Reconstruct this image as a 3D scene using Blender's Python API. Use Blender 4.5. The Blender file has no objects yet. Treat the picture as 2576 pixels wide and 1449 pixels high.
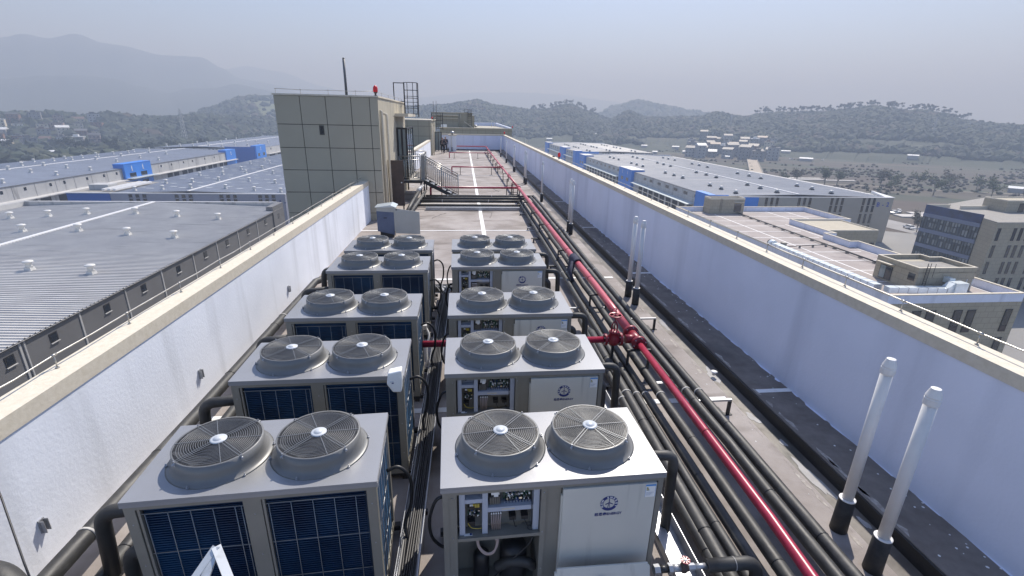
import bpy, math, random
from mathutils import Vector, noise
SC = bpy.context.scene
COL = SC.collection
R = math.radians
# ------------------------------------------------------------ camera, sky, sun, exposure
cam_d = bpy.data.cameras.new('camera')
cam_d.sensor_width = 36.0
cam_d.lens = 1217.4 / 2576 * 36.0
cam_d.clip_start = 0.05
cam_d.clip_end = 30000
cam = bpy.data.objects.new('camera', cam_d)
COL.objects.link(cam)
SC.camera = cam
CP, CY, CR_ = .339115, .109138, .022148
_f = Vector((math.sin(CY) * math.cos(CP), math.cos(CY) * math.cos(CP), -math.sin(CP)))
_r = Vector((math.cos(CY), -math.sin(CY), 0))
_u = _r.cross(_f)
_r2 = _r * math.cos(CR_) + _u * math.sin(CR_)
_u2 = -_r * math.sin(CR_) + _u * math.cos(CR_)
from mathutils import Matrix
M4 = Matrix((_r2, _u2, -_f)).transposed().to_4x4()
M4.translation = Vector((0, 0, 4.1))
cam.matrix_world = M4
SUN = Vector((0.40, 0.74, 1.0)).normalized()      # towards the sun
w = bpy.data.worlds.new("World")
SC.world = w
w.use_nodes = True
nt = w.node_tree
bg = nt.nodes['Background']
sky = nt.nodes.new('ShaderNodeTexSky')
sky.sky_type = 'NISHITA'
sky.sun_disc = False
sky.sun_elevation = math.asin(SUN.z)
sky.sun_rotation = math.atan2(SUN.x, SUN.y)
sky.air_density = 1.1
sky.dust_density = 1.0
sky.ozone_density = 2.5
sky.altitude = 100
tint = nt.nodes.new('ShaderNodeMix')
tint.data_type = 'RGBA'
tint.blend_type = 'MULTIPLY'
tint.inputs[0].default_value = 1.0
tint.inputs[7].default_value = (.89, .95, 1.16, 1)
nt.links.new(sky.outputs[0], tint.inputs[6])
nt.links.new(tint.outputs[2], bg.inputs[0])
bg.inputs[1].default_value = 0.12
sl = bpy.data.lights.new('sun', 'SUN')
sl.energy = 5.0
sl.angle = R(0.5)
sl.color = (1.0, 0.975, 0.93)
so = bpy.data.objects.new('sun', sl)
COL.objects.link(so)
so.rotation_euler = SUN.to_track_quat('Z', 'Y').to_euler()
SC.view_settings.view_transform = 'Standard'
SC.view_settings.look = 'None'
SC.view_settings.exposure = 0.55
SC.view_settings.gamma = 1.0
SC.cycles.max_bounces = 8
SC.cycles.volume_bounces = 1

# ------------------------------------------------------------ materials
def mat(name, base, rough=.6, metal=0.0, col2=None, nscale=3.0, ndetail=6, bump=0.0, bscale=30.0, spec=.5,
        stretch=(1, 1, 1), lo=.35, hi=.65, col3=None, n3=(1, 1, 1), s3=.5, lo3=.55, hi3=.7, emit=None, trans=0, rvar=0):
    m = bpy.data.materials.new(name)
    m.use_nodes = True
    t = m.node_tree
    b = t.nodes['Principled BSDF']
    L = t.links.new
    b.inputs['Base Color'].default_value = (*base, 1)
    b.inputs['Roughness'].default_value = rough
    b.inputs['Metallic'].default_value = metal
    b.inputs['Specular IOR Level'].default_value = spec
    tc = t.nodes.new('ShaderNodeTexCoord')
    mp = t.nodes.new('ShaderNodeMapping')
    mp.inputs['Scale'].default_value = stretch
    oi = t.nodes.new('ShaderNodeObjectInfo')
    om = t.nodes.new('ShaderNodeMath')
    om.operation = 'MULTIPLY'
    om.inputs[1].default_value = 37.0
    L(oi.outputs['Random'], om.inputs[0])
    L(om.outputs[0], mp.inputs['Location'])
    L(tc.outputs['Object'], mp.inputs[0])
    if col2 is not None:
        n = t.nodes.new('ShaderNodeTexNoise')
        n.inputs['Scale'].default_value = nscale
        n.inputs['Detail'].default_value = ndetail
        n.inputs['Roughness'].default_value = .6
        L(mp.outputs[0], n.inputs['Vector'])
        r = t.nodes.new('ShaderNodeMapRange')
        r.inputs[1].default_value = lo
        r.inputs[2].default_value = hi
        L(n.outputs[0], r.inputs[0])
        x = t.nodes.new('ShaderNodeMix')
        x.data_type = 'RGBA'
        x.inputs[6].default_value = (*base, 1)
        x.inputs[7].default_value = (*col2, 1)
        L(r.outputs[0], x.inputs[0])
        out = x.outputs[2]
        if col3 is not None:
            mp3 = t.nodes.new('ShaderNodeMapping')
            mp3.inputs['Scale'].default_value = n3
            L(tc.outputs['Object'], mp3.inputs[0])
            L(om.outputs[0], mp3.inputs['Location'])
            n2 = t.nodes.new('ShaderNodeTexNoise')
            n2.inputs['Scale'].default_value = s3
            n2.inputs['Detail'].default_value = 5
            L(mp3.outputs[0], n2.inputs['Vector'])
            r2 = t.nodes.new('ShaderNodeMapRange')
            r2.inputs[1].default_value = lo3
            r2.inputs[2].default_value = hi3
            L(n2.outputs[0], r2.inputs[0])
            x2 = t.nodes.new('ShaderNodeMix')
            x2.data_type = 'RGBA'
            L(out, x2.inputs[6])
            x2.inputs[7].default_value = (*col3, 1)
            L(r2.outputs[0], x2.inputs[0])
            out = x2.outputs[2]
        L(out, b.inputs['Base Color'])
        if rvar:
            rr = t.nodes.new('ShaderNodeMapRange')
            rr.inputs[3].default_value = rough - rvar
            rr.inputs[4].default_value = rough + rvar
            L(n.outputs[0], rr.inputs[0])
            L(rr.outputs[0], b.inputs['Roughness'])
    if bump:
        n = t.nodes.new('ShaderNodeTexNoise')
        n.inputs['Scale'].default_value = bscale
        n.inputs['Detail'].default_value = 5
        L(mp.outputs[0], n.inputs['Vector'])
        bp = t.nodes.new('ShaderNodeBump')
        bp.inputs['Strength'].default_value = bump
        bp.inputs['Distance'].default_value = .01
        L(n.outputs[0], bp.inputs['Height'])
        L(bp.outputs[0], b.inputs['Normal'])
    if emit:
        b.inputs['Emission Color'].default_value = (*emit[0], 1)
        b.inputs['Emission Strength'].default_value = emit[1]
    if trans:
        b.inputs['Transmission Weight'].default_value = trans
    return m

def brickify(m, w_, h_, mortar, dark, axes='XZ', width=.01, off=0.0):
    """panel joints: darkens thin lines between cladding panels"""
    t = m.node_tree
    b = t.nodes['Principled BSDF']
    tc = t.nodes.new('ShaderNodeTexCoord')
    sp = t.nodes.new('ShaderNodeSeparateXYZ')
    cb = t.nodes.new('ShaderNodeCombineXYZ')
    t.links.new(tc.outputs['Object'], sp.inputs[0])
    if axes == 'XZ+YZ':
        ad = t.nodes.new('ShaderNodeMath')
        ad.operation = 'ADD'
        t.links.new(sp.outputs[0], ad.inputs[0])
        t.links.new(sp.outputs[1], ad.inputs[1])
        t.links.new(ad.outputs[0], cb.inputs[0])
    else:
        t.links.new(sp.outputs['XYZ'.index(axes[0])], cb.inputs[0])
    t.links.new(sp.outputs['XYZ'.index(axes[-1])], cb.inputs[1])
    br = t.nodes.new('ShaderNodeTexBrick')
    br.offset = off
    br.inputs['Scale'].default_value = 1
    br.inputs['Brick Width'].default_value = w_
    br.inputs['Row Height'].default_value = h_
    br.inputs['Mortar Size'].default_value = width
    br.inputs['Mortar Smooth'].default_value = .2
    t.links.new(cb.outputs[0], br.inputs['Vector'])
    mx = t.nodes.new('ShaderNodeMix')
    mx.data_type = 'RGBA'
    l = b.inputs['Base Color'].links
    if l:
        t.links.new(l[0].from_socket, mx.inputs[6])
    else:
        mx.inputs[6].default_value = b.inputs['Base Color'].default_value
    mx.inputs[7].default_value = (*dark, 1)
    t.links.new(br.outputs['Fac'], mx.inputs[0])
    t.links.new(mx.outputs[2], b.inputs['Base Color'])
    return m

M = {}
M['screed'] = mat('roof screed', (.215, .187, .17), .85, col2=(.35, .318, .30), nscale=.75, ndetail=12, bump=.5, bscale=14, lo=.36, hi=.64,
                  col3=(.125, .105, .092), s3=1.1, n3=(.6, 1.2, 1), lo3=.54, hi3=.74, rvar=.1)
M['wet'] = mat('gutter concrete', (.085, .072, .06), .4, col2=(.14, .125, .11), nscale=2.5, bump=.25, bscale=12, rvar=.25, col3=(.05, .05, .045), s3=1.2, n3=(2, .5, 1))
M['ledge'] = mat('ledge concrete', (.155, .132, .115), .9, col2=(.22, .195, .172), nscale=4, bump=.5, bscale=20, col3=(.09, .08, .075), s3=.9, n3=(1, .4, 1))
M['bitumen'] = mat('bitumen', (.018, .018, .018), .45, bump=.3)
M['whitepaint'] = mat('white joint paint', (.78, .78, .77), .7, col2=(.60, .58, .55), nscale=9, lo=.5, hi=.8, bump=.2)
M['render'] = mat('white wall render', (.84, .87, .93), .85, col2=(.76, .79, .85), nscale=.8, bump=.25, bscale=25,
                  col3=(.55, .57, .60), s3=1.0, n3=(1.0, 1.6, .13), lo3=.53, hi3=.74)
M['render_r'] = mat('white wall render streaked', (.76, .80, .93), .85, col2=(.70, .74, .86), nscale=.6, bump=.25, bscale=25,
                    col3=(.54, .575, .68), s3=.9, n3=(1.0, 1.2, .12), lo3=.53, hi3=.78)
M['stone'] = mat('beige stone paint', (.66, .60, .49), .85, col2=(.58, .52, .41), nscale=14, ndetail=8, bump=.2, lo=.4, hi=.7)
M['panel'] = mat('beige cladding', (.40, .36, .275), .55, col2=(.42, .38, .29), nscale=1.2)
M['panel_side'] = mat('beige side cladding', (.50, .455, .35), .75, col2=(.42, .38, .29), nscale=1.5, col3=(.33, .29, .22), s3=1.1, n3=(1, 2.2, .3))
M['joint'] = mat('panel joint', (.09, .085, .07), .8)
M['tile'] = brickify(mat('beige stone tile', (.40, .355, .265), .7, col2=(.35, .31, .23), nscale=.7), 1.2, .8, 0, (.27, .24, .185), 'XZ+YZ', .035, .5)
M['galv'] = mat('galvanised steel', (.42, .43, .45), .42, .6, col2=(.33, .34, .36), nscale=6, rvar=.12)
M['shroud'] = mat('grey shroud', (.19, .19, .185), .42, .2, col2=(.165, .165, .16), nscale=3)
M['steel_lt'] = mat('pale unit casing', (.30, .305, .32), .38, .25, col2=(.27, .275, .29), nscale=2.2, bump=.05, bscale=200, rvar=.07, col3=(.26, .258, .245), s3=1.6, lo3=.56, hi3=.78)
M['casing'] = mat('taupe casing', (.25, .24, .21), .5, .2, col2=(.22, .212, .185), nscale=3)
M['panel_beige'] = mat('beige door panel', (.62, .61, .55), .42, .05, col2=(.57, .56, .51), nscale=1.6, bump=.03, bscale=90, col3=(.44, .43, .39), s3=2.2, n3=(5, 5, .35), lo3=.58, hi3=.75)
M['guard'] = mat('fan guard wire', (.21, .22, .23), .4, .3)
M['wire'] = mat('coated wire', (.21, .225, .235), .4, .3)
M['blade'] = mat('fan blade and shroud shade', (.010, .010, .014), .5)
M['dark'] = mat('painted fan shade', (.012, .012, .014), .8)
M['hub'] = mat('fan hub cap', (.50, .53, .56), .4)
M['insul'] = mat('black pipe insulation', (.024, .024, .025), .55, col2=(.044, .044, .042), nscale=5, ndetail=8, bump=.55, bscale=9, rvar=.12, col3=(.10, .098, .092), s3=3.0, lo3=.57, hi3=.82)
M['insul_grey'] = mat('greyed pipe insulation', (.10, .10, .095), .7, col2=(.065, .065, .062), nscale=4, bump=.4, bscale=9)
M['tape'] = mat('white pipe tape', (.45, .44, .42), .6)
M['red'] = mat('red pipe paint', (.36, .028, .062), .34, col2=(.30, .018, .045), nscale=8, bump=.04, bscale=60)
M['redfade'] = mat('faded red pipe paint', (.52, .10, .125), .38, col2=(.46, .07, .095), nscale=3)
M['reddark'] = mat('dark red paint', (.24, .014, .028), .4)
M['steel_dk'] = mat('dark steel', (.03, .03, .032), .55, .3)
M['black'] = mat('black plastic', (.014, .014, .016), .4)
M['cable'] = mat('black cable', (.018, .018, .02), .45)
M['cable_grey'] = mat('grey cable', (.15, .15, .15), .5)
M['pvc'] = mat('white pvc', (.72, .71, .69), .38, col2=(.62, .61, .59), nscale=2.5, lo=.5, hi=.8)
M['sleeve'] = mat('tarred sleeve', (.055, .052, .048), .7, col2=(.02, .02, .02), nscale=5, bump=.3)
M['rail'] = mat('rail steel', (.50, .49, .46), .35, .7, col2=(.36, .34, .31), nscale=5)
M['railgrey'] = mat('grey painted railing', (.27, .275, .28), .5, .3)
M['rust'] = mat('rusty brown board', (.065, .045, .038), .7, col2=(.10, .072, .06), nscale=2.5, bump=.2)
M['glass'] = mat('door glass with painted reflection', (.15, .20, .22), .05, 0, spec=.9, col2=(.24, .29, .30), nscale=1.2, stretch=(3, 3, .2))  # pale colour stands in for reflections and the lit wall behind the glass
M['winglass'] = mat('dark window glass', (.018, .022, .028), .08, 0, spec=.8)
M['alum'] = mat('dark window frame', (.022, .022, .025), .4)
M['concrete'] = mat('grey concrete', (.30, .285, .26), .85, col2=(.24, .225, .2), nscale=1.2, bump=.3)
M['cab_blue'] = mat('blue plastic wrap', (.095, .13, .215), .35, col2=(.075, .105, .18), nscale=3, bump=.5, bscale=6)
M['cab_grey'] = mat('grey cabinet', (.42, .43, .41), .4, col2=(.37, .38, .36), nscale=2)
M['cab_lid'] = mat('pale cabinet lid', (.55, .60, .62), .3, .3)
M['white'] = mat('white plastic', (.82, .82, .80), .35)
M['trunking'] = mat('pale cable trunking', (.42, .45, .52), .45)
M['backplate'] = mat('grey backplate', (.20, .19, .17), .5)
M['cream'] = mat('cream label', (.55, .50, .42), .6)
M['pcb'] = mat('green circuit board', (.02, .085, .05), .45, col2=(.10, .12, .10), nscale=38, ndetail=2, lo=.5, hi=.6)
M['pcb2'] = mat('blue components', (.02, .05, .16), .4)
M['pink'] = mat('pale pink hose', (.42, .33, .30), .5)
M['yellow'] = mat('yellow lead', (.55, .42, .06), .5)
M['brass'] = mat('chrome brass', (.62, .58, .48), .22, .9)
M['logo'] = mat('logo blue', (.012, .028, .16), .5)
M['label_blue'] = mat('label blue', (.08, .28, .62), .5)
M['beacon'] = mat('red beacon lens', (.75, .015, .02), .25, spec=.6)
M['beacon_b'] = mat('beacon base', (.10, .07, .06), .6)
M['skin'] = mat('skin', (.42, .26, .20), .6)
M['hair'] = mat('grey hair', (.10, .09, .085), .7)
M['jacket'] = mat('dark jacket', (.012, .013, .022), .8, col2=(.02, .021, .032), nscale=6)
M['trouser'] = mat('dark trousers', (.014, .014, .017), .8)
M['cloth'] = mat('navy cloth', (.010, .014, .04), .85, col2=(.016, .02, .055), nscale=7)
M['duct'] = mat('sheet metal duct', (.72, .78, .80), .32, .25, col2=(.62, .68, .71), nscale=1.2, rvar=.1)
M['puddle'] = mat('puddle with painted sheen', (.40, .39, .38), .25, spec=.8, col2=(.30, .29, .28), nscale=4)  # pale grey puts the puddles' reflected light into the colour
M['aframe'] = mat('whitened angle iron', (.60, .62, .62), .4, .4, col2=(.45, .46, .44), nscale=18, lo=.5, hi=.75)

def wave_bump(m, axis='Z', scale=60, strength=.8, dist=.01, darkmix=None):
    t = m.node_tree
    b = t.nodes['Principled BSDF']
    tc = t.nodes.new('ShaderNodeTexCoord')
    wv = t.nodes.new('ShaderNodeTexWave')
    wv.bands_direction = axis
    wv.inputs['Scale'].default_value = scale
    t.links.new(tc.outputs['Object'], wv.inputs[0])
    bp = t.nodes.new('ShaderNodeBump')
    bp.inputs['Strength'].default_value = strength
    bp.inputs['Distance'].default_value = dist
    t.links.new(wv.outputs[1], bp.inputs['Height'])
    t.links.new(bp.outputs[0], b.inputs['Normal'])
    return m
M['coil'] = mat('navy fin coil', (.006, .028, .075), .35, .3, col2=(.014, .070, .16), nscale=1.4, lo=.4, hi=.65)

# ------------------------------------------------------------ mesh builder
class MB:
    def __init__(s):
        s.v = []; s.f = []; s.m = []; s.sm = []
    def add(s, vs, fs, mi=0, smooth=False):
        o = len(s.v)
        s.v.extend([tuple(p) for p in vs])
        for f in fs:
            s.f.append(tuple(i + o for i in f)); s.m.append(mi); s.sm.append(smooth)
        return s
    def box(s, x0, x1, y0, y1, z0, z1, mi=0):
        if x0 > x1: x0, x1 = x1, x0
        if y0 > y1: y0, y1 = y1, y0
        if z0 > z1: z0, z1 = z1, z0
        vs = [(x0, y0, z0), (x1, y0, z0), (x1, y1, z0), (x0, y1, z0), (x0, y0, z1), (x1, y0, z1), (x1, y1, z1), (x0, y1, z1)]
        return s.add(vs, [(3, 2, 1, 0), (4, 5, 6, 7), (0, 1, 5, 4), (1, 2, 6, 5), (2, 3, 7, 6), (3, 0, 4, 7)], mi)
    def hexa(s, b, t, mi=0):
        """b, t: four bottom and four top points, counter-clockwise"""
        return s.add(list(b) + list(t), [(3, 2, 1, 0), (4, 5, 6, 7), (0, 1, 5, 4), (1, 2, 6, 5), (2, 3, 7, 6), (3, 0, 4, 7)], mi)
    def prism(s, poly, z0, z1, mi=0):
        n = len(poly)
        vs = [(x, y, z0) for x, y in poly] + [(x, y, z1) for x, y in poly]
        fs = [tuple(range(n - 1, -1, -1)), tuple(range(n, 2 * n))] + [(i, (i + 1) % n, n + (i + 1) % n, n + i) for i in range(n)]
        return s.add(vs, fs, mi)
    def bar(s, p, q, w_, h_=None, mi=0, up=(0, 0, 1)):
        h_ = h_ or w_
        p = Vector(p); q = Vector(q)
        d = (q - p).normalized()
        u = Vector(up)
        if abs(d.dot(u)) > .98: u = Vector((0, 1, 0))
        a = d.cross(u).normalized() * w_ / 2
        b = a.cross(d).normalized() * h_ / 2
        return s.hexa([p - a - b, p + a - b, p + a + b, p - a + b], [q - a - b, q + a - b, q + a + b, q - a + b], mi)
    def tube(s, pts, r, seg=10, mi=0, cap=True, smooth=True, radii=None):
        pts = [Vector(p) for p in pts]
        n = len(pts)
        vs = []; fs = []
        prev = None
        for i, p in enumerate(pts):
            if i == 0: d = pts[1] - pts[0]
            elif i == n - 1: d = pts[-1] - pts[-2]
            else: d = (pts[i + 1] - p).normalized() + (p - pts[i - 1]).normalized()
            d.normalize()
            if prev is None:
                a = d.orthogonal().normalized()
            else:
                a = prev - d * prev.dot(d)
                a.normalize()
            prev = a
            b = d.cross(a)
            rr = radii[i] if radii else r
            for k in range(seg):
                t = 2 * math.pi * k / seg
                vs.append(p + a * math.cos(t) * rr + b * math.sin(t) * rr)
        for i in range(n - 1):
            for k in range(seg):
                k2 = (k + 1) % seg
                fs.append((i * seg + k, i * seg + k2, (i + 1) * seg + k2, (i + 1) * seg + k))
        s.add(vs, fs, mi, smooth)
        if cap:
            o = len(s.v) - n * seg
            s.f.append(tuple(o + k for k in range(seg - 1, -1, -1))); s.m.append(mi); s.sm.append(False)
            s.f.append(tuple(o + (n - 1) * seg + k for k in range(seg))); s.m.append(mi); s.sm.append(False)
        return s
    def lathe(s, prof, c=(0, 0, 0), seg=32, mi=0, smooth=True, axis='z', sx=1, sy=1):
        vs = []; fs = []
        n = len(prof)
        for r_, z in prof:
            for k in range(seg):
                t = 2 * math.pi * k / seg
                a, b = r_ * math.cos(t) * sx, r_ * math.sin(t) * sy
                if axis == 'z': vs.append((c[0] + a, c[1] + b, c[2] + z))
                elif axis == 'x': vs.append((c[0] + z, c[1] + a, c[2] + b))
                else: vs.append((c[0] + b, c[1] + z, c[2] + a))
        for i in range(n - 1):
            for k in range(seg):
                k2 = (k + 1) % seg
                fs.append((i * seg + k, i * seg + k2, (i + 1) * seg + k2, (i + 1) * seg + k))
        s.add(vs, fs, mi, smooth)
        o = len(s.v) - n * seg
        if prof[0][0] > 1e-6:
            s.f.append(tuple(o + k for k in range(seg - 1, -1, -1))); s.m.append(mi); s.sm.append(False)
        if prof[-1][0] > 1e-6:
            s.f.append(tuple(o + (n - 1) * seg + k for k in range(seg))); s.m.append(mi); s.sm.append(False)
        return s
    def ring(s, c, r_, w_, seg=64, mi=0, h_=None):
        """flat wire ring, square section"""
        h_ = h_ or w_
        vs = []; fs = []
        for k in range(seg):
            t = 2 * math.pi * k / seg
            for rr, zz in ((r_ - w_ / 2, 0), (r_, -h_ / 2), (r_ + w_ / 2, 0), (r_, h_ / 2)):
                vs.append((c[0] + rr * math.cos(t), c[1] + rr * math.sin(t), c[2] + zz))
        for k in range(seg):
            k2 = (k + 1) % seg
            for j in range(4):
                j2 = (j + 1) % 4
                fs.append((k * 4 + j, k2 * 4 + j, k2 * 4 + j2, k * 4 + j2))
        return s.add(vs, fs, mi, True)
    def mesh(s, name, mats):
        me = bpy.data.meshes.new(name)
        me.from_pydata(s.v, [], s.f)
        for m in mats: me.materials.append(m)
        me.polygons.foreach_set('material_index', s.m)
        me.polygons.foreach_set('use_smooth', s.sm)
        me.update()
        return me
    def build(s, name, mats, parent=None):
        if not isinstance(mats, (list, tuple)): mats = [mats]
        o = bpy.data.objects.new(name, s.mesh(name, mats))
        COL.objects.link(o)
        if parent is not None: o.parent = parent
        return o

def tag(o, label=None, cat=None, group=None, kind=None):
    if label: o['label'] = label
    if cat: o['category'] = cat
    if group: o['group'] = group
    if kind: o['kind'] = kind
    return o
def thing(name, label, cat, loc=(0, 0, 0), rz=0, group=None):
    o = bpy.data.objects.new(name, None)
    o.empty_display_size = .2
    COL.objects.link(o)
    o.location = loc
    o.rotation_euler = (0, 0, rz)
    return tag(o, label, cat, group)
def children(o):
    return list(o.children)
def copy_tree(o, parent=None):
    c = o.copy()
    COL.objects.link(c)
    if parent is not None: c.parent = parent
    for ch in children(o): copy_tree(ch, c)
    return c
def struct(name, mb, mats):
    return tag(mb.build(name, mats), kind='structure')
def fillet(pts, r_, n=5):
    pts = [Vector(p) for p in pts]
    out = [pts[0]]
    for i in range(1, len(pts) - 1):
        a, b, c = pts[i - 1], pts[i], pts[i + 1]
        d1 = (a - b); d2 = (c - b)
        rr = min(r_, d1.length * .49, d2.length * .49)
        p1 = b + d1.normalized() * rr
        p2 = b + d2.normalized() * rr
        for k in range(n + 1):
            t = k / n
            out.append((1 - t) ** 2 * p1 + 2 * t * (1 - t) * b + t * t * p2)
    out.append(pts[-1])
    return out
def sag(pts, n=6):
    """smooth Catmull-Rom through points"""
    P = [Vector(p) for p in pts]
    P = [P[0] * 2 - P[1]] + P + [P[-1] * 2 - P[-2]]
    out = []
    for i in range(1, len(P) - 2):
        for k in range(n):
            t = k / n
            a, b, c, d = P[i - 1], P[i], P[i + 1], P[i + 2]
            out.append(.5 * ((2 * b) + (c - a) * t + (2 * a - 5 * b + 4 * c - d) * t * t + (3 * b - a - 3 * c + d) * t ** 3))
    out.append(P[-2])
    return out
def text_mesh(s, txt, size, extrude=.002, spacing=1.0):
    cu = bpy.data.curves.new('lettering', 'FONT')
    cu.body = txt; cu.size = size; cu.extrude = extrude
    cu.align_x = 'CENTER'; cu.align_y = 'CENTER'; cu.space_character = spacing
    cu.resolution_u = 2
    cu.offset = size * .022
    o = bpy.data.objects.new('lettering', cu)
    me = bpy.data.meshes.new_from_object(o)
    vs = [v.co.copy() for v in me.vertices]
    fs = [tuple(p.vertices) for p in me.polygons]
    bpy.data.objects.remove(o); bpy.data.curves.remove(cu); bpy.data.meshes.remove(me)
    return vs, fs
ORD = ['first', 'second', 'third', 'fourth', 'fifth', 'sixth', 'seventh', 'eighth', 'ninth', 'tenth', 'eleventh', 'twelfth', 'thirteenth', 'fourteenth', 'fifteenth', 'sixteenth', 'seventeenth', 'eighteenth', 'nineteenth', 'twentieth',
       'twenty-first', 'twenty-second', 'twenty-third', 'twenty-fourth', 'twenty-fifth', 'twenty-sixth', 'twenty-seventh', 'twenty-eighth', 'twenty-ninth', 'thirtieth', 'thirty-first', 'thirty-second', 'thirty-third', 'thirty-fourth', 'thirty-fifth', 'thirty-sixth', 'thirty-seventh', 'thirty-eighth', 'thirty-ninth', 'fortieth']
GZ = -33.0
def RX(y, x0=5.12, s_=.007): return x0 + s_ * (y - 3)
def LX(y): return -3.92 + .0162 * (y - 4)
# ============================================================ OUR ROOF
rng = random.Random(4)
# building mass under the roof (one building: walls, roof slab; the deck is separate setting)
bld = thing('office_building', 'long beige clad building whose flat roof fills the middle of the picture', 'building', (0, 0, GZ))
m = MB()
m.box(-4.25, 5.62, -6, 110, 0, 32.90)
m.build('wall', brickify(mat('beige clad outer wall', (.36, .325, .24), .6), 1.2, .8, 0, (.2, .18, .14), 'XZ+YZ', .03, .5), bld)
# roof deck, gutter and ledge
m = MB(); m.box(-4.0, 4.10, -4, 64.9, -.10, 0); m.hexa([(4.1001, -4, -.1), (4.12, -4, -.1), (4.42, 64.9, -.1), (4.1001, 64.9, -.1)], [(4.1001, -4, -.001), (4.12, -4, -.001), (4.42, 64.9, -.001), (4.1001, 64.9, -.001)]); struct('roof_deck', m, M['screed'])
m = MB()
m.box(4.10, 5.0, -4, 64.9, -.12, -.045); struct('gutter', m, M['wet'])
m = MB()
ys = [-4 + i * .7 for i in range(100)]
for a, b in zip(ys[:-1], ys[1:]):
    b = min(b, 64.9)
    if a >= 64.9: break
    e1 = RX(a, 4.50, .008) + rng.uniform(-.012, .012) if a == ys[0] else e2
    e2 = RX(b, 4.50, .008) + rng.uniform(-.014, .014)
    m.hexa([(e1 - .03, a, -.09), (5.6, a, -.09), (5.6, b, -.09), (e2 - .03, b, -.09)], [(e1, a, .12), (5.6, a, .12), (5.6, b, .12), (e2, b, .12)], 0)
struct('ledge', m, M['ledge'])
m = MB()
for a, b in zip(ys[:-1], ys[1:]):
    b = min(b, 64.9)
    if a >= 64.9: break
    e = RX(a, 4.462, .008); e2_ = RX(b, 4.462, .008)
    m.hexa([(e - .012, a, -.044), (e + .03, a, -.044), (e2_ + .03, b, -.044), (e2_ - .012, b, -.044)], [(e + .01, a, .11), (e + .045, a, .11), (e2_ + .045, b, .11), (e2_ + .01, b, .11)])
tag(m.build('gutter_flashing', M['bitumen']), 'black tarred flashing strip along the gutter edge of the raised ledge', 'flashing')
# painted joints
m = MB()
for i in range(40):
    y = 1.0 + i * 1.6
    x = .72 + .0071 * y + rng.uniform(-.008, .008); x2 = .72 + .0071 * (y + 1.6)
    if y + 1.6 < 64.9: m.hexa([(x - .075, y, .001), (x + .075, y, .001), (x2 + .075, y + 1.6, .001), (x2 - .075, y + 1.6, .001)], [(x - .075, y, .005), (x + .075, y, .005), (x2 + .075, y + 1.6, .005), (x2 - .075, y + 1.6, .005)])
for k, y in enumerate((.1, 6.2, 12.3, 18.15, 24.2, 30.4, 36.5, 42.6, 48.7, 54.8, 60.8)):
    wd = .045 if k > 2 else .06
    m.box(-3.8, 4.08 + .004 * y, y - wd, y + wd, .0058, .0095)
    m.box(4.54 + .008 * y, 5.4, y - wd * .8, y + wd * .8, .121, .125)
struct('joint_paint', m, M['whitepaint'])
# thin unpainted construction cracks
m = MB()
pts = []
for x0, y0, x1, y1 in ((1.2, 20.6, 1.45, 21.9), (1.9, 29.5, 2.2, 28.3), (-1.25, 20.5, -.7, 21.7), (2.3, 45, 2.4, 41.5)):
    p = [(x0 + (x1 - x0) * t / 6 + rng.uniform(-.05, .05), y0 + (y1 - y0) * t / 6, .003) for t in range(7)]
    m.tube(p, .012, 4)
struct('roof_crack', m, M['wet'])
# paint flakes and grit on the ledge and by the wall foot
m = MB()
for _ in range(150):
    y = rng.uniform(1.5, 26) ** 1.0; x = RX(y) - abs(rng.gauss(0, .16)) - .02
    if x < 4.62: continue
    s_ = rng.uniform(.004, .016); a = rng.uniform(0, 3)
    m.prism([(x + s_ * math.cos(a + k * 1.3 + rng.uniform(-.3, .3)), y + s_ * math.sin(a + k * 1.3)) for k in range(5)], .1205, .1225)
for _ in range(60):
    y = rng.uniform(1.5, 30); x = rng.uniform(3.6, 4.28); s_ = rng.uniform(.003, .011); a = rng.uniform(0, 3)
    m.prism([(x + s_ * math.cos(a + k * 1.3), y + s_ * math.sin(a + k * 1.3)) for k in range(5)], .001, .004)
tag(m.build('paint_flakes', M['whitepaint']), kind='stuff')
# pale mineral crust along the gutter edge
m = MB()
y = .5
while y < 30:
    n = rng.randrange(5, 9); L_ = rng.uniform(.15, .6); x = 4.10 + .0045 * y + rng.gauss(0, .035)
    P = [(x + rng.uniform(.01, .05) * math.cos(6.28 * k / n) * rng.uniform(.5, 1.3), y + L_ * .5 * math.sin(6.28 * k / n) * rng.uniform(.6, 1.1)) for k in range(n)]
    m.prism([(min(a, 4.09 + .0045 * y), b) for a, b in P], .0008, .0022)
    xe = RX(y, 4.53, .008); m.prism([(xe + rng.uniform(.0, .05), y - L_ * .5), (xe + rng.uniform(.03, .08), y), (xe + rng.uniform(.01, .05), y + L_ * .5), (xe, y + L_ * .3), (xe, y - L_ * .3)], .1203, .1215); y += rng.uniform(.15, 1.0)
struct('stain', m, mat('mineral crust', (.42, .39, .35), .9, col2=(.27, .24, .215), nscale=14, lo=.4, hi=.6))
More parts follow.
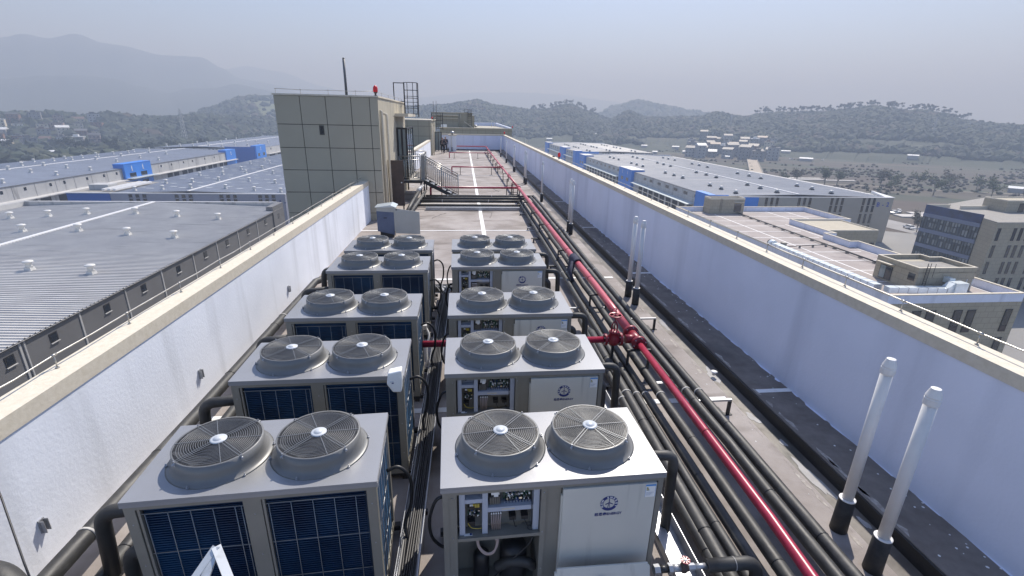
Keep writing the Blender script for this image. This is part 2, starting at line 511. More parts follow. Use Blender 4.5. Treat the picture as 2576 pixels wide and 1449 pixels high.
# puddles: irregular thin sheets in the gutter and on the deck
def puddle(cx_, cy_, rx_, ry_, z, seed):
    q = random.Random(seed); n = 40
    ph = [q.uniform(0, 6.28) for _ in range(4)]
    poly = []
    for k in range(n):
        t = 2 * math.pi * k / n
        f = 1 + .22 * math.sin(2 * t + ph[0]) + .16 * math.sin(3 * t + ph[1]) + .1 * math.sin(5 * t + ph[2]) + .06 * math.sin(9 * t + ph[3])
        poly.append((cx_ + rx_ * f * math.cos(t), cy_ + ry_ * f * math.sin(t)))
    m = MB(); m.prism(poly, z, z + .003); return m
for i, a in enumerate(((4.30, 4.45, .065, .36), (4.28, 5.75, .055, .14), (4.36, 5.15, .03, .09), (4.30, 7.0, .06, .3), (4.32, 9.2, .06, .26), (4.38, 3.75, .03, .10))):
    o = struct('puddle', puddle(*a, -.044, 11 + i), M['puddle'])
# left parapet wall + coping
def slant_wall(y0, y1, xf0, xf1, th, z0, z1, mb, mi=0, side=-1, n=1):
    for k in range(n):
        a = y0 + (y1 - y0) * k / n; b = y0 + (y1 - y0) * (k + 1) / n
        xa = xf0 + (xf1 - xf0) * k / n; xb = xf0 + (xf1 - xf0) * (k + 1) / n
        if side < 0: lo = [(xa - th, a), (xa, a), (xb, b), (xb - th, b)]
        else: lo = [(xa, a), (xa + th, a), (xb + th, b), (xb, b)]
        mb.hexa([(x, y, z0) for x, y in lo], [(x, y, z1) for x, y in lo], mi)
pl = thing('parapet_wall', 'low white rendered parapet along the left roof edge with cream stone coping', 'wall', (LX(4), 0, 0))
def loc_(o, root): o.matrix_parent_inverse = root.matrix_world.inverted()
def under(root):
    """parts are modelled in world coordinates: undo the root's own offset"""
    bpy.context.view_layer.update()
    for c in children(root): c.location = c.location - root.location
m = MB(); slant_wall(-4, 20.1, LX(-4), LX(20.1), .24, 0, 1.42, m); m.build('wall', M['render'], pl)
m = MB(); slant_wall(-4, 20.1, LX(-4) + .012, LX(20.1) + .012, .31, 1.42, 1.59, m); m.build('coping', M['stone'], pl)
under(pl)
pl2 = thing('parapet_wall', 'white rendered parapet with cream coping behind the platform stairs, left roof edge', 'wall', (-3.6, 29.6, 0))
m = MB(); slant_wall(29.6, 55, -3.55, -3.15, .24, 0, 1.46, m); m.build('wall', M['render'], pl2)
m = MB(); slant_wall(29.6, 55, -3.54, -3.14, .31, 1.46, 1.64, m); m.build('coping', M['stone'], pl2)
under(pl2)
pr = thing('parapet_wall', 'long shaded white parapet with streaks and cream coping along the right roof edge', 'wall', (5.2, 0, 0))
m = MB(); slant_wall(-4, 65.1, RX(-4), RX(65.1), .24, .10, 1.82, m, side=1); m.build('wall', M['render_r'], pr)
m = MB(); y = .5
while y < 30:
    L_ = rng.uniform(.1, .5); x = RX(y)
    m.prism([(x - rng.uniform(.004, .03), y), (x, y - .02), (x, y + L_), (x - rng.uniform(.004, .045), y + L_ * rng.uniform(.4, .9))][::-1], .1207, .123); y += L_ + rng.uniform(0, .35)
m.build('paint_drips', M['render_r'], pr)
m = MB(); slant_wall(-4, 65.1, RX(-4) - .012, RX(65.1) - .012, .30, 1.82, 1.955, m, side=1); m.build('coping', M['stone'], pr)
under(pr)
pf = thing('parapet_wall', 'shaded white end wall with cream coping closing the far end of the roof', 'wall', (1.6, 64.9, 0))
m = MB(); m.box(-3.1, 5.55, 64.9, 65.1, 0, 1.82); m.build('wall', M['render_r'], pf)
m = MB(); m.box(-3.1, 5.80, 64.87, 65.16, 1.82, 1.96); m.build('coping', M['stone'], pf)
m = MB(); m.box(-3.1, 5.4, 64.82, 64.9, 0, .09); m.build('skirting', M['bitumen'], pf)
under(pf)
# handrail / lightning strips on copings
def strip(name, label, cat, line, posts, zb, zt, r_=.0085, matl='rail'):
    t = thing(name, label, cat, (line[0][0], line[0][1], zb))
    m = MB(); m.tube(line, r_, 6); m.build('rail', M[matl], t)
    for (x, y) in posts:
        z = zt
        m = MB(); m.tube([(x, y, zb), (x, y, zt)], r_ * .8, 6); m.tube([(x, y, zb), (x, y, zb + .012)], r_ * 2.2, 8)
        m.tube([(x, y - .03, zt), (x, y + .03, zt)], r_ * 1.7, 6)
        m.build('post', M[matl], t)
    under(t)
    return t
yy = [1.2, 2.1, 2.95, 3.85, 4.83, 5.95, 7.1, 8.3, 9.5, 10.7, 11.9, 13.1, 14.3, 15.5, 16.7, 17.9, 19.1]
ln = []
for i, y in enumerate(yy):
    ln.append((LX(y) - .21, y, 1.735))
    if i < len(yy) - 1: ln.append((LX(y + .5) - .21 + rng.uniform(-.015, .015), y + .5, 1.735 + rng.uniform(-.012, .006)))
ln.append((LX(19.8) - .21, 19.9, 1.735))
strip('lightning_rail', 'thin galvanised rail on short posts along the left parapet coping', 'rail', ln, [(LX(y) - .21, y) for y in yy], 1.59, 1.735)
yy = [.8, 1.6, 2.4, 3.2, 4.06, 5.0, 5.93, 6.84, 7.8, 8.8, 9.9, 11, 12.2, 13.4, 14.6, 15.8, 17, 18.2, 19.4, 20.6, 21.8, 23, 24.2, 25.4, 26.6]
ln = []
for i, y in enumerate(yy):
    ln.append((RX(y) + .225, y, 2.085))
    if i < len(yy) - 1: ln.append((RX(y + .45) + .225 + rng.uniform(-.012, .012), y + .45, 2.085 + rng.uniform(-.012, .006)))
strip('lightning_rail', 'thin galvanised rail on short posts along the right parapet coping', 'rail', ln, [(RX(y) + .225, y) for y in yy], 1.955, 2.085)
yy = [29.5 + 1.6 * i for i in range(22)]
strip('lightning_rail', 'fine rail along the far stretch of the right parapet coping', 'rail', [(RX(y) + .225, y, 2.05) for y in yy], [(RX(y) + .225, y) for y in yy], 1.955, 2.05, .008)
# wall brackets (left wall stubs)
def wall_bracket(y, label):
    t = MB(); x = LX(y)
    t.box(x - .01, x + .015, y - .03, y + .03, .36, .50); t.box(x + .015, x + .05, y + .02, y + .026, .36, .49); t.box(x + .015, x + .05, y - .026, y - .02, .36, .49)
    o = t.build('wall_bracket', M['galv']); o.location = (0, 0, 0)
    return tag(o, label, 'bracket', 'channel brackets fixed to the left parapet')
wall_bracket(3.93, 'short channel bracket on the left wall beside the nearest unit of that side')
wall_bracket(6.75, 'short channel bracket on the left wall beside the second unit back')
wall_bracket(10.5, 'short channel bracket on the left wall, farthest of the three')

# ============================================================ HEAT PUMP UNITS
T = 1.42; W2 = .895; D2 = .455; ZB = .13
def prism_x(m, x0, x1, yz, mi=0):
    n = len(yz)
    vs = [(x0, y, z) for y, z in yz] + [(x1, y, z) for y, z in yz]
    m.add(vs, [tuple(range(n)), tuple(range(2 * n - 1, n - 1, -1))] + [((i + 1) % n, i, n + i, n + (i + 1) % n) for i in range(n)], mi)
def fan_parts(root, fx, seed):
    prof = [(.392, 0.0), (.378, .004), (.362, .012), (.349, .026), (.341, .046), (.336, .075), (.331, .15), (.318, .15), (.316, .02), (.30, -.005)]
    m = MB(); m.lathe(prof[:8], (fx, 0, T), 56, 0); m.lathe(prof[7:], (fx, 0, T), 56, 3)
    for k in range(6):
        t = k * math.pi / 3 + .25
        m.lathe([(.011, 0), (.011, .012), (.005, .013), (.005, .026), (0, .027)], (fx + .39 * math.cos(t) * (1 if abs(math.cos(t)) > .3 else .93), .39 * math.sin(t), T + .001), 6, 2, smooth=False)
    o = m.build('fan_shroud', [M['shroud'], M['steel_lt'], M['galv'], M['blade']], root)  # inner wall in blade black: shade inside the shroud put into the colour
    m = MB()
    m.lathe([(.0, 0), (.315, 0)], (fx, 0, T + .012), 40); m.build('fan_shade_disc', M['dark'], o)  # black disc added above the top panel, paints the shade inside the fan
    # blades: three broad swept blades on a hub
    m = MB(); q = random.Random(seed); a0 = q.uniform(0, 2)
    for b in range(3):
        t0 = a0 + b * 2.094
        vs = []; n = 6
        for k in range(n + 1):
            rr = .06 + .225 * k / n
            sw = .5 * (k / n) ** 1.3
            half = .30 + .22 * math.sin(math.pi * min(1, k / n * .85 + .1))
            for s_, zz in ((-half, .085), (0, .062), (half, .035)):
                t = t0 + sw + s_
                vs.append((fx + rr * math.cos(t), rr * math.sin(t), T + zz))
        fs = []
        for k in range(n):
            for j in range(2): fs.append((k * 3 + j, k * 3 + j + 1, (k + 1) * 3 + j + 1, (k + 1) * 3 + j))
        m.add(vs, fs, 0, True)
    m.lathe([(.0, .11), (.055, .105), (.065, .08), (.065, .03)], (fx, 0, T), 20)
    m.build('fan_blades', M['blade'], o)
    m = MB(); z = T + .158
    r_ = .062
    while r_ < .318:
        dz = -.012 * (r_ / .32) ** 4
        m.ring((fx, 0, z + dz), r_, .0046, 72 if r_ > .15 else 40)
        r_ += .0165
    m.ring((fx, 0, z - .012), .325, .010, 72)
    for k in range(4):
        t = math.pi / 4 + k * math.pi / 2 + .06
        for off in (-.011, .011):
            c, s_ = math.cos(t), math.sin(t)
            m.bar((fx + .05 * c - off * s_, .05 * s_ + off * c, z + .005), (fx + .322 * c - off * s_, .322 * s_ + off * c, z - .006), .004)
    for k in range(4):
        t = k * math.pi / 2 + .06 + (.35 if k % 2 else 0)
        m.bar((fx + .05 * math.cos(t), .05 * math.sin(t), z + .005), (fx + .322 * math.cos(t), .322 * math.sin(t), z - .006), .0042)
    for k in range(4):
        t = math.pi / 4 + k * math.pi / 2 + .06
        c, s_ = math.cos(t), math.sin(t)
        m.tube([(fx + .318 * c, .318 * s_, T + .135), (fx + .352 * c, .352 * s_, T + .132)], .009, 6, 1)
        m.bar((fx + .333 * c, .333 * s_, T + .16), (fx + .333 * c, .333 * s_, T + .11), .012, .006, 1)
    g = m.build('fan_guard', [M['guard'], M['galv']], o)
    m = MB(); m.lathe([(.064, z - T - .004), (.064, z - T + .006), (.05, z - T + .010), (.036, z - T + .011), (.034, z - T + .018), (0, z - T + .019)], (fx, 0, T), 28)
    m.build('hub_cap', M['hub'], o)
def coil_face(root, x0, x1, z0, z1, y, hor, ver, name='condenser_coil'):
    m = MB()
    m.box(x0 - .01, x1 + .01, y + .025, y + .06, z0, z1)
    z = z0 + .012
    while z < z1 - .01:
        m.box(x0, x1, y + .006, y + .025, z, z + .007)
        z += .0225
    c = m.build(name, M['coil'], root)
    g = MB()
    for z in hor: g.tube([(x0 - .012, y - .004, z), (x1 + .012, y - .004, z)], .0038, 5)
    for x in ver: g.tube([(x, y - .008, z0 + .01), (x, y - .008, hor[0] + .002)], .0036, 5)
    g.build('coil_guard', M['wire'], c)
def side_coil(root, y0, y1, z0, z1, x, hor, ver):
    m = MB()
    m.box(x - .06, x - .025, y0 - .01, y1 + .01, z0, z1)
    z = z0 + .012
    while z < z1 - .01:
        m.box(x - .025, x - .006, y0, y1, z, z + .007)
        z += .0225
    c = m.build('side_coil', M['coil'], root)
    g = MB()
    for z in hor: g.tube([(x + .004, y0 - .01, z), (x + .004, y1 + .01, z)], .0038, 5)
    for y in ver: g.tube([(x + .008, y, z0 + .01), (x + .008, y, hor[0])], .0036, 5)
    g.build('side_guard', M['galv'], c)
def top_and_base(root):
    m = MB()
    m.box(-W2 - .012, W2 + .012, -D2 - .012, D2 + .012, T - .016, T)
    m.box(-W2 - .012, W2 + .012, -D2 - .013, -D2 - .010, T - .05, T - .0165)
    m.box(-W2 - .012, W2 + .012, D2 + .010, D2 + .013, T - .05, T - .0165)
    m.box(W2 + .0115, W2 + .0145, -D2 - .010, D2 + .010, T - .05, T - .0165)
    m.box(-W2 - .0145, -W2 - .0115, -D2 - .010, D2 + .010, T - .05, T - .0165)
    m.build('top_panel', M['steel_lt'], root)
    m = MB()
    for y in (-D2 + .03, D2 - .07): m.box(-W2 - .06, W2 + .06, y, y + .06, .05, .11)
    for x in (-W2 + .05, 0, W2 - .05):
        for y in (-D2 + .06, D2 - .04): m.box(x - .03, x + .03, y - .03, y + .03, 0, .05)
    m.build('base_rail', M['steel_dk'], root)
def make_coil_unit():
    root = thing('heat_pump_unit', 'x', 'air unit')
    m = MB()
    zc = T - .052
    m.box(-W2, W2, -D2, D2, ZB - .02, ZB + .06)                     # base pan
    m.box(-W2, W2, -D2, D2, zc - .035, zc + .035)                   # head rail
    for x0, x1 in ((-W2, -W2 + .075), (W2 - .075, W2)):
        m.box(x0, x1, -D2, -D2 + .07, ZB + .06, zc - .035)
        m.box(x0, x1, D2 - .07, D2, ZB + .06, zc - .035)
    m.box(-.068, .045, -D2, -D2 + .05, ZB + .06, zc - .035)
    for x in (-.085, .052, -W2 + .085): m.box(x, x + .018, -D2 + .004, -D2 + .03, ZB + .06, zc - .035)
    m.box(-W2 + .02, W2 - .02, D2 - .12, D2 - .071, ZB + .06, zc - .035)
    m.box(-.05, .05, -D2 + .07, D2 - .13, ZB + .06, zc - .035)
    for z in (.4, .8, 1.2):
        for x in (-.855, .855, -.012): m.lathe([(0, -.003), (.006, -.002), (.006, 0)], (x, -D2, z), 6, 1, axis='y')
    m.build('cabinet', [M['casing'], M['galv']], root)
    top_and_base(root)
    z0, z1 = ZB + .065, zc - .036
    coil_face(root, -.775, -.09, z0, z1, -D2 + .012, (1.285, .905, .535), (-.765, -.61, -.455, -.30, -.145, -.10))
    coil_face(root, .075, .80, z0, z1, -D2 + .012, (1.285, .905, .535), (.095, .255, .415, .575, .735))
    side_coil(root, -D2 + .085, D2 - .13, z0, z1, W2 - .004, (1.285, .905, .535), (-.34, -.2, -.06, .08, .22, .30))
    m = MB(); m.box(-W2 + .004, -W2 + .02, -D2 + .075, D2 - .075, z0, z1); m.build('side_panel', M['casing'], root)
    for fx, sd in ((-.385, 3), (.395, 5)): fan_parts(root, fx, sd)
    return root
def place_text(m, txt, size, cx_, y, cz, mi, ext=.0015, rot=0, spacing=1.0):
    vs, fs = text_mesh(None, txt, size, ext, spacing)
    c, s_ = math.cos(rot), math.sin(rot)
    m.add([(cx_ + v.x * c - v.y * s_, y - v.z, cz + v.x * s_ + v.y * c) for v in vs], [f for f in fs], mi)
def logo_mesh(cx_, y, cz, r_=.075):
    m = MB()
    n = 40
    vs = []
    for k in range(n):
        t = 2 * math.pi * k / n
        for rr in (r_ * .66, r_):
            vs.append((cx_ + rr * math.cos(t), y, cz + rr * math.sin(t))); vs.append((cx_ + rr * math.cos(t), y - .002, cz + rr * math.sin(t)))
    fs = []
    for k in range(n):
        a = k * 4; b = ((k + 1) % n) * 4
        fs += [(a + 1, a + 3, b + 3, b + 1), (a + 3, a + 2, b + 2, b + 3), (a, a + 1, b + 1, b)]
    m.add(vs, fs, 0)
    word = 'NEW ENERGY'
    for i, ch in enumerate(word):
        if ch == ' ': continue
        t = math.radians(205 - 230 * i / (len(word) - 1))
        place_text(m, ch, r_ * .36, cx_ + r_ * .83 * math.cos(t), y - .003, cz + r_ * .83 * math.sin(t), 1, .0005, t - math.pi / 2)
    # little wind turbine
    hubz = cz + r_ * .10
    for k in range(3):
        t = math.radians(90 + 120 * k)
        m.bar((cx_, y - .001, hubz), (cx_ + r_ * .48 * math.cos(t), y - .001, hubz + r_ * .48 * math.sin(t)), r_ * .09, .002, 0, up=(0, 1, 0))
    m.bar((cx_, y - .001, hubz), (cx_ - r_ * .14, y - .001, cz - r_ * .62), r_ * .05, .002, 0, up=(0, 1, 0))
    m.bar((cx_, y - .001, hubz), (cx_ + r_ * .14, y - .001, cz - r_ * .62), r_ * .05, .002, 0, up=(0, 1, 0))
    return m
def label_text(m, cx_, y, cz, size):
    place_text(m, '纽恩泰ENERGY', size, cx_, y, cz, 0, .0006)
def make_board_unit():
    root = thing('heat_pump_unit', 'x', 'air unit')
    zc = T - .052; y0 = -D2
    m = MB()
    m.box(-W2, W2, -D2, D2, ZB - .02, ZB + .05)
    m.box(-W2, W2, -D2, D2, zc - .035, zc + .035)
    m.box(-W2, -W2 + .045, y0, D2, ZB + .05, zc - .035)
    m.box(-W2 + .045, -.785, y0 + .006, y0 + .03, ZB + .05, zc - .035)
    m.box(-.805, -.785, y0 + .03, y0 + .35, ZB + .05, zc - .035)
    m.box(W2 - .045, W2, y0, D2, ZB + .05, zc - .035)
    m.box(-.115, -.075, y0, y0 + .35, ZB + .05, zc - .035)
    m.box(-.075, .050, y0 + .02, y0 + .04, ZB + .05, zc - .035)
    m.box(-W2 + .045, W2 - .045, D2 - .04, D2, ZB + .05, zc - .035)
    for z in (.5, .9, 1.3):
        for x in (-.82, -.095): m.lathe([(0, -.004), (.006, -.003), (.006, 0)], (x, y0 + (.004 if x < -.5 else -.001), z), 6, 1, axis='y')
    m.build('cabinet', [M['casing'], M['galv']], root)
    top_and_base(root)
    # electrical bay
    bay = MB()
    bay.box(-.785, -.115, y0 + .13, y0 + .14, .90, zc - .036)
    bp = bay.build('backplate', M['backplate'], root)
    m = MB(); m.prism([(-.785, y0 + .002), (-.115, y0 + .002), (-.115, y0 + .128), (-.24, y0 + .128), (-.255, y0 + .105), (-.30, y0 + .095), (-.34, y0 + .10), (-.36, y0 + .128), (-.785, y0 + .128)], .875, .887)
    m.box(-.785, -.115, y0 - .002, y0 + .002, .862, .893)
    m.build('tray', M['casing'], root)
    m = MB(); m.box(-.73, -.665, y0 + .03, y0 + .05, .8875, .892); m.box(-.685, -.668, y0 + .031, y0 + .049, .8921, .893, 1)
    m.build('tray_label', [M['white'], M['logo']], root)
    for x0, x1 in ((-.767, -.722), (-.583, -.54), (-.170, -.122)):
        m = MB(); m.box(x0, x1, y0 + .035, y0 + .128, .892, zc - .037)
        m.build('cable_trunking', M['trunking'], root)
    m = MB(); m.box(-.7215, -.5835, y0 + .04, y0 + .128, 1.205, 1.243); m.build('cable_trunking', M['trunking'], root)
    m = MB(); m.box(-.5395, -.1705, y0 + .04, y0 + .128, 1.105, 1.148); m.build('cable_trunking', M['trunking'], root)
    m = MB(); m.box(-.43, -.32, y0 + .0385, y0 + .0395, 1.118, 1.134); m.build('trunking_label', M['cream'], root)
    # boards and components
    q = random.Random(9)
    def comps(x0, x1, z0, z1, n, base, pal, zs=(.008, .04)):
        m = MB(); m.box(x0, x1, y0 + .108, y0 + .114, z0, z1, 0)
        for _ in range(n):
            x = q.uniform(x0 + .006, x1 - .012); z = q.uniform(z0 + .004, z1 - .012)
            w_ = q.uniform(.006, .022); h_ = q.uniform(.005, .018); d_ = q.uniform(*zs)
            m.box(x, min(x + w_, x1), y0 + .1078 - d_, y0 + .1078, z, min(z + h_, z1), q.randrange(1, len(pal) + 1))
        return m, [base] + pal
    pal = [M['black'], M['white'], M['pcb2'], M['galv'], M['brass'], M['pcb'], M['black'], M['backplate']]
    mm, ml = comps(-.70, -.60, 1.27, 1.335, 22, M['pcb'], pal); mm.build('circuit_board', ml, root)
    mm, ml = comps(-.41, -.185, 1.165, 1.335, 130, M['pcb'], pal); mm.build('circuit_board', ml, root)
    mm, ml = comps(-.70, -.60, 1.03, 1.105, 34, M['pcb'], pal); mm.build('circuit_board', ml, root)
    m = MB()
    for k in range(9):
        m.box(-.712 + k * .0135, -.704 + k * .0135, y0 + .09, y0 + .128, 1.25, 1.275, 0)
    for k in range(26): m.box(-.40 + k * .0085, -.395 + k * .0085, y0 + .075, y0 + .105, 1.150, 1.168, k % 3)
    m.build('terminal_strip', [M['trunking'], M['pcb2'], M['galv']], root)
    m = MB()
    m.box(-.525, -.435, y0 + .07, y0 + .128, 1.155, 1.24, 0)
    for k in range(6): m.box(-.521 + k * .014, -.514 + k * .014, y0 + .06, y0 + .07, 1.16, 1.23, 1)
    m.box(-.51, -.445, y0 + .06, y0 + .10, 1.255, 1.32, 2); m.box(-.49, -.455, y0 + .05, y0 + .0595, 1.245, 1.29, 2)
    m.build('contactor', [M['black'], M['backplate'], M['white']], root)
    m = MB()
    m.box(-.69, -.60, y0 + .06, y0 + .128, 1.125, 1.195, 0)
    for k in range(6): m.box(-.683 + k * .0135, -.674 + k * .0135, y0 + .05, y0 + .0595, 1.14 + (.012 if k > 2 else .028), 1.185, 1 if k > 1 else 2)
    m.build('fuse_block', [M['black'], M['yellow'], M['white']], root)
    m = MB()
    m.box(-.52, -.42, y0 + .07, y0 + .128, 1.055, 1.075, 0)
    for k in range(5): m.box(-.513 + k * .019, -.502 + k * .019, y0 + .06, y0 + .0695, 1.058, 1.072, 1)
    for k in range(26): m.box(-.385 + k * .0078, -.381 + k * .0078, y0 + .10, y0 + .128, 1.06, 1.095, 2)
    m.build('terminal_block', [M['black'], M['white'], M['trunking']], root)
    for a, b, z0_, z1_ in ((-.36, -.305, .985, 1.02), (-.26, -.205, .985, 1.02), (-.70, -.64, .955, 1.0)):
        m = MB(); m.box(a, b, y0 + .06, y0 + .128, z0_, z1_); m.build('relay', M['black'], root)
    m = MB()
    for k in range(5): m.tube([(-.508 + k * .019, y0 + .058, 1.06), (-.506 + k * .017, y0 + .05, 1.0), (-.50 + k * .016, y0 + .06, .90)], .0042, 6)
    m.build('lead', M['pink'], root)
    m = MB(); m.tube(sag([(-.70, y0 + .06, .99), (-.67, y0 + .05, .95), (-.62, y0 + .05, .935), (-.585, y0 + .05, .94)]), .003, 5); m.build('lead', M['yellow'], root)
    m = MB()
    for k, (a, b, c) in enumerate(((-.33, 1.0, -.30), (-.24, 1.0, -.19), (-.20, 1.3, -.175))):
        m.tube(sag([(a, y0 + .05, b), ((a + c) / 2, y0 + .03, b - .05), (c, y0 + .05, .93)]), .004, 5)
    m.ring((-.185, y0 + .05, .90), .022, .006, 20)
    m.build('lead', M['cable'], root)
    # hose loops under the tray
    m = MB()
    for k in range(3):
        o_ = k * .007
        m.tube(sag([(-.63 + o_, y0 + .07, .87), (-.62 + o_, y0 + .06, .74), (-.56 + o_, y0 + .05, .655 + o_), (-.49, y0 + .05, .66 + o_ * 1.5), (-.45 - o_, y0 + .06, .76), (-.465 - o_ * 2, y0 + .07, .87)]), .0055, 6)
    m.tube([(-.478, y0 + .06, .795), (-.445, y0 + .06, .80)], .010, 6)
    m.build('hose_loop', M['pink'], root)
    # compressor bay
    m = MB()
    m.box(-.785, -.116, y0 + .34, y0 + .35, ZB + .05, .88, 0)
    m.lathe([(.11, 0), (.12, .02), (.12, .38), (.09, .43), (0, .45)], (-.30, y0 + .2, ZB + .05), 20, 1)
    m.lathe([(.07, 0), (.07, .3), (.04, .34), (0, .34)], (-.58, y0 + .22, ZB + .05), 16, 1)
    m.tube(sag([(-.45, y0 + .12, .42), (-.33, y0 + .08, .52), (-.2, y0 + .07, .50), (-.14, y0 + .1, .42)]), .045, 10, 2)
    m.tube(sag([(-.5, y0 + .1, .3), (-.38, y0 + .06, .50), (-.2, y0 + .06, .70), (-.15, y0 + .08, .78)]), .006, 6, 1)
    m.build('compressor', [M['casing'], M['black'], M['insul']], root)
    # access panel with emblem, text and label
    m = MB(); m.box(.058, .835, y0 - .016, y0 + .02, ZB + .05, zc - .042)
    m.box(.045, .0575, y0 - .006, y0 + .02, ZB + .05, 1.26)
    ap = m.build('access_panel', M['panel_beige'], root)
    logo_mesh(.445, y0 - .017, 1.155, .074).build('emblem', [M['logo'], M['white']], ap)
    m = MB(); label_text(m, .445, y0 - .018, 1.045, .034); m.build('lettering', M['logo'], ap)
    m = MB(); m.box(.742, .828, y0 - .018, y0 - .0165, 1.19, 1.315, 0); m.box(.742, .828, y0 - .0192, y0 - .0182, 1.30, 1.315, 1)
    for k in range(4): m.box(.75, .75 + .012 + k * .004, y0 - .0192, y0 - .0182, 1.285 - k * .009, 1.291 - k * .009, 2 + (k % 2))
    for k in range(4): m.box(.75, .815 - .01 * k, y0 - .0192, y0 - .0182, 1.235 - k * .009, 1.238 - k * .009, 4)
    for a in ((.742, .744), (.826, .828)): m.box(*a, y0 - .0192, y0 - .0182, 1.19, 1.2995, 1)
    m.build('energy_label', [M['white'], M['label_blue'], M['yellow'], M['pcb'], M['trunking']], ap)
    for fx, sd in ((-.40, 7), (.385, 8)): fan_parts(root, fx, sd)
    return root
GR = 'heat pump units standing in two columns on the roof'
L_POS = [(-1.605, 3.545, 2.6), (-1.555, 5.21, .4), (-1.54, 6.89, -.4), (-1.53, 9.07, .2), (-1.52, 10.47, .6)]
R_POS = [(.71, 3.49, 1.3), (.70, 5.215, .1), (.70, 6.885, 0), (.71, 9.24, .1), (.70, 10.505, .1)]
L_LAB = ['nearest silver twin fan unit of the left column showing navy fin coils',
         'second silver unit of the left column with a white plastic box at its corner',
         'third silver twin fan unit of the left column, middle one of five',
         'fourth silver twin fan unit from the front in the left column',
         'farthest silver twin fan unit of the left column, in front of the grey cabinet']
R_LAB = ['nearest right column unit with its open electrical bay fully in view',
         'second right column unit with open electrical bay, just behind the nearest one',
         'third unit of the right column, middle of five, beside the red valve',
         'fourth unit from the front in the right column with its bay open',
         'farthest unit of the right column, beside the bare roof floor']
pL = make_coil_unit(); pR = make_board_unit()
bpy.context.view_layer.update()
for proto, POS, LAB in ((pL, L_POS, L_LAB), (pR, R_POS, R_LAB)):
    cps = [proto] + [copy_tree(proto) for _ in range(4)]
    for k, (o, p, l) in enumerate(zip(cps, POS, LAB)):
        o.location = (p[0], p[1], 0); o.rotation_euler = (0, 0, R(p[2]))
        tag(o, l, 'air unit', GR)
# white box at the corner of unit 2L
t = MB()
t.prism([(-.81, 1.40), (-.75, 1.30), (-.66, 1.30), (-.645, 1.45), (-.65, 1.56), (-.79, 1.53)], 0, .12)
t.v = [(x, 4.60 + z, y) for x, y, z in t.v]; t.f = [tuple(reversed(f)) for f in t.f]
o = t.build('sensor_box', M['white']); tag(o, 'white rounded plastic box on the corner of the second left unit', 'box')
bv = o.modifiers.new('b', 'BEVEL'); bv.width = .016; bv.segments = 3
m = MB(); m.box(-.775, -.735, 4.595, 4.5995, 1.43, 1.436, 0); m.box(-.755, -.735, 4.595, 4.5995, 1.412, 1.422, 1); m.build('print', [M['trunking'], M['logo']], o)
# detached cover panel leaning on unit 1R
lp = thing('cover_panel', 'detached beige cover panel leaning on the front of the nearest right unit', 'panel', (1.12, 2.78, .02))
m = MB()
def lean(z): return .12 * z / .6
m.hexa([(-.385, -.10, 0), (.385, -.08, 0), (.385, -.066, 0), (-.385, -.086, 0)], [(-.385, .118, .615), (.395, .138, .585), (.395, .15, .585), (-.385, .13, .615)], 0)
m.hexa([(-.405, -.098, 0), (-.386, -.098, 0), (-.386, -.08, 0), (-.405, -.08, 0)], [(-.405, .10, .59), (-.386, .10, .59), (-.386, .118, .59), (-.405, .118, .59)], 0)
m.hexa([(.386, -.08, 0), (.405, -.08, 0), (.405, -.06, 0), (.386, -.06, 0)], [(.396, .13, .56), (.412, .13, .56), (.412, .148, .56), (.396, .148, .56)], 0)
m.build('sheet', M['panel_beige'], lp)
lg = logo_mesh(0, 0, 0, .062).build('emblem', [M['logo'], M['white']], lp)
lg.location = (-.02, .064, .47); lg.rotation_euler = (R(-19.5), 0, 0)
# ============================================================ PIPES
def pipe_thing(name, label, cat, path, r_, matl='insul', bands=(), seams=(), group=None, fil=.12, seg=14, wob=0):
    """one insulated pipe: lagging + tape bands as parts"""
    P = [Vector(p) for p in path]
    if wob:
        Q = [P[0]]
        for a, b in zip(P[:-1], P[1:]):
            n = max(1, int((b - a).length / .9))
            for k in range(1, n + 1):
                p = a.lerp(b, k / n)
                if k < n: p = p + Vector((rng.uniform(-wob, wob), 0, rng.uniform(-wob, wob)))
                Q.append(p)
        P = Q
    else: P = fillet(P, fil)
    rad = [r_ * (1 + rng.uniform(-.03, .03)) for _ in P] if wob else None
    t = thing(name, label, cat, tuple(P[0]), 0, group)
    m = MB(); m.tube(P, r_, seg, radii=rad); m.build('lagging' if 'insul' in matl else 'pipe_run', M[matl], t)
    L_ = [0]
    for a, b in zip(P[:-1], P[1:]): L_.append(L_[-1] + (b - a).length)
    def at(s_):
        for i in range(len(P) - 1):
            if L_[i + 1] >= s_ or i == len(P) - 2:
                d = (P[i + 1] - P[i]).normalized()
                return P[i] + d * (s_ - L_[i]), d
    for s_ in bands:
        if s_ < L_[-1]:
            p, d = at(s_); m = MB(); m.tube([p - d * .012, p + d * .012], r_ * 1.07, seg); m.build('band', M['tape'], t)
    if seams:
        for s_ in seams:
            if s_ < L_[-1]:
                p, d = at(s_); m = MB(); m.tube([p - d * .005, p + d * .005], r_ * 1.045, seg); m.build('seam', M['black'], t)
    under(t)
    return t
def se(L_, a=1.3, st=1.83): return [a + st * i for i in range(int((L_ - a) / st) + 1)]
GB = 'black insulated pipes running along the right side'
def yx(x0, x1, y, ya=3.0, yb=22.5): return x0 + (x1 - x0) * (y - ya) / (yb - ya)
pipe_thing('insulated_pipe', 'thin black lagged pipe closest to the units, with floor clips', 'pipe', [(2.26, .6, .19), (2.31, 3, .19), (2.34, 6, .19), (2.42, 9, .19)], .06, bands=(5.4,), seams=se(8, .9), group=GB, wob=.006)
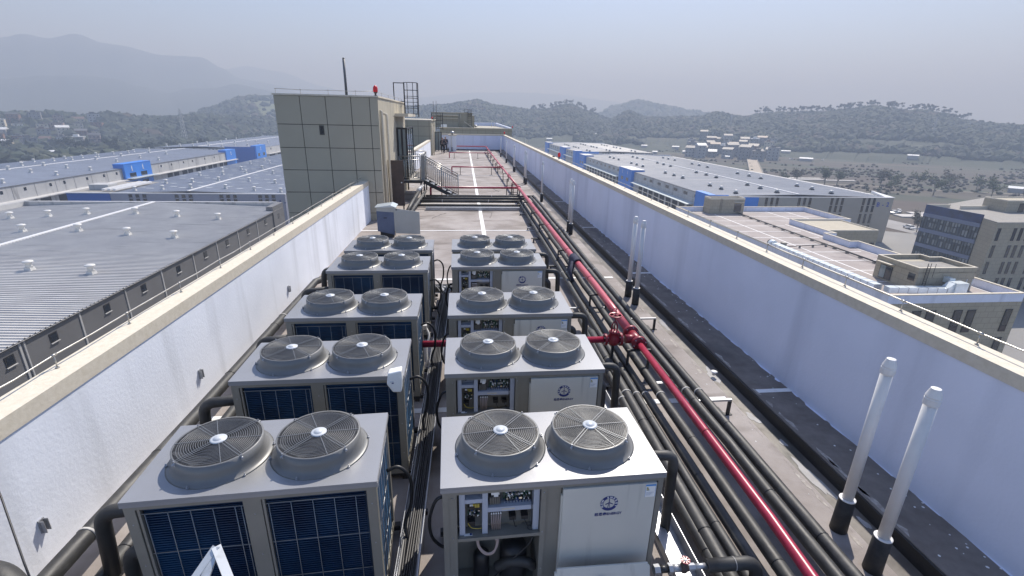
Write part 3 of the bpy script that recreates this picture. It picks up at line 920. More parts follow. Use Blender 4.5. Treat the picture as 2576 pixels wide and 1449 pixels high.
pipe_thing('insulated_pipe', 'fattest black lagged pipe beside the nearest right unit', 'pipe', [(2.345, .6, .22), (2.37, 3, .22), (2.395, 4.4, .22), (2.43, 6.15, .22), (2.47, 8.3, .21), (2.48, 8.6, .12)], .078, bands=(5.5,), seams=se(8, 1.1), group=GB, wob=.008)
pipe_thing('insulated_pipe', 'slim black lagged pipe, first of the two right of the fattest one', 'pipe', [(2.49, .6, .20), (yx(2.545, 2.82, 3), 3, .20), (yx(2.545, 2.82, 12), 12, .20), (2.82, 22.4, .22), (2.82, 23.2, .22), (2.7, 23.2, .22)], .055, bands=(5.5, 11.5, 17.5), seams=se(22, 1.2), group=GB, wob=.007)
pipe_thing('insulated_pipe', 'slim black lagged pipe, second of the two right of the fattest one', 'pipe', [(2.64, .6, .20), (2.69, 3, .20), (yx(2.69, 2.94, 12), 12, .20), (2.95, 22.4, .22), (2.95, 23.6, .22)], .056, bands=(5.5, 11.5, 17.5), seams=se(22, 1.9), group=GB, wob=.007)
pipe_thing('insulated_pipe', 'black lagged pipe just left of the red pipe and partly in its shade', 'pipe', [(2.86, .6, .21), (2.90, 3, .21), (yx(2.91, 3.17, 12), 12, .21), (3.17, 22.4, .23), (3.18, 24.0, .23)], .068, bands=(5.45, 11.5, 17.4), seams=se(22, .7), group=GB, wob=.010)
pipe_thing('insulated_pipe', 'black lagged pipe just right of the red pipe', 'pipe', [(3.27, .6, .27), (3.31, 3, .27), (3.38, 12, .27), (3.55, 22.4, .27), (3.55, 24.6, .27)], .066, 'insul', bands=(5.45, 11.5, 17.4), seams=se(22, 1.5), group=GB, wob=.008)
pipe_thing('insulated_pipe', 'outermost black lagged pipe beside the bare floor strip and white vents', 'pipe', [(3.44, .6, .27), (3.48, 3, .27), (3.56, 12, .27), (3.74, 22.4, .27), (3.74, 25.0, .27)], .066, 'insul', bands=(5.4, 11.5, 17.4), seams=se(22, .9), group=GB, wob=.008)
# cross run at y 22-25
GC = 'black pipes crossing the roof in front of the stairs'
for k, (y, z, r_, l) in enumerate(((22.75, .16, .055, 'nearest black pipe of the run crossing the roof before the stairs'), (23.35, .26, .07, 'second black pipe of the run crossing the roof before the stairs'), (24.05, .28, .075, 'third black pipe of the run crossing the roof before the stairs'), (24.75, .28, .07, 'farthest black pipe of the run crossing the roof before the stairs'))):
    x1 = (2.80, 2.95, 3.2, 3.72)[k]
    pipe_thing('insulated_pipe', l, 'pipe', [(-2.1 + .12 * k, y, z), (0.5, y + .02, z), (x1, y - .01, z)], r_, bands=(1.1, 3.3) if k in (1, 3) else (), seams=se(5, .8), group=GC, wob=.006)
t = MB(); t.box(-1.6, 2.72, 22.28, 22.30, .02, .14); t.box(-1.6, 2.72, 22.28, 22.42, .14, .15); t.box(-1.6, 2.72, 22.46, 22.48, .02, .16)
tag(t.build('cable_duct', M['galv']), 'flat galvanised channel lying in front of the crossing black pipes', 'channel')
pipe_thing('insulated_pipe', 'black pipe slanting from the crossing run up under the stair platform', 'pipe', [(-2.25, 20.6, .25), (-2.2, 22.4, .35), (-2.0, 25.3, .62)], .085, seams=(1.2, 2.4))
pipe_thing('insulated_pipe', 'greyish pipe slanting beside the black one under the stair platform', 'pipe', [(-2.12, 20.6, .18), (-2.05, 22.4, .22), (-1.80, 25.3, .42)], .07, 'insul_grey', seams=(1.2, 2.4))
pipe_thing('insulated_pipe', 'short pipe end wrapped in white tape under the stair platform', 'pipe', [(-2.08, 24.3, .62), (-1.93, 25.4, .72)], .085, 'pvc')
# left wall pipes
GLp = 'black pipes along the foot of the left parapet'
pipe_thing('insulated_pipe', 'fat black lagged pipe hugging the left parapet foot, outermost on that side', 'pipe', [(-3.50, .8, .36), (-3.50, 3.5, .36), (-3.48, 7, .34), (-3.46, 11.3, .32), (-3.0, 12.1, .32), (-2.6, 12.2, .30)], .082, bands=(3.05, 8.3), seams=se(12, 2.35), group=GLp, wob=.006)
pipe_thing('insulated_pipe', 'second black lagged pipe along the left parapet foot, lower than the fat one', 'pipe', [(-3.20, .8, .17), (-3.20, 3.5, .17), (-3.18, 7, .17), (-3.16, 11.0, .17)], .075, seams=se(10, 1.2), group=GLp, wob=.008)
pipe_thing('insulated_pipe', 'third black lagged pipe, closest to the left column units', 'pipe', [(-2.93, .8, .16), (-2.93, 3.5, .16), (-2.90, 7, .16), (-2.90, 10.6, .16)], .065, seams=se(10, 1.9), group=GLp, wob=.008)
# branch connections
GU = 'black pipe bends joining units to the pipe runs'
wd = ['nearest', 'second', 'third', 'fourth', 'farthest']
for k, p in enumerate(R_POS):
    xr = p[0] + W2; y = p[1]
    pipe_thing('pipe_bend', 'upper black pipe bend leaving the right side of the %s right unit' % wd[k], 'pipe', [(xr, y + .10, 1.14), (xr + .36, y + .10, 1.14), (xr + .38, y + .10, .22)], .048, fil=.11, group=GU)
    pipe_thing('pipe_bend', 'lower black pipe bend leaving the right side of the %s right unit' % wd[k], 'pipe', [(xr, y + .02, .96), (xr + .16, y + .02, .96), (xr + .18, y + .02, .20)], .048, fil=.11, group=GU)
for k, p in enumerate(L_POS):
    xl = p[0] - W2; y = p[1]
    pipe_thing('pipe_bend', 'upper black pipe bend leaving the left side of the %s left unit' % wd[k], 'pipe', [(xl, y + .05, .90), (xl - .60, y + .05, .84), (xl - .64, y + .03, .17)], .062, fil=.13, group=GU)
    pipe_thing('pipe_bend', 'lower black pipe bend leaving the left side of the %s left unit' % wd[k], 'pipe', [(xl, y - .20, .66), (xl - .27, y - .20, .66), (xl - .30, y - .20, .17)], .055, fil=.12, group=GU)
# big elbow at the lower left corner with rim and cable
t = thing('pipe_elbow', 'large black pipe elbow with grey rim cut off at the lower left corner', 'pipe', (-3.0, 2.5, .7))
m = MB(); m.tube(sag([(-3.86, 3.02, .72), (-3.62, 3.05, .80), (-3.40, 3.0, .76), (-3.22, 2.86, .58), (-3.15, 2.76, .2)], 8), .12, 18); m.build('bend', M['insul'], t)
m = MB(); m.tube(sag([(-3.84, 2.90, .86), (-3.62, 2.92, .89), (-3.42, 2.86, .84), (-3.27, 2.76, .70)], 8), .022, 10); m.build('rim', M['insul_grey'], t)
under(t)
m = MB(); m.tube([(-4.0, 3.78, 1.62), (-3.62, 3.42, 1.2), (-3.17, 2.97, 1.0), (-3.0, 2.8, .72)], .007, 6)
tag(m.build('guy_wire', M['cable']), 'dark slanting cable crossing the white wall at the lower left', 'cable')
# whitened angle iron frame in front of unit 1L
t = thing('angle_frame', 'pale welded angle iron frame rising to a point at the bottom edge', 'frame', (-.86, 1.3, 1.5))
ap = Vector((-.905, 1.45, 2.60))
for q_ in ((-1.18, .95, 2.28), (-.98, .72, 2.16), (-.40, .80, 2.36)):
    d = (Vector(q_) - ap)
    m = MB(); m.bar(ap, ap + d, .030, .008, up=(0, 0, 1)); m.bar(ap + Vector((0, .0, -.012)), ap + d + Vector((0, 0, -.012)), .006, .026, up=(0, 0, 1))
    m.build('angle_bar', M['aframe'], t)
m = MB(); m.box(-1.215, -1.18, .94, .975, 0, 2.285); m.box(-.425, -.39, .785, .82, 0, 2.36); m.box(-1.0, -.965, .70, .735, 0, 2.16); m.build('leg', M['aframe'], t)
under(t)
# RED fire main
red = thing('fire_main', 'long red water pipe running the length of the roof on dark stands', 'pipe', (2.9, 7, 0))
def rxx(y):
    K = [(0, 2.76), (2.7, 2.79), (3.3, 2.85), (10, 2.96), (13, 2.965), (20, 3.0), (26, 3.045), (31.6, 3.05), (36.3, 3.06), (51, 3.12), (62.5, 3.22)]
    for (a, b), (c, d) in zip(K[:-1], K[1:]):
        if y <= c: return b + (d - b) * (y - a) / (c - a)
    return K[-1][1]
zr = .60
m = MB(); m.tube([(rxx(y), y, zr) for y in (.5, 2, 3.3, 5, 7.0)], .052, 18); m.build('pipe_run', M['red'], red)
m = MB(); m.tube([(rxx(y), y, zr) for y in (7.5, 9, 10, 13, 16, 20, 24, 26)], .075, 18); m.build('pipe_run', M['redfade'], red)
m = MB(); m.tube(fillet([(rxx(26), 26, zr), (rxx(31.6), 31.6, zr), (rxx(36.3), 36.3, zr), (rxx(51), 51, zr), (3.22, 62.6, zr), (-.42, 62.6, zr)], .15), .062, 12); m.build('pipe_run', M['redfade'], red)
def flange(m, x, y, z, r_, ax='y', w_=.03, mi=0, bolts=6):
    m.lathe([(r_ * .5, -w_), (r_, -w_), (r_, -.004), (r_ * .97, 0), (r_, .004), (r_, w_), (r_ * .5, w_)], (x, y, z), 20, mi, axis=ax)
    for k in range(bolts):
        t = 2 * math.pi * k / bolts + .3
        a, b = r_ * .82 * math.cos(t), r_ * .82 * math.sin(t)
        p = (x + a, y, z + b) if ax == 'y' else (x, y + a, z + b)
        d = (0, w_ + .018, 0) if ax == 'y' else (w_ + .018, 0, 0)
        m.tube([tuple(p[i] - d[i] for i in range(3)), tuple(p[i] + d[i] for i in range(3))], .010, 6, mi + 1)
m = MB(); x = rxx(7.25)
m.tube([(x, 7.0, zr), (x, 7.5, zr)], .085, 18); flange(m, x, 7.02, zr, .125); flange(m, x, 7.44, zr, .135)
m.tube([(x, 7.2, zr), (x - .18, 7.2, zr)], .075, 16); m.build('tee', [M['reddark'], M['galv']], red)
m = MB()
for y in (4.6, 8.4, 10.4, 11.9, 12.9, 16.1, 18.6, 19.5, 20.4, 24.4): m = MB(); m.tube([(rxx(y), y - .012, zr), (rxx(y), y + .012, zr)], (.055 if y < 7 else .080), 16); m.build('coupling', M['reddark'], red)
for y in (25.6, 31.0, 36.4, 51.2, 56.4, 60.6):
    m = MB(); flange(m, rxx(y), y, zr, .11, bolts=4); m.build('flange', [M['redfade'], M['galv']], red)
for y in (6.95, 9.6, 13.3, 16.9, 19.1, 21.6, 26.6, 27.5, 30.2, 33.2, 38.2, 41.0, 44.5, 48.5, 52.5, 54.5, 58.5):
    x = rxx(y); m = MB()
    w_ = .035 if y < 25 else .05
    xa, xb = x - .19, x + .17
    m.box(xa - w_ / 2, xa + w_ / 2, y - w_ / 2, y + w_ / 2, 0, zr - .105); m.box(xb - w_ / 2, xb + w_ / 2, y - w_ / 2, y + w_ / 2, 0, zr - .105)
    m.box(xa - w_ / 2, xb + w_ / 2, y - w_ / 2, y + w_ / 2, zr - .104, zr - .075)
    m.box(xa - .20, xb + .02, y - .05, y - .015, .08, .11) if y > 25 else None
    m.box(xa - .05, xa + .05, y - .12, y + .12, .003, .015); m.box(xb - .05, xb + .05, y - .12, y + .12, .003, .015)
    m.build('pipe_stand', M['steel_dk'], red)
under(red)
# gate valve + near branch
vb = thing('fire_branch', 'thick red branch pipe with handwheel valve passing between the third and second rows', 'pipe', (1.4, 7.15, 0))
m = MB(); m.tube([(2.36, 7.2, zr), (-1.2, 7.2, zr)], .055, 16); m.build('pipe_run', M['red'], vb)
gv = MB(); gx, gy = 2.53, 7.2
flange(gv, gx - .14, gy, zr, .10, 'x', .02); flange(gv, gx + .12, gy, zr, .115, 'x', .02)
gv.tube([(gx - .14, gy, zr), (gx + .14, gy, zr)], .07, 14); gv.lathe([(.085, -.08), (.10, -.02), (.10, .06), (.06, .12), (.085, .125), (.085, .15), (.03, .16)], (gx, gy, zr), 18)
gvo = gv.build('gate_valve', [M['reddark'], M['galv']], vb)
m = MB()
for s_ in (-1, 1): m.tube([(gx + s_ * .05, gy, zr + .14), (gx + s_ * .045, gy, zr + .26), (gx + s_ * .015, gy, zr + .33)], .012, 8)
m.tube([(gx, gy, zr + .1), (gx, gy, zr + .56)], .010, 8); m.build('yoke', M['reddark'], gvo)
m = MB()
m.lathe([(.095, 0), (.105, .012), (.115, 0), (.105, -.012), (.095, 0)], (gx, gy, zr + .44), 32)
for k in range(4):
    t = k * math.pi / 2 + .4; m.tube([(gx, gy, zr + .44), (gx + .1 * math.cos(t), gy + .1 * math.sin(t), zr + .44)], .010, 6)
m.lathe([(0, -.015), (.022, -.015), (.022, .015), (0, .015)], (gx, gy, zr + .44), 12); m.build('handwheel', M['redfade'], gvo)
m = MB(); m.box(gx - .02, gx + .02, gy - .02, gy + .02, 0, zr - .07); m.box(1.3, 1.34, gy - .02, gy + .02, 0, zr - .055); m.box(-.72, -.68, gy - .02, gy + .02, 0, zr - .055); m.build('pipe_stand', M['steel_dk'], vb)
under(vb)
def red_branch(y, x0, label, legs, r_=.045, drop=True):
    t = thing('fire_branch', label, 'pipe', (x0, y, 0))
    p = [(rxx(y) - .07, y, .58), (x0, y, .58)]
    if drop: p.append((x0, y, .02))
    m = MB(); m.tube(fillet(p, .06), r_, 12); m.build('pipe_run', M['red'], t)
    m = MB(); flange(m, rxx(y) - .35, y, .58, r_ * 1.7, 'x', .018, bolts=4); m.tube([(rxx(y) - .35, y, .58), (rxx(y) - .35, y, .86)], .016, 6); m.lathe([(.05, 0), (.058, .008), (.066, 0), (.058, -.008), (.05, 0)], (rxx(y) - .35, y, .82), 16); m.build('valve', [M['reddark'], M['galv']], t)
    for x in legs:
        m = MB(); m.box(x - .02, x + .02, y - .02, y + .02, 0, .58 - r_); m.box(x - .12, x + .12, y - .04, y + .04, 0, .015); m.build('pipe_stand', M['steel_dk'] if x > -.9 else M['reddark'], t)
    under(t)
red_branch(25.75, -1.55, 'red branch pipe passing behind the steel stair', [2.42, -.98], .055)
red_branch(36.75, -.62, 'red branch pipe crossing the roof beyond the stairs, second from the camera', [2.3, .0], .05)
red_branch(51.5, -1.1, 'red branch pipe crossing the roof just before the two people', [1.8, -.6], .045)
# navy jacket hung on the red pipe
m = MB()
n = 14; vs = []; fs = []
for i in range(n + 1):
    s_ = i / n
    for j in range(9):
        y = 11.95 + (j / 8 - .5) * (.62 - .22 * abs(s_ - .45)) + rng.uniform(-.015, .015)
        if s_ < .45:
            a = math.pi * (s_ / .45); x = rxx(12) - .0 + .098 * math.cos(a) * (1.02 + rng.uniform(0, .12)); z = zr + .098 * math.sin(a) * (1 + rng.uniform(0, .25)) + .01
        else: x = rxx(12) - .10 - .10 * (s_ - .45) + rng.uniform(-.02, .02); z = zr - (s_ - .45) * .85 + rng.uniform(-.02, .02)
        vs.append((x, y, z))
for i in range(n):
    for j in range(8): fs.append((i * 9 + j, i * 9 + j + 1, (i + 1) * 9 + j + 1, (i + 1) * 9 + j))
m.add(vs, fs, 0, True)
m.tube([(rxx(12) - .13, 11.75, .62), (rxx(12) - .22, 11.5, .42), (rxx(12) - .20, 11.3, .25)], .04, 8)
o = m.build('jacket', M['cloth']); tag(o, 'dark navy jacket hung over the red pipe', 'jacket')
sd = o.modifiers.new('s', 'SOLIDIFY'); sd.thickness = .012
# floor brackets (unused pipe supports)
GBr = 'small dark angle brackets on the floor strip right of the pipes'
def floor_bracket(x, y, label, g=GBr):
    t = thing('pipe_bracket', label, 'bracket', (x, y, 0), 0, g)
    m = MB(); m.box(-.62, .02, -.02, .02, .235, .265); m.build('arm', M['galv'], t)
    m = MB(); m.box(-.02, .02, -.02, .02, .012, .2345); m.box(-.09, .06, -.03, .03, 0, .012); m.box(-.11, -.06, -.05, .16, 0, .03); m.build('foot', M['steel_dk'], t)
floor_bracket(3.90, 5.8, 'dark angle bracket beside the white joint, nearest on the bare floor strip')
floor_bracket(3.95, 8.85, 'dark angle bracket beside the outer pipe level with the red valve')
for k, (y, l) in enumerate(((16.3, 'dark clip bracket left of the pipe run beyond the units'), (13.0, 'dark clip bracket left of the pipe run beside the farthest right unit'))):
    t = thing('pipe_bracket', l, 'bracket', (2.62, y, 0), 0, 'clip brackets left of the pipe run')
    m = MB(); m.box(-.13, .5, -.02, .02, .10, .13); m.build('arm', M['steel_dk'], t)
    m = MB(); m.box(-.13, -.09, -.05, .05, 0, .0995); m.box(-.2, .0, -.05, .05, .1301, .15); m.build('foot', M['steel_dk'], t)
for k, y in enumerate((2.1, 6.6, 9.9, 14.4, 18.2, 21.2)):
    t = thing('pipe_rack', 'low dark steel rack carrying the black pipes, %s from the camera' % ORD[k], 'rack', (3.1, y, 0), 0, 'low racks under the black pipes')
    x0 = yx(2.18, 2.62, y); x1 = yx(3.58, 3.86, y)
    m = MB(); m.box(x0 - 3.1, x1 - 3.1, -.03, .03, .07, .10); m.box(yx(3.2, 3.45, y) - 3.1, x1 - 3.1, -.03, .03, .155, .185)
    m.build('beam', M['galv'], t)
    for x in (x0 + .03, yx(2.8, 3.05, y), x1 - .03): m = MB(); m.box(x - 3.12, x - 3.08, -.025, .025, 0, .07); m.build('leg', M['steel_dk'], t)
# galvanised angle channel beside right units
t = thing('channel', 'pale flat galvanised channel on the floor right of the nearest right unit', 'channel', (2.0, 3, 0))
m = MB(); m.box(1.86, 1.97, .6, 6.3, .28, .29); m.box(2.10, 2.106, .6, 6.3, .18, .31); m.box(1.86, 1.866, .6, 6.3, .2, .28); m.box(2.0, 2.10, .6, 6.3, .18, .185); m.build('strip', M['galv'], t); under(t)
# lower right valve assembly with insulated hose
t = thing('valve_assembly', 'chromed valve with small red handwheel and black lagged hose at the bottom edge', 'valve', (1.95, 3.0, .42))
m = MB()
m.tube([(-.33, 0, 0), (-.28, 0, 0)], .045, 6, 0, smooth=False); m.tube([(-.28, 0, 0), (-.20, 0, 0)], .032, 12, 1); m.tube([(-.20, 0, 0), (-.165, 0, 0)], .046, 6, 0, smooth=False); m.tube([(-.165, 0, 0), (-.09, 0, 0)], .034, 12, 0)
m.build('union', [M['galv'], M['black']], t); m = MB(); m.tube([(-.02, 0, 0), (.04, 0, 0)], .032, 6, 0, smooth=False); m.tube([(.04, 0, 0), (.16, 0, 0)], .025, 12, 0)
m.build('union', [M['galv'], M['black']], t)
m = MB(); m.lathe([(.034, -.035), (.04, 0), (.034, .035), (.02, .045), (.018, .07)], (-.055, 0, 0), 12); m.tube([(-.09, 0, 0), (-.02, 0, 0)], .036, 10); vo = m.build('valve_body', M['rust'], t)
m = MB()
m.ring((-.055, 0, .085), .038, .012, 24)
for k in range(8):
    a = k * math.pi / 4; m.bar((-.055, 0, .085), (-.055 + .042 * math.cos(a), .042 * math.sin(a), .085), .009)
m.lathe([(0, .0), (.014, 0), (.014, .012), (0, .012)], (-.055, 0, .082), 10, 1)
h = m.build('handwheel', [M['red'], M['white']], vo)
m = MB(); m.tube(fillet([(.15, 0, 0), (.62, 0, .0), (.64, -.05, -.36)], .12), .058, 16); m.build('lagging', M['insul'], t)
m = MB(); m.tube([(.40, 0, 0), (.405, 0, 0)], .061, 16); m.build('seam', M['tape'], t)

# ============================================================ VENTS
def vent_pipe(x, y, label, h=2.03, r_=.052, detail=True):
    t = thing('vent_pipe', label, 'vent pipe', (x, y, 0), rng.uniform(0, 3), 'white vent pipes standing along the right gutter')
    m = MB(); m.tube([(0, 0, .36), (0, 0, h - .10)], r_, 18); m.build('stack', M['pvc'], t)
    m = MB(); m.lathe([(r_ * 1.12, h - .16), (r_ * 1.18, h - .155), (r_ * 1.18, h - .10), (r_ * 1.10, h - .095), (r_ * 1.10, h - .085), (r_ * 1.16, h - .08), (r_ * .72, h - .005), (0, h)], (0, 0, 0), 18, smooth=False)
    m.build('cap', M['pvc'], t)
    m = MB(); m.lathe([(r_ * 1.62, 0), (r_ * 1.55, .14), (r_ * 1.50, .40), (r_ * 1.32, .405), (r_ * 1.3, .36), (r_ * .9, .35)], (0, 0, 0), 20); m.build('sleeve', M['sleeve'], t)
    m = MB(); m.lathe([(r_ * 1.50, .403), (r_ * 1.50, .412), (r_ * 1.28, .412)], (0, 0, 0), 20); m.build('collar', M['pvc'], t)
for x, y, l, h in ((3.985, 3.66, 'left one of the two nearest white vent pipes', 2.05), (3.955, 3.17, 'nearest white vent pipe of all, right one of the front pair', 2.03),
                (4.06, 10.82, 'left pipe of the second pair of white vents from the camera', 1.99), (4.055, 10.29, 'right pipe of the second pair of white vents from the camera', 2.0),
                (4.11, 17.99, 'rear pipe of the third pair of white vents from the camera', 1.99), (4.08, 17.5, 'front pipe of the third pair of white vents from the camera', 1.98),
                (4.23, 32.4, 'rear pipe of the fourth pair of white vents', 2.09), (4.215, 31.7, 'front pipe of the fourth pair of white vents', 2.05),
                (4.28, 39.7, 'rear pipe of the fifth pair of white vents', 2.05), (4.27, 39.1, 'front pipe of the fifth pair of white vents', 2.03),
                (4.34, 47.0, 'white vent pipe second from the far wall', 2.07), (4.39, 54.2, 'white vent pipe closest to the far wall', 2.10), (4.165, 24.9, 'single white vent pipe next to the far end of the black pipes', 2.02)):
    vent_pipe(x, y, l, h)
t = MB(); t.lathe([(.03, 0), (.03, .05), (.055, .055), (.055, .065), (.03, .075), (0, .075)], (0, 0, 0), 14)
o = t.build('floor_cap', M['white']); o.location = (4.28, 6.95, 0); tag(o, 'small round white cap lying by the gutter', 'cap')
# cabling between the columns
t = thing('cable_tray', 'open metal cable tray full of cables between the two unit columns', 'cable tray', (-.4, 6, .28))
m = MB()
K = [(-.56, .6), (-.52, 3.2), (-.47, 5.6), (-.42, 8.1), (-.36, 11.0)]
def trx(y):
    for (a, b), (c, d) in zip(K[:-1], K[1:]):
        if y <= d: return a + (c - a) * (y - b) / (d - b)
    return K[-1][0]
for (a, b), (c, d) in zip(K[:-1], K[1:]):
    m.hexa([(a - .10, b, .27), (a + .10, b, .27), (c + .10, d, .27), (c - .10, d, .27)], [(a - .10, b, .275), (a + .10, b, .275), (c + .10, d, .275), (c - .10, d, .275)])
    for s_ in (-.10, .10): m.hexa([(a + s_ - .003, b, .275), (a + s_ + .003, b, .275), (c + s_ + .003, d, .275), (c + s_ - .003, d, .275)], [(a + s_ - .003, b, .335), (a + s_ + .003, b, .335), (c + s_ + .003, d, .335), (c + s_ - .003, d, .335)])
m.build('tray', M['galv'], t)
for y in (1.2, 4.0, 7.9, 10.4): m = MB(); m.box(trx(y) - .12, trx(y) + .12, y - .02, y + .02, .22, .269); m.box(trx(y) - .02, trx(y) + .02, y - .02, y + .02, 0, .22); m.build('leg', M['steel_dk'], t)
under(t)
for k in range(11):
    off = -.075 + .015 * k + rng.uniform(-.006, .006); lift = rng.uniform(0, .05)
    pts = [(trx(y) + off + rng.uniform(-.014, .014), y, .30 + lift * rng.random() + .008 * (k % 3)) for y in (.7, 1.8, 2.9, 4.1, 5.2, 6.2, 7.3, 8.4, 9.4, 10.2 + .06 * k)]
    if k % 3 == 0: pts += [(trx(10.8) + off - .2, 11.1, .25), (trx(10.8) - .45, 11.3, .12)]
    else: pts += [(trx(10.8) + off + .1, 10.95, .34), (-.15, 11.2 + .03 * k, .2)]
    m = MB(); m.tube(sag(pts, 4), .010 if k % 4 else .013, 6)
    tag(m.build('power_cable', M['cable'] if k % 3 else M['cable_grey']), 'one of the long cables lying together in the tray between the unit columns', 'cable', 'cables lying in the tray')
for k, p in enumerate(L_POS):
    x = p[0] + W2; y = p[1] + .22
    m = MB(); m.tube(sag([(x - .01, y, .98), (x + .10, y + .02, 1.0), (x + .20, y, .88), (x + .20, y - .03, .62), (x + .14, y - .10, .42), (x + .20, y - .22, .27), (trx(y) - .02, y - .30, .32)], 5), .017, 8)
    tag(m.build('power_cable', M['cable']), 'thick black cable looping out of the right side of the %s left unit' % wd[k], 'cable', 'thick cables looping from the left column units')
for k, p in enumerate(R_POS):
    x = p[0] - W2; y = p[1] - .05
    m = MB(); m.tube(sag([(x + .01, y, .95), (x - .07, y - .02, .92), (x - .13, y - .02, .72), (x - .12, y, .5), (x - .04, y, .38), (x + .03, y, .36)], 5), .015, 8)
    tag(m.build('power_cable', M['cable']), 'thick black cable looping out of the left side of the %s right unit' % wd[k], 'cable', 'thick cables looping from the right column units')
m = MB(); m.box(-.95, .25, 11.35, 11.5, .04, .12); m.box(-.9, .2, 11.60, 11.64, .03, .10)
tag(m.build('steel_beam', M['steel_dk']), 'dark steel beam lying across the gap behind the cable tray', 'beam')
m = MB(); m.tube(sag([(-.66, 7.9, .62), (-.58, 7.75, .5), (-.62, 7.6, .34), (-.6, 7.4, .1)]), .02, 8); m.box(-.70, -.62, 7.8, 7.9, .58, .66)
tag(m.build('rag', M['tape']), 'pale rag tied to a cable between the third and fourth rows', 'rag')
# ============================================================ CABINET
t = thing('control_cabinet', 'tall cabinet wrapped in blue plastic with pitched lid and its door swung open', 'cabinet', (-2.62, 17.2, 0))
m = MB(); m.box(-.27, .33, -.2, .35, .25, 1.09); m.build('body', M['cab_grey'], t)
m = MB(); m.hexa([(-.278, -.208, .25), (.30, -.208, .12), (.30, -.201, .12), (-.278, -.201, .25)], [(-.278, -.208, .95), (.30, -.208, .91), (.30, -.201, .91), (-.278, -.201, .95)])
m.box(-.279, -.271, -.205, .30, .25, .95); m.box(-.05, .06, -.2115, -.2085, .70, .73, 1)
m.build('wrapping', [M['cab_blue'], M['trouser']], t)
m = MB()
pr_ = [(-.33, -.27, 1.09), (.39, -.27, 1.09), (.21, -.27, 1.165)]
bk = [(-.33, .42, 1.09), (.39, .42, 1.09), (.21, .42, 1.165)]
m.add(pr_ + bk, [(0, 1, 2), (5, 4, 3), (0, 3, 4, 1), (1, 4, 5, 2), (2, 5, 3, 0)]); m.build('lid', M['cab_lid'], t)
dr = MB(); dr.hexa([(.335, -.22, .18), (1.19, -.31, .16), (1.19, -.28, .16), (.335, -.19, .18)], [(.335, -.22, 1.055), (1.19, -.31, .94), (1.19, -.28, .94), (.335, -.19, 1.055)]); dro = dr.build('door', M['cab_grey'], t)
m = MB(); m.box(.37, .43, -.232, -.226, .985, 1.015); m.build('hinge', M['black'], dro)
m = MB(); m.box(-.2, .26, -.15, .3, 0, .249); m.build('plinth', M['steel_dk'], t)
m = MB(); m.box(-3.06, -2.42, 21.5, 21.53, .35, 2.28); m.box(-3.04, -2.99, 21.45, 21.499, 0, .35); m.box(-2.5, -2.45, 21.45, 21.499, 0, .35); 
o = m.build('board', M['rust']); tag(o, 'tall dark rusty brown board standing beside the tower corner', 'board')
m = MB(); m.lathe([(0, -.01), (.03, -.008), (.03, 0)], (-2.52, 21.499, 1.35), 12, axis='y'); m.lathe([(0, -.01), (.04, -.008), (.03, 0)], (-2.98, 21.499, 2.18), 8, axis='y'); m.build('fixing', M['white'], o)
# ============================================================ TOWER 1
tw = thing('stair_tower', 'nearest square tower of brown beige cladding with a tiny dark window', 'tower', (-5, 25, 0))
xs = [-6.86, -5.94, -5.01, -4.08, -3.39, -3.10]
zs = [-33, -31, -29, -27, -25, -23, -21, -19, -17, -15, -13, -11, -9, -7, -5, -3, -1.5, -.55, .30, 1.13, 1.99, 2.83, 3.68, 4.70]
m = MB(); m.box(-6.85, -3.12, 20.115, 29.6, -33, 4.695)
m.build('wall', M['joint'], tw)
m = MB()
g = .012
for i in range(len(xs) - 1):
    for j in range(len(zs) - 1):
        if zs[j + 1] < -8: continue
        gg = g if i != 3 else g
        m.box(xs[i] + (gg if i else 0), xs[i + 1] - (gg if i < 4 else 0), 20.09, 20.1145, zs[j] + g, zs[j + 1] - g)
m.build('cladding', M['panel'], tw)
m = MB(); m.box(-5.33, -5.155, 20.078, 20.0895, 3.31, 3.655, 0); m.box(-5.30, -5.185, 20.076, 20.0775, 3.35, 3.62, 1); m.build('window', [M['joint'], M['winglass']], tw)
m = MB()
m.box(-3.1195, -3.085, 20.10, 24.2, 0, 4.695); m.box(-3.1195, -3.085, 24.2, 29.6, 4.05, 4.695)
m.box(-3.1195, -3.10, 24.2, 29.6, 0, 4.05)
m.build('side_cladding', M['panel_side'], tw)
m = MB(); m.box(-6.9, -3.05, 20.06, 20.3, 4.70, 4.76); m.box(-3.3, -3.05, 20.3, 29.65, 4.70, 4.76); m.box(-6.9, -6.7, 20.3, 29.65, 4.70, 4.76); m.build('coping', M['stone'], tw)
for (x, zt_, r_) in ((-3.02, 4.22, .05), (-2.90, 4.12, .05)):
    yb = 20.45 if x < -3 else 20.9
    m = MB(); m.tube(fillet([(-3.12, yb, zt_), (x, yb, zt_), (x, yb, -.0)], .1), r_, 12); m.build('downpipe', M['stone'], tw)
m = MB(); m.box(-3.085, -2.45, 25.0, 29.0, 4.02, 4.16); m.build('canopy', M['stone'], tw)
m = MB()
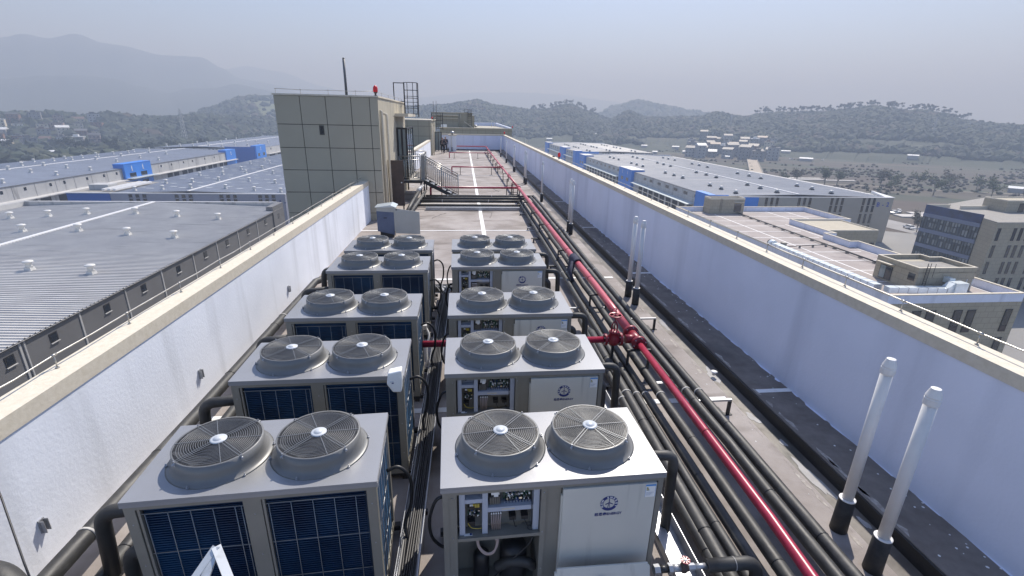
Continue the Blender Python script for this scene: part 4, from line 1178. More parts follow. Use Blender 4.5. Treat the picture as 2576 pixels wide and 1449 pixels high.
# glass porch
x0, x1, y0, y1, z0, z1 = -3.08, -2.62, 25.4, 28.6, 1.04, 3.50
for x, y in ((x0 + .03, y0), (x1, y0), (x1, y1), (-2.84, y0)): m.box(x - .045, x + .045, y - .03, y + .03, z0, z1)
for z in (z0 + .04, z1 - .03): m.box(x0, x1 + .03, y0 - .028, y0 + .028, z - .04, z + .04); m.box(x1 - .028, x1 + .028, y0 + .03, y1, z - .04, z + .04)
for y in (26.5, 27.5): m.box(x1 - .03, x1 + .03, y - .03, y + .03, z0, z1)
po = m.build('porch_door', M['alum'], tw)
m = MB(); m.box(x0 + .06, x1 - .03, y0 - .006, y0 + .006, z0 + .08, z1 - .07); m.box(x1 - .006, x1 + .006, y0 + .03, y1 - .03, z0 + .08, z1 - .07); m.build('pane', M['glass'], po)
under(tw)
# roof rail, mast, beacon, cage ladder on the tower
ln = [(-6.8, 20.2, 4.93), (-5.9, 20.2, 4.90), (-4.9, 20.2, 4.91), (-3.9, 20.2, 4.90), (-3.2, 20.2, 4.92), (-3.2, 22, 4.92), (-3.2, 24, 4.91), (-3.2, 26, 4.92), (-3.2, 28, 4.92), (-3.2, 29.3, 4.92)]
strip('lightning_rail', 'fine wire rail around the roof edge of the nearest tower', 'rail', ln, [(x, y) for x, y, z in ln], 4.76, 4.92, .009)
m = MB(); m.tube([(-5.03, 24, 4.6), (-5.03, 24, 6.36)], .055, 14); m.lathe([(.055, 0), (.04, .05), (0, .06)], (-5.03, 24, 6.36), 14)
tag(m.build('mast', M['cable_grey']), 'tall grey round-topped pole standing on the nearest tower roof', 'pole')
def beacon(x, y, z, label, s_=1.0):
    t = thing('beacon', label, 'beacon', (x, y, z), 0, 'red beacons on walls and roofs')
    t.scale = (s_, s_, s_)
    m = MB(); m.lathe([(.05, 0), (.05, .02), (.03, .03), (.03, .08), (.07, .10), (.07, .13)], (0, 0, 0), 14); m.build('base', M['beacon_b'], t)
    m = MB(); m.lathe([(.075, .131), (.09, .16), (.09, .27), (.07, .33), (.02, .37), (0, .38)], (0, 0, 0), 14); m.build('lens', M['beacon'], t)
beacon(-3.16, 20.22, 4.76, 'red beacon on the corner of the nearest tower roof', 1.0)
beacon(RX(27.5) + .2, 27.5, 1.955, 'red beacon standing on the right parapet coping', .95)
beacon(5.70, 65.0, 1.96, 'small red beacon on the far right corner of the roof parapet', 1.05)
beacon(8.3, 80.3, 2.42, 'tiny red beacon on the corner of the block beyond the end wall', 1.0)
m = MB(); m.box(RX(28.9) + .08, RX(28.9) + .2, 28.8, 28.95, 1.956, 2.01); tag(m.build('small_box', M['black']), 'small black box on the coping beside the red beacon', 'box')
def cage_ladder(name, label, loc, w_, dep, zt, zb, zc, roofz, s_=.022):
    t = thing(name, label, 'ladder', loc)
    m = MB()
    for x in (0, w_): m.box(x - s_, x + s_, -s_, s_, zb, zt)
    for x in (-.55, -.55): m.box(x - s_, x + s_, -s_, s_, roofz, zt)
    m.box(-.57, -.022, -s_, s_, zt - .04, zt)
    m.box(-.57, -.022, -s_, s_, roofz - .02, roofz + .02)
    m.build('stile', M['steel_dk'], t)
    m = MB(); z = zb + .15
    while z < zt - .1: m.box(.0, w_, -.012, .012, z - .012, z + .012); z += .3
    m.build('rungs', M['steel_dk'], t)
    n = 5; z = zc
    hoops = []
    while z < zt + .01: hoops.append(z); z += (zt - zc) / 4
    hoops[-1] = zt - .02
    m = MB()
    P = [(0, 0), (.02, -dep * .7), (w_ * .3, -dep), (w_ * .7, -dep), (w_ - .02, -dep * .7), (w_, 0)]
    for z in hoops:
        for a, b in zip(P[:-1], P[1:]): m.bar((a[0], a[1], z), (b[0], b[1], z), .03, .03)
    for p in P[1:-1]: m.bar((p[0], p[1], zc), (p[0], p[1], zt - .02), .03, .03)
    m.build('cage', M['steel_dk'], t)
cage_ladder('cage_ladder', 'black caged ladder rising above the canopy of the nearest tower', (-2.93, 28.4, 0), .72, .62, 5.72, 4.0, 4.16, 4.78)
# platform and stairs
st = thing('steel_stair', 'grey steel platform and railed stair descending to the roof beside the tower', 'stairs', (-2, 26, 0))
m = MB(); m.box(-3.06, -1.92, 25.2, 29.2, .97, 1.02, 0); m.build('platform', M['concrete'], st)
m = MB(); m.box(-3.06, -1.92, 25.17, 25.21, .86, .969); m.box(-1.96, -1.92, 25.21, 29.2, .86, .969)
for x, y in ((-1.99, 25.24), (-1.86, 25.6), (-1.97, 28.9), (-3.0, 28.9), (-2.9, 25.24)): m.box(x - .035, x + .035, y - .035, y + .035, 0, .86)
for y in (25.62, 26.55): m.hexa([(-1.90, y, .80), (-.25, y, .0), (-.10, y, .0), (-1.90, y, .98)][:1] + [(-.32, y, 0), (-.32, y + .03, 0), (-1.90, y + .03, .80)], [(-1.90, y, 1.0), (-.10, y, .08), (-.10, y + .03, .08), (-1.90, y + .03, 1.0)])
m.build('frame', M['steel_dk'], st)
for k in range(6):
    z = .88 - k * .147; x = -1.90 + k * .29
    m = MB(); m.box(x, x + .27, 25.655, 26.545, z - .02, z); m.build('tread', M['galv'], st)
def railing(p0, p1, n, h=1.12, r_=.018, mids=True, name='railing', mt='rail', posts=True):
    m = MB(); p0 = Vector(p0); p1 = Vector(p1); up = Vector((0, 0, 1))
    m.tube([p0 + up * h, p1 + up * h], r_ * 1.5, 8); m.tube([p0 + up * (h - .17), p1 + up * (h - .17)], r_, 6); m.tube([p0 + up * .10, p1 + up * .10], r_, 6)
    for k in range(n + 1):
        p = p0.lerp(p1, k / n)
        rr = r_ * 1.6 if k in (0, n, n // 2) else r_ * .95
        m.tube([p + up * (.0 if k in (0, n, n // 2) else .1), p + up * (h if k in (0, n, n // 2) else h - .17)], rr, 6)
    return m.build(name, M[mt], st)
railing((-3.02, 25.22, 1.02), (-2.0, 25.22, 1.02), 9, 1.15)
railing((-3.02, 29.1, 1.02), (-1.97, 29.1, 1.02), 9, 1.15)
railing((-1.95, 26.7, 1.02), (-1.95, 29.1, 1.02), 14, 1.15)
railing((-1.83, 25.63, .98), (-.13, 25.63, .08), 16, 1.10)
railing((-1.83, 26.56, .98), (-.13, 26.56, .08), 16, 1.10)
m = MB(); m.box(-1.99, -1.80, 25.52, 25.55, .95, 2.2); m.build('newel_panel', M['railgrey'], st)
under(st)
# ============================================================ FAR END: tower 2, chimney, people, blocks
t2 = thing('stair_tower', 'second beige clad tower, farther back with a glazed door at its foot', 'tower', (-5, 60, 0))
m = MB(); m.box(-7.0, -3.06, 55, 64.8, -33, 3.58); m.build('wall', brickify(mat('cladding b', (.33, .30, .22), .6), 1.15, 1.0, 0, (.2, .18, .13), 'XZ+YZ', .03, 0), t2)
m = MB(); m.box(-7.05, -2.95, 54.95, 64.8, 3.58, 3.68); m.build('coping', M['stone'], t2)
m = MB(); m.tube([(-2.96, 55.3, 0), (-2.96, 55.3, 3.2)], .06, 10); m.tube([(-2.82, 55.8, 0), (-2.82, 55.8, 2.9)], .05, 10); m.build('downpipe', M['stone'], t2)
m = MB(); m.box(-3.05, -2.98, 62.4, 62.46, 0, 2.25); m.box(-2.65, -2.58, 62.4, 62.46, 0, 2.18); m.box(-2.28, -2.2, 62.4, 62.46, 0, 2.25); m.box(-3.05, -2.2, 62.4, 62.46, 2.18, 2.25); d_ = m.build('door', M['alum'], t2)
m = MB(); m.box(-2.98, -2.28, 62.42, 62.44, .1, 2.179); m.build('pane', M['glass'], d_)
under(t2)
cage_ladder('cage_ladder', 'dark caged ladder on the second tower', (-2.72, 60.6, 0), .75, .62, 4.45, 2.5, 2.7, 3.7, .025)
m = MB(); m.tube([(-2.9, 58.2, 3.6), (-2.9, 58.2, 5.6)], .03, 8); tag(m.build('antenna', M['cable_grey']), 'left one of two thin vertical rods above the second tower', 'rod')
m = MB(); m.tube([(-2.58, 58.2, 3.6), (-2.58, 58.2, 5.65)], .025, 8); tag(m.build('antenna', M['cable_grey']), 'right one of two thin vertical rods above the second tower', 'rod')
beacon(-3.0, 57, 3.68, 'tiny red beacon low on the second tower beside its ladder', .8)
ch = thing('vent_shaft', 'white masonry shaft with flat cap standing near the end wall', 'shaft', (-.9, 62.3, 0))
m = MB(); m.box(-.44, .44, -.3, .3, 0, 1.84); m.build('shaft', M['render'], ch)
m = MB(); m.box(-.52, .52, -.38, .38, 1.84, 1.95); m.build('cap', M['stone'], ch)
m = MB(); m.lathe([(.06, 0), (.05, .5), (.0, .5)], (-.08, -.36, 0), 8, 0); m.tube([(-.08, -.36, .5), (-.08, -.36, 1.8)], .04, 8, 1); m.build('vent_stack', [M['sleeve'], M['pvc']], ch)
m = MB(); m.lathe([(.10, 0), (.10, .1), (.24, .14), (.27, .24), (.20, .36), (0, .42)], (0, 0, 0), 16); o = m.build('turbine_vent', M['galv']); o.location = (-.92, 62.3, 1.95)
tag(o, 'shiny domed turbine vent on top of the white masonry shaft', 'vent')
m = MB(); m.lathe([(.05, 0), (.075, .12), (.07, .42), (.03, .5), (.03, .56), (0, .57)], (-1.42, 60.9, 0), 10); tag(m.build('extinguisher', M['black']), 'dark bottle shaped object on the floor beside the people', 'extinguisher')
# block beyond
b2 = thing('office_building', 'beige block with white parapets continuing beyond the end wall', 'building', (3, 90, 0))
m = MB(); m.box(-3.06, 8.2, 80, 150, -33, 2.32); m.box(-3.06, 8.1, 65.2, 80, -33, .6); m.build('wall', brickify(mat('cladding c', (.33, .30, .225), .6), 1.2, 1.0, 0, (.22, .2, .15), 'XZ+YZ', .03, 0), b2)
m = MB(); m.box(-3.1, 8.25, 79.9, 80.1, 2.32, 2.42); m.build('coping', M['stone'], b2)
m = MB(); m.box(3.0, 7.2, 104, 104.3, 2.33, 2.95); m.hexa([(7.2, 104, 2.33), (7.45, 104, 2.33), (8.15, 80.2, 2.33), (7.9, 80.2, 2.33)], [(7.2, 104, 2.95), (7.45, 104, 2.95), (8.15, 80.2, 2.5), (7.9, 80.2, 2.5)]); m.build('parapet', M['render_r'], b2)
under(b2)
for k, (x, l) in enumerate(((6.1, 'left one of two grey vent pipes beyond the far block parapet'), (6.6, 'right one of two grey vent pipes beyond the far block parapet'))):
    m = MB(); m.tube([(x, 98, 2.3), (x, 98, 3.2)], .07, 8); tag(m.build('vent_pipe', M['pvc']), l, 'vent pipe')
m = MB(); m.lathe([(.10, 0), (.10, .1), (.26, .14), (.3, .26), (.2, .36), (0, .42)], (0, 0, 0), 14); o = m.build('turbine_vent', M['galv']); o.location = (2.75, 88, 2.33); tag(o, 'small domed vent at the right foot of the third tower', 'vent')
t3 = thing('stair_tower', 'third beige tower in the distance with canopy, ladder and stepped top', 'tower', (-1, 86, 2.3))
m = MB(); m.box(-3.55, 3.1, -1, 6, 0, 2.30); m.box(3.1, 3.45, -.6, 6, 0, 1.9); m.build('wall', brickify(mat('cladding d', (.33, .30, .225), .6), 1.1, 1.0, 0, (.23, .21, .16), 'XZ+YZ', .03, 0), t3)
m = MB(); m.box(-3.6, 3.15, -1.05, 6, 2.30, 2.36); m.build('coping', M['stone'], t3)
m = MB(); m.box(-3.4, .8, -1.45, -1, 1.85, 1.98); m.box(-3.3, .75, -1.3, -1, 1.4, 1.5); m.build('canopy', M['stone'], t3)
for x in (.9, 1.2): m = MB(); m.tube([(x, -1.12, 0), (x, -1.12, 2.1)], .07, 8); m.build('downpipe', M['panel_side'], t3)
m = MB(); m.hexa([(1.75, -1.25, .9), (3.1, -1.25, 0), (3.25, -1.25, 0), (1.75, -1.0, .9)][:1] + [(3.1, -1.25, 0), (3.1, -1.01, 0), (1.75, -1.01, .9)], [(1.75, -1.25, 1.02), (3.22, -1.25, .02), (3.22, -1.01, .02), (1.75, -1.01, 1.02)]); m.build('stair_slab', M['stone'], t3)
cage_ladder('cage_ladder', 'small distant ladder on top of the third tower', (1.35, 84.9, 0), .6, .4, 5.2, 2.4, 4.0, 4.7, .025)
for i, (x, l) in enumerate(((-1.6, 'white air conditioner under the canopy of the third tower'),)):
    m = MB(); m.box(-.45, .45, -.2, .2, 0, .4); o = m.build('air_conditioner', M['white']); o.location = (-2.45, 79.6, 2.45); tag(o, l, 'air conditioner')

# ============================================================ PEOPLE
def skin_mesh(name, chains, mt, parent, sub=1):
    """chains: list of [(pos, radius), ...]; first chain holds the root"""
    vs = []; es = []; rad = []; key = {}
    def vid(p, r_):
        k = tuple(round(c, 4) for c in p)
        if k not in key:
            key[k] = len(vs); vs.append(p); rad.append(r_)
        return key[k]
    for ch_ in chains:
        ids = [vid(p, r_) for p, r_ in ch_]
        es += list(zip(ids[:-1], ids[1:]))
    me = bpy.data.meshes.new(name); me.from_pydata(vs, es, [])
    o = bpy.data.objects.new(name, me); COL.objects.link(o)
    md = o.modifiers.new('skin', 'SKIN')
    for i, r_ in enumerate(rad):
        sv = me.skin_vertices[0].data[i]
        sv.radius = (r_, r_) if not isinstance(r_, tuple) else r_
        sv.use_root = (i == 0)
    s2 = o.modifiers.new('sub', 'SUBSURF'); s2.levels = sub; s2.render_levels = sub
    bpy.context.view_layer.update()
    dg = bpy.context.evaluated_depsgraph_get()
    me2 = bpy.data.meshes.new_from_object(o.evaluated_get(dg))
    me2.materials.clear(); me2.materials.append(M[mt])
    for p in me2.polygons: p.use_smooth = True
    bpy.data.objects.remove(o)
    o2 = bpy.data.objects.new(name, me2); COL.objects.link(o2)
    if parent: o2.parent = parent
    return o2
def person(loc, rz, label, lead, h=1.82):
    t = thing('person', label, 'person', loc, rz, 'two people walking on the roof')
    t.scale = (h / 1.8,) * 3
    s_ = 1 if lead else -1
    # joints (facing -y); mid stride
    pel = (0, 0, .95); ch1 = (0, 0, 1.15); ch2 = (0, .01, 1.38); nk = (0, .0, 1.50); hd = (0, -.01, 1.60); tp = (0, 0, 1.74)
    def leg(sx, fwd):
        hip = (sx * .09, 0, .92); kn = (sx * .10, -.14 * fwd - .03, .50); an = (sx * .10, -.22 * fwd + (.10 if fwd < 0 else 0), .09 if fwd > 0 else .13)
        toe = (an[0], an[1] - .17, .035 if fwd > 0 else .05)
        return hip, kn, an, toe
    l1 = leg(1, s_); l2 = leg(-1, -s_)
    def arm(sx, sw):
        sh = (sx * .20, .01, 1.42); el = (sx * .25, .03 + .05 * sw, 1.14); wr = (sx * .25, -.05 + .15 * sw, .90); pm = (sx * .25, -.07 + .16 * sw, .82)
        return sh, el, wr, pm
    a1 = arm(1, -s_); a2 = arm(-1, s_)
    ch_ = [[(pel, .12), (ch1, .12), (ch2, .12), (nk, .05), (hd, .085), ((0, -.005, 1.68), .09), (tp, .06)]]
    for hip, kn, an, toe in (l1, l2): ch_.append([(pel, .12), (hip, .085), (kn, .055), (an, .04), (toe, .035)])
    for sh, el, wr, pm in (a1, a2): ch_.append([(ch2, .12), (sh, .06), (el, .042), (wr, .028), (pm, .035)])
    body = skin_mesh('body', ch_, 'skin', t)
    # fingers join the body's palms
    m = MB()
    for sh, el, wr, pm in (a1, a2):
        for k in range(4):
            dx = (k - 1.5) * .0; dy = (k - 1.5) * .019
            L_ = (.07, .082, .078, .06)[k]
            m.tube([(pm[0], pm[1] + dy, pm[2]), (pm[0], pm[1] + dy, pm[2] - .03 - L_ * .4), (pm[0] * .94, pm[1] + dy - .008, pm[2] - .03 - L_)], .008, 6)
        m.tube([(pm[0], pm[1] - .02, pm[2] + .02), (pm[0] * .93, pm[1] - .055, pm[2] - .02), (pm[0] * .92, pm[1] - .06, pm[2] - .045)], .009, 6)
    # face
    for sx in (-1, 1):
        m.lathe([(0, -.01), (.012, 0), (0, .01)], (sx * .032, -.088, 1.645), 8); m.lathe([(.0, -.02), (.022, 0), (0, .02)], (sx * .093, 0, 1.63), 8)
    m.lathe([(0, -.02), (.016, 0), (0, .028)], (0, -.10, 1.61), 8)
    m.bar((-.025, -.088, 1.572), (.025, -.088, 1.572), .010)
    m.build('face_and_fingers', M['skin'], body)
    skin_mesh('hair', [[((0, .02, 1.66), .085), ((0, .015, 1.72), .080), ((0, .0, 1.755), .05)]], 'hair', t)
    j = [[((0, 0, .86), (.165, .12)), (ch1, (.165, .125)), ((0, .01, 1.38), (.175, .125)), ((0, .0, 1.47), .07)]]
    for sh, el, wr, pm in (a1, a2): j.append([((0, .01, 1.38), (.175, .125)), (sh, .085), (el, .062), (wr, .048)])
    skin_mesh('jacket', j, 'jacket', t)
    tr = [[((0, 0, .93), .14)]]
    tr = []
    for hip, kn, an, toe in (l1, l2): tr.append([((0, 0, .93), .14), (hip, .105), (kn, .075), ((an[0], an[1], an[2] + .02), .06)])
    skin_mesh('trousers', tr, 'trouser', t)
    for hip, kn, an, toe in (l1, l2):
        skin_mesh('shoe', [[((an[0], an[1] + .05, .05), .045), ((an[0], an[1] - .05, .05), .048), (toe, .035)]], 'black', t)
    return t
person((-1.97, 58.0, 0), .05, 'person in front in dark jacket and trousers striding towards the camera', True)
person((-1.69, 60.0, 0), -.1, 'person half a step behind in dark clothes, beside the white shaft', False, 1.84)
# ============================================================ WAREHOUSES
M['corr'] = mat('grey corrugated roofing', (.52, .51, .49), .6, 0, col2=(.44, .43, .42), nscale=.25, ndetail=8, rvar=.08, col3=(.31, .305, .30), s3=.5, n3=(.25, 3, 1), lo3=.56, hi3=.78)
M['corr_blue'] = mat('blue grey roofing', (.24, .265, .32), .45, .15, col2=(.205, .225, .27), nscale=.12, ndetail=8, rvar=.08, col3=(.14, .155, .19), s3=.3, n3=(.15, 1.2, 1), lo3=.56, hi3=.8)
M['corr_pale'] = mat('pale glossy roofing', (.19, .21, .25), .5, 0, spec=.2, col2=(.155, .175, .215), nscale=.12, ndetail=8, rvar=.1, col3=(.30, .31, .33), s3=.3, n3=(.1, 1.6, 1), lo3=.55, hi3=.78)
M['ridge'] = mat('white ridge cap', (.72, .72, .72), .4)
M['wh_dark'] = mat('dark grey sheet wall', (.16, .16, .165), .6, col2=(.14, .14, .145), nscale=.3)
M['wh_wall'] = mat('pale grey sheet wall', (.50, .50, .49), .6, col2=(.43, .43, .43), nscale=.3, col3=(.27, .27, .27), s3=.6, n3=(1, 1, .15))
M['wh_blue'] = mat('bright blue cladding', (.03, .22, .72), .5, col2=(.025, .19, .64), nscale=.3)
M['wh_lilac'] = mat('lilac grey wall', (.25, .27, .34), .6, col2=(.23, .245, .31), nscale=.25)
M['wh_beige'] = mat('beige grey wall', (.37, .355, .32), .65, col2=(.33, .32, .29), nscale=.2, bump=.1)
M['wh_canopy'] = mat('pale canopy sheet', (.50, .56, .58), .4, .2)
M['vent_w'] = mat('off white vent', (.62, .62, .60), .5)
M['opening'] = mat('loading bay opening', (.03, .03, .033), .8)
M['skyl'] = mat('skylight sheet', (.62, .66, .68), .25)
def gable_roof(mb, x0, x1, y0, y1, ze, xr, zr, pitch, amp, mi=0, th=.12):
    """ribbed sheeting: ribs run across the slope, profile along y"""
    n = int((y1 - y0) / pitch)
    prof = []
    for i in range(n):
        y = y0 + i * pitch
        prof += [(y, 0), (y + pitch * .62, 0), (y + pitch * .70, amp), (y + pitch * .92, amp)]
    prof.append((y0 + n * pitch, 0))
    if prof[-1][0] < y1: prof.append((y1, 0))
    for xa, za, xb, zb in ((x0, ze, xr, zr), (xr, zr, x1, ze)):
        vs = []; fs = []
        for y, d in prof: vs += [(xa, y, za + d), (xb, y, zb + d)]
        for i in range(len(prof) - 1): fs.append((2 * i, 2 * i + 1, 2 * i + 3, 2 * i + 2))
        mb.add(vs, fs, mi)
    mb.add([(x0, y0, ze - th), (xr, y0, zr - th), (x1, y0, ze - th), (x0, y1, ze - th), (xr, y1, zr - th), (x1, y1, ze - th)], [(0, 3, 4, 1), (1, 4, 5, 2)], mi)
def roof_vent(style=0):
    m = MB()
    if style == 0:
        m.hexa([(-.42, -.42, 0), (.42, -.42, 0), (.42, .42, 0), (-.42, .42, 0)], [(-.36, -.36, .42), (.36, -.36, .42), (.36, .36, .42), (-.36, .36, .42)])
        m.lathe([(.40, .42), (.34, .6), (.33, .85), (.40, 1.0), (.58, 1.05), (.60, 1.14), (.54, 1.24), (.2, 1.33), (0, 1.34)], (0, 0, 0), 18)
    else:
        m.hexa([(-.75, -.75, -.1), (.75, -.75, -.1), (.75, .75, -.1), (-.75, .75, -.1)], [(-.45, -.45, .5), (.45, -.45, .5), (.45, .45, .5), (-.45, .45, .5)], 1)
        m.lathe([(.45, .5), (.40, .62), (.62, .78), (.70, .98), (.60, 1.16), (.3, 1.28), (0, 1.32)], (0, 0, 0), 16)
    return m
V0 = roof_vent(0).mesh('roof_vent', [M['vent_w']]); V1 = roof_vent(1).mesh('roof_vent', [M['vent_w'], M['opening']])
def put_vents(pts, ze, xr, zr, xe, mesh, roofname, group, s_=1.0):
    """pts sorted into rows for the labels"""
    pts = sorted(pts, key=lambda p: (round(p[1] / 9), p[0]))
    for k, (x, y) in enumerate(pts):
        z = zr + (ze - zr) * abs(x - xr) / abs(xe - xr)
        o = bpy.data.objects.new('roof_vent', mesh); COL.objects.link(o); o.location = (x, y, z + .02); o.scale = (s_,) * 3; o.rotation_euler = (0, 0, rng.uniform(-.1, .1))
        row = sorted({round(p[1] / 9) for p in pts}).index(round(y / 9)); inrow = [p for p in pts if round(p[1] / 9) == round(y / 9)]
        col = inrow.index((x, y))
        side = 'left' if True else ''
        tag(o, 'vent on %s, row %s, %s from left' % (roofname, ORD[min(row, 39)], ORD[col]), 'roof vent', group)
# --- W1
w1 = thing('warehouse', 'nearest grey ribbed roof warehouse, left of the parapet, with dark wall', 'warehouse', (-68, 60, GZ))
m = MB(); gable_roof(m, -95.2, -40.95, 8, 116.2, -16.5, -68.4, -15.55, .62, .11); m.build('roof', M['corr'], w1)
m = MB(); m.box(-68.75, -68.05, 8, 116.2, -15.56, -15.36); m.build('ridge_cap', M['ridge'], w1)
m = MB(); m.box(-41.35, -41.2, 8, 110.4, GZ, -16.66); m.box(-95.2, -41.36, 7.8, 7.95, GZ, -16.66); m.box(-95.4, -95.25, 8, 116, GZ, -16.66); m.build('wall', M['wh_dark'], w1)
m = MB()
for y in (38.5, 45.2, 52.8, 60.4, 68.1, 76.5, 84.2, 92.5, 101.5): m.box(-41.1999, -41.12, y - .11, y + .11, GZ, -16.62)
m.box(-41.1999, -41.10, 45.6, 45.75, GZ, -16.62); m.box(-41.25, -41.05, 8, 110.4, -16.66, -16.55)
m.build('downpipe', M['wh_wall'], w1)
for y in (35.6, 43.9, 49.0, 56.9, 63.9, 72.2, 80.2, 88.0, 97.0, 106.0):
    m = MB(); m.box(-41.1999, -41.15, y - .5, y + .5, -18.35, -17.35, 0); m.box(-41.1499, -41.145, y - .38, y + .38, -18.22, -17.48, 1); m.box(-41.1999, -41.05, y - .55, y + .55, -18.42, -18.351, 2)
    m.build('window', [M['alum'], M['winglass'], M['wh_wall']], w1)
m = MB(); m.box(-95.3, -42.4, 116.3, 116.6, GZ, -15.45, 0); m.box(-95.35, -42.2, 116.25, 116.65, -15.45, -15.38, 1); m.box(-42.39, -41.0, 110.4, 117.0, GZ, -15.5, 2)
m.hexa([(-95.3, 116.29, -16.6), (-95.3, 104, -16.6), (-94.9, 104, -16.6), (-94.9, 116.29, -16.6)][::-1], [(-95.3, 116.29, -15.4), (-95.3, 104, -15.4), (-94.9, 104, -15.4), (-94.9, 116.29, -15.4)][::-1], 0)
m.build('parapet', [M['wh_wall'], M['ridge'], M['wh_dark']], w1)
m = MB(); m.box(-41.0, -40.95, 112.9, 113.9, -18.5, -17.5); m.build('window', M['winglass'], w1)
under(w1)
put_vents([(-55.8, 66.1), (-47.8, 65.1), (-64, 67), (-72.8, 87.2), (-64.3, 87.4), (-55.8, 85.9), (-47.9, 84.8), (-80, 88), (-85.3, 100.5), (-79.1, 101.2), (-73.1, 102.5), (-64.4, 102.9), (-56.0, 101.5), (-47.8, 100.3)], -16.5, -68.4, -15.5, -41, V0, 'the nearest grey roof', 'mushroom vents on the nearest grey roof')
# --- W2
w2 = thing('warehouse', 'blue grey roofed warehouse behind the nearest one, with navy blue corner panel and letter A', 'warehouse', (-74, 215, GZ))
m = MB(); gable_roof(m, -98.2, -49.0, 142.6, 292, -17.6, -74.4, -16.9, 1.0, .06)
q = random.Random(5)
for i in range(12):
    for j in range(13):
        x = -96 + i * 4.0 + q.uniform(-.4, .4); y = 150 + j * 10.6 + (3 if i % 2 else 0)
        if abs(x + 74.4) < 1: continue
        z = -16.9 - .7 * abs(x + 74.4) / 24.6
        m.box(x - .9, x + .9, y - .35, y + .35, z + .07, z + .085, 1)
m.build('roof', [M['corr_blue'], M['skyl']], w2)
m = MB(); m.box(-74.7, -74.1, 142.4, 292, -16.9, -16.72); m.box(-98.4, -48.8, 142.0, 142.5, -17.6, -17.35); m.build('ridge_cap', M['ridge'], w2)
m = MB(); m.box(-94.3, -49.0, 142.05, 291, GZ, -17.61, 0); m.build('wall', M['wh_lilac'], w2)
m = MB(); m.box(-105.0, -94.31, 141.9, 165, GZ, -17.5, 0); m.box(-105.1, -94.0, 141.7, 142.1, -17.5, -17.3, 1); m.box(-105.1, -94.0, 142.11, 165, -17.5, -17.4, 2); m.build('corner_block', [mat('deep blue cladding', (.012, .085, .34), .5), M['ridge'], M['concrete']], w2)
for xa in (-89.7, -77.9, -66.3, -56.1):
    for k in range(3):
        m = MB(); m.box(xa + k * 1.78, xa + k * 1.78 + .95, 142.0, 142.04, GZ + 1, -17.75, 0)
        for z in (-18.9, -20.6, -22.3, -24): m.box(xa + k * 1.78 - .02, xa + k * 1.78 + .97, 141.97, 141.999, z, z + .22, 1)
        m.build('window_strip', [M['winglass'], M['wh_lilac']], w2)
m = MB(); place_text(m, 'A -', 1.65, -49.9, 142.03, -19.8, 0, .02); m.build('lettering', M['logo'], w2)
m = MB(); m.box(-102.5, -97.5, 147, 151, -17.37, -15.9); m.build('roof_box', M['wh_wall'], w2)
for k in range(3): m = MB(); m.box(-97 + k * 1.4, -96.3 + k * 1.4, 143.5, 160, -17.0, -16.5); m.build('duct', M['ridge'], w2)
under(w2)
put_vents([(-89.9, 145.5), (-83.5, 147.0), (-76.8, 148.6), (-67.5, 149.0), (-58.8, 146.7), (-51.2, 145.6), (-90.1, 161.1), (-83.4, 163.0), (-76.9, 165.9), (-67.6, 165.9), (-58.7, 163.1), (-90.2, 182.0), (-83.4, 183.8), (-76.9, 187.1), (-67.9, 187.9), (-89.9, 198.2), (-84.2, 201.3), (-77.3, 203.5), (-90.7, 226.6), (-83.7, 229.3), (-90.5, 242.3)], -17.6, -74.4, -16.9, -49, V0, 'the second roof back on the left', 'mushroom vents on the second left roof', .95)
# --- W3
w3 = thing('warehouse', 'long blue grey roofed warehouse at the far left edge with bright blue entrance block', 'warehouse', (-154, 195, GZ))
m = MB(); gable_roof(m, -181, -128.2, 90, 301, -17.5, -154.5, -16.3, 1.2, .06); m.build('roof', M['corr_blue'], w3)
m = MB(); m.box(-154.8, -154.2, 90, 301, -16.3, -16.12); m.box(-181, -128.2, 300.8, 301.2, -17.5, -16.8); m.build('ridge_cap', M['ridge'], w3)
m = MB(); m.box(-180.5, -128.05, 90, 300, GZ, -17.62); m.build('wall', M['wh_wall'], w3)
m = MB(); m.box(-128.04, -127.9, 90, 300, -17.62, -17.4); m.build('gutter', M['wh_dark'], w3)
m = MB()
m.hexa([(-128.04, 90, -21.7), (-126.2, 90, -21.9), (-126.2, 300, -21.9), (-128.04, 300, -21.7)], [(-128.04, 90, -21.45), (-126.2, 90, -21.65), (-126.2, 300, -21.65), (-128.04, 300, -21.45)]); m.build('canopy', M['wh_wall'], w3)
for k in range(16):
    y = 96 + k * 12.3
    if 198 < y < 222: continue
    for dy in (0, 5.2):
        m = MB(); m.box(-128.04, -127.98, y + dy, y + dy + 4.0, -27.5, -22.4); m.build('loading_bay', M['opening'], w3)
for y in (134, 142, 150.6, 158.5, 168, 173.7, 183.9, 192.3, 199.2, 228, 236, 246, 254, 266, 276):
    m = MB(); m.box(-128.04, -128.0, y - .45, y + .45, -19.3, -18.4); m.build('window', M['winglass'], w3)
m = MB()
for y in range(98, 298, 8): m.box(-128.04, -128.01, y, y + .12, -21.4, -17.63)
m.build('seam', M['wh_dark'], w3)
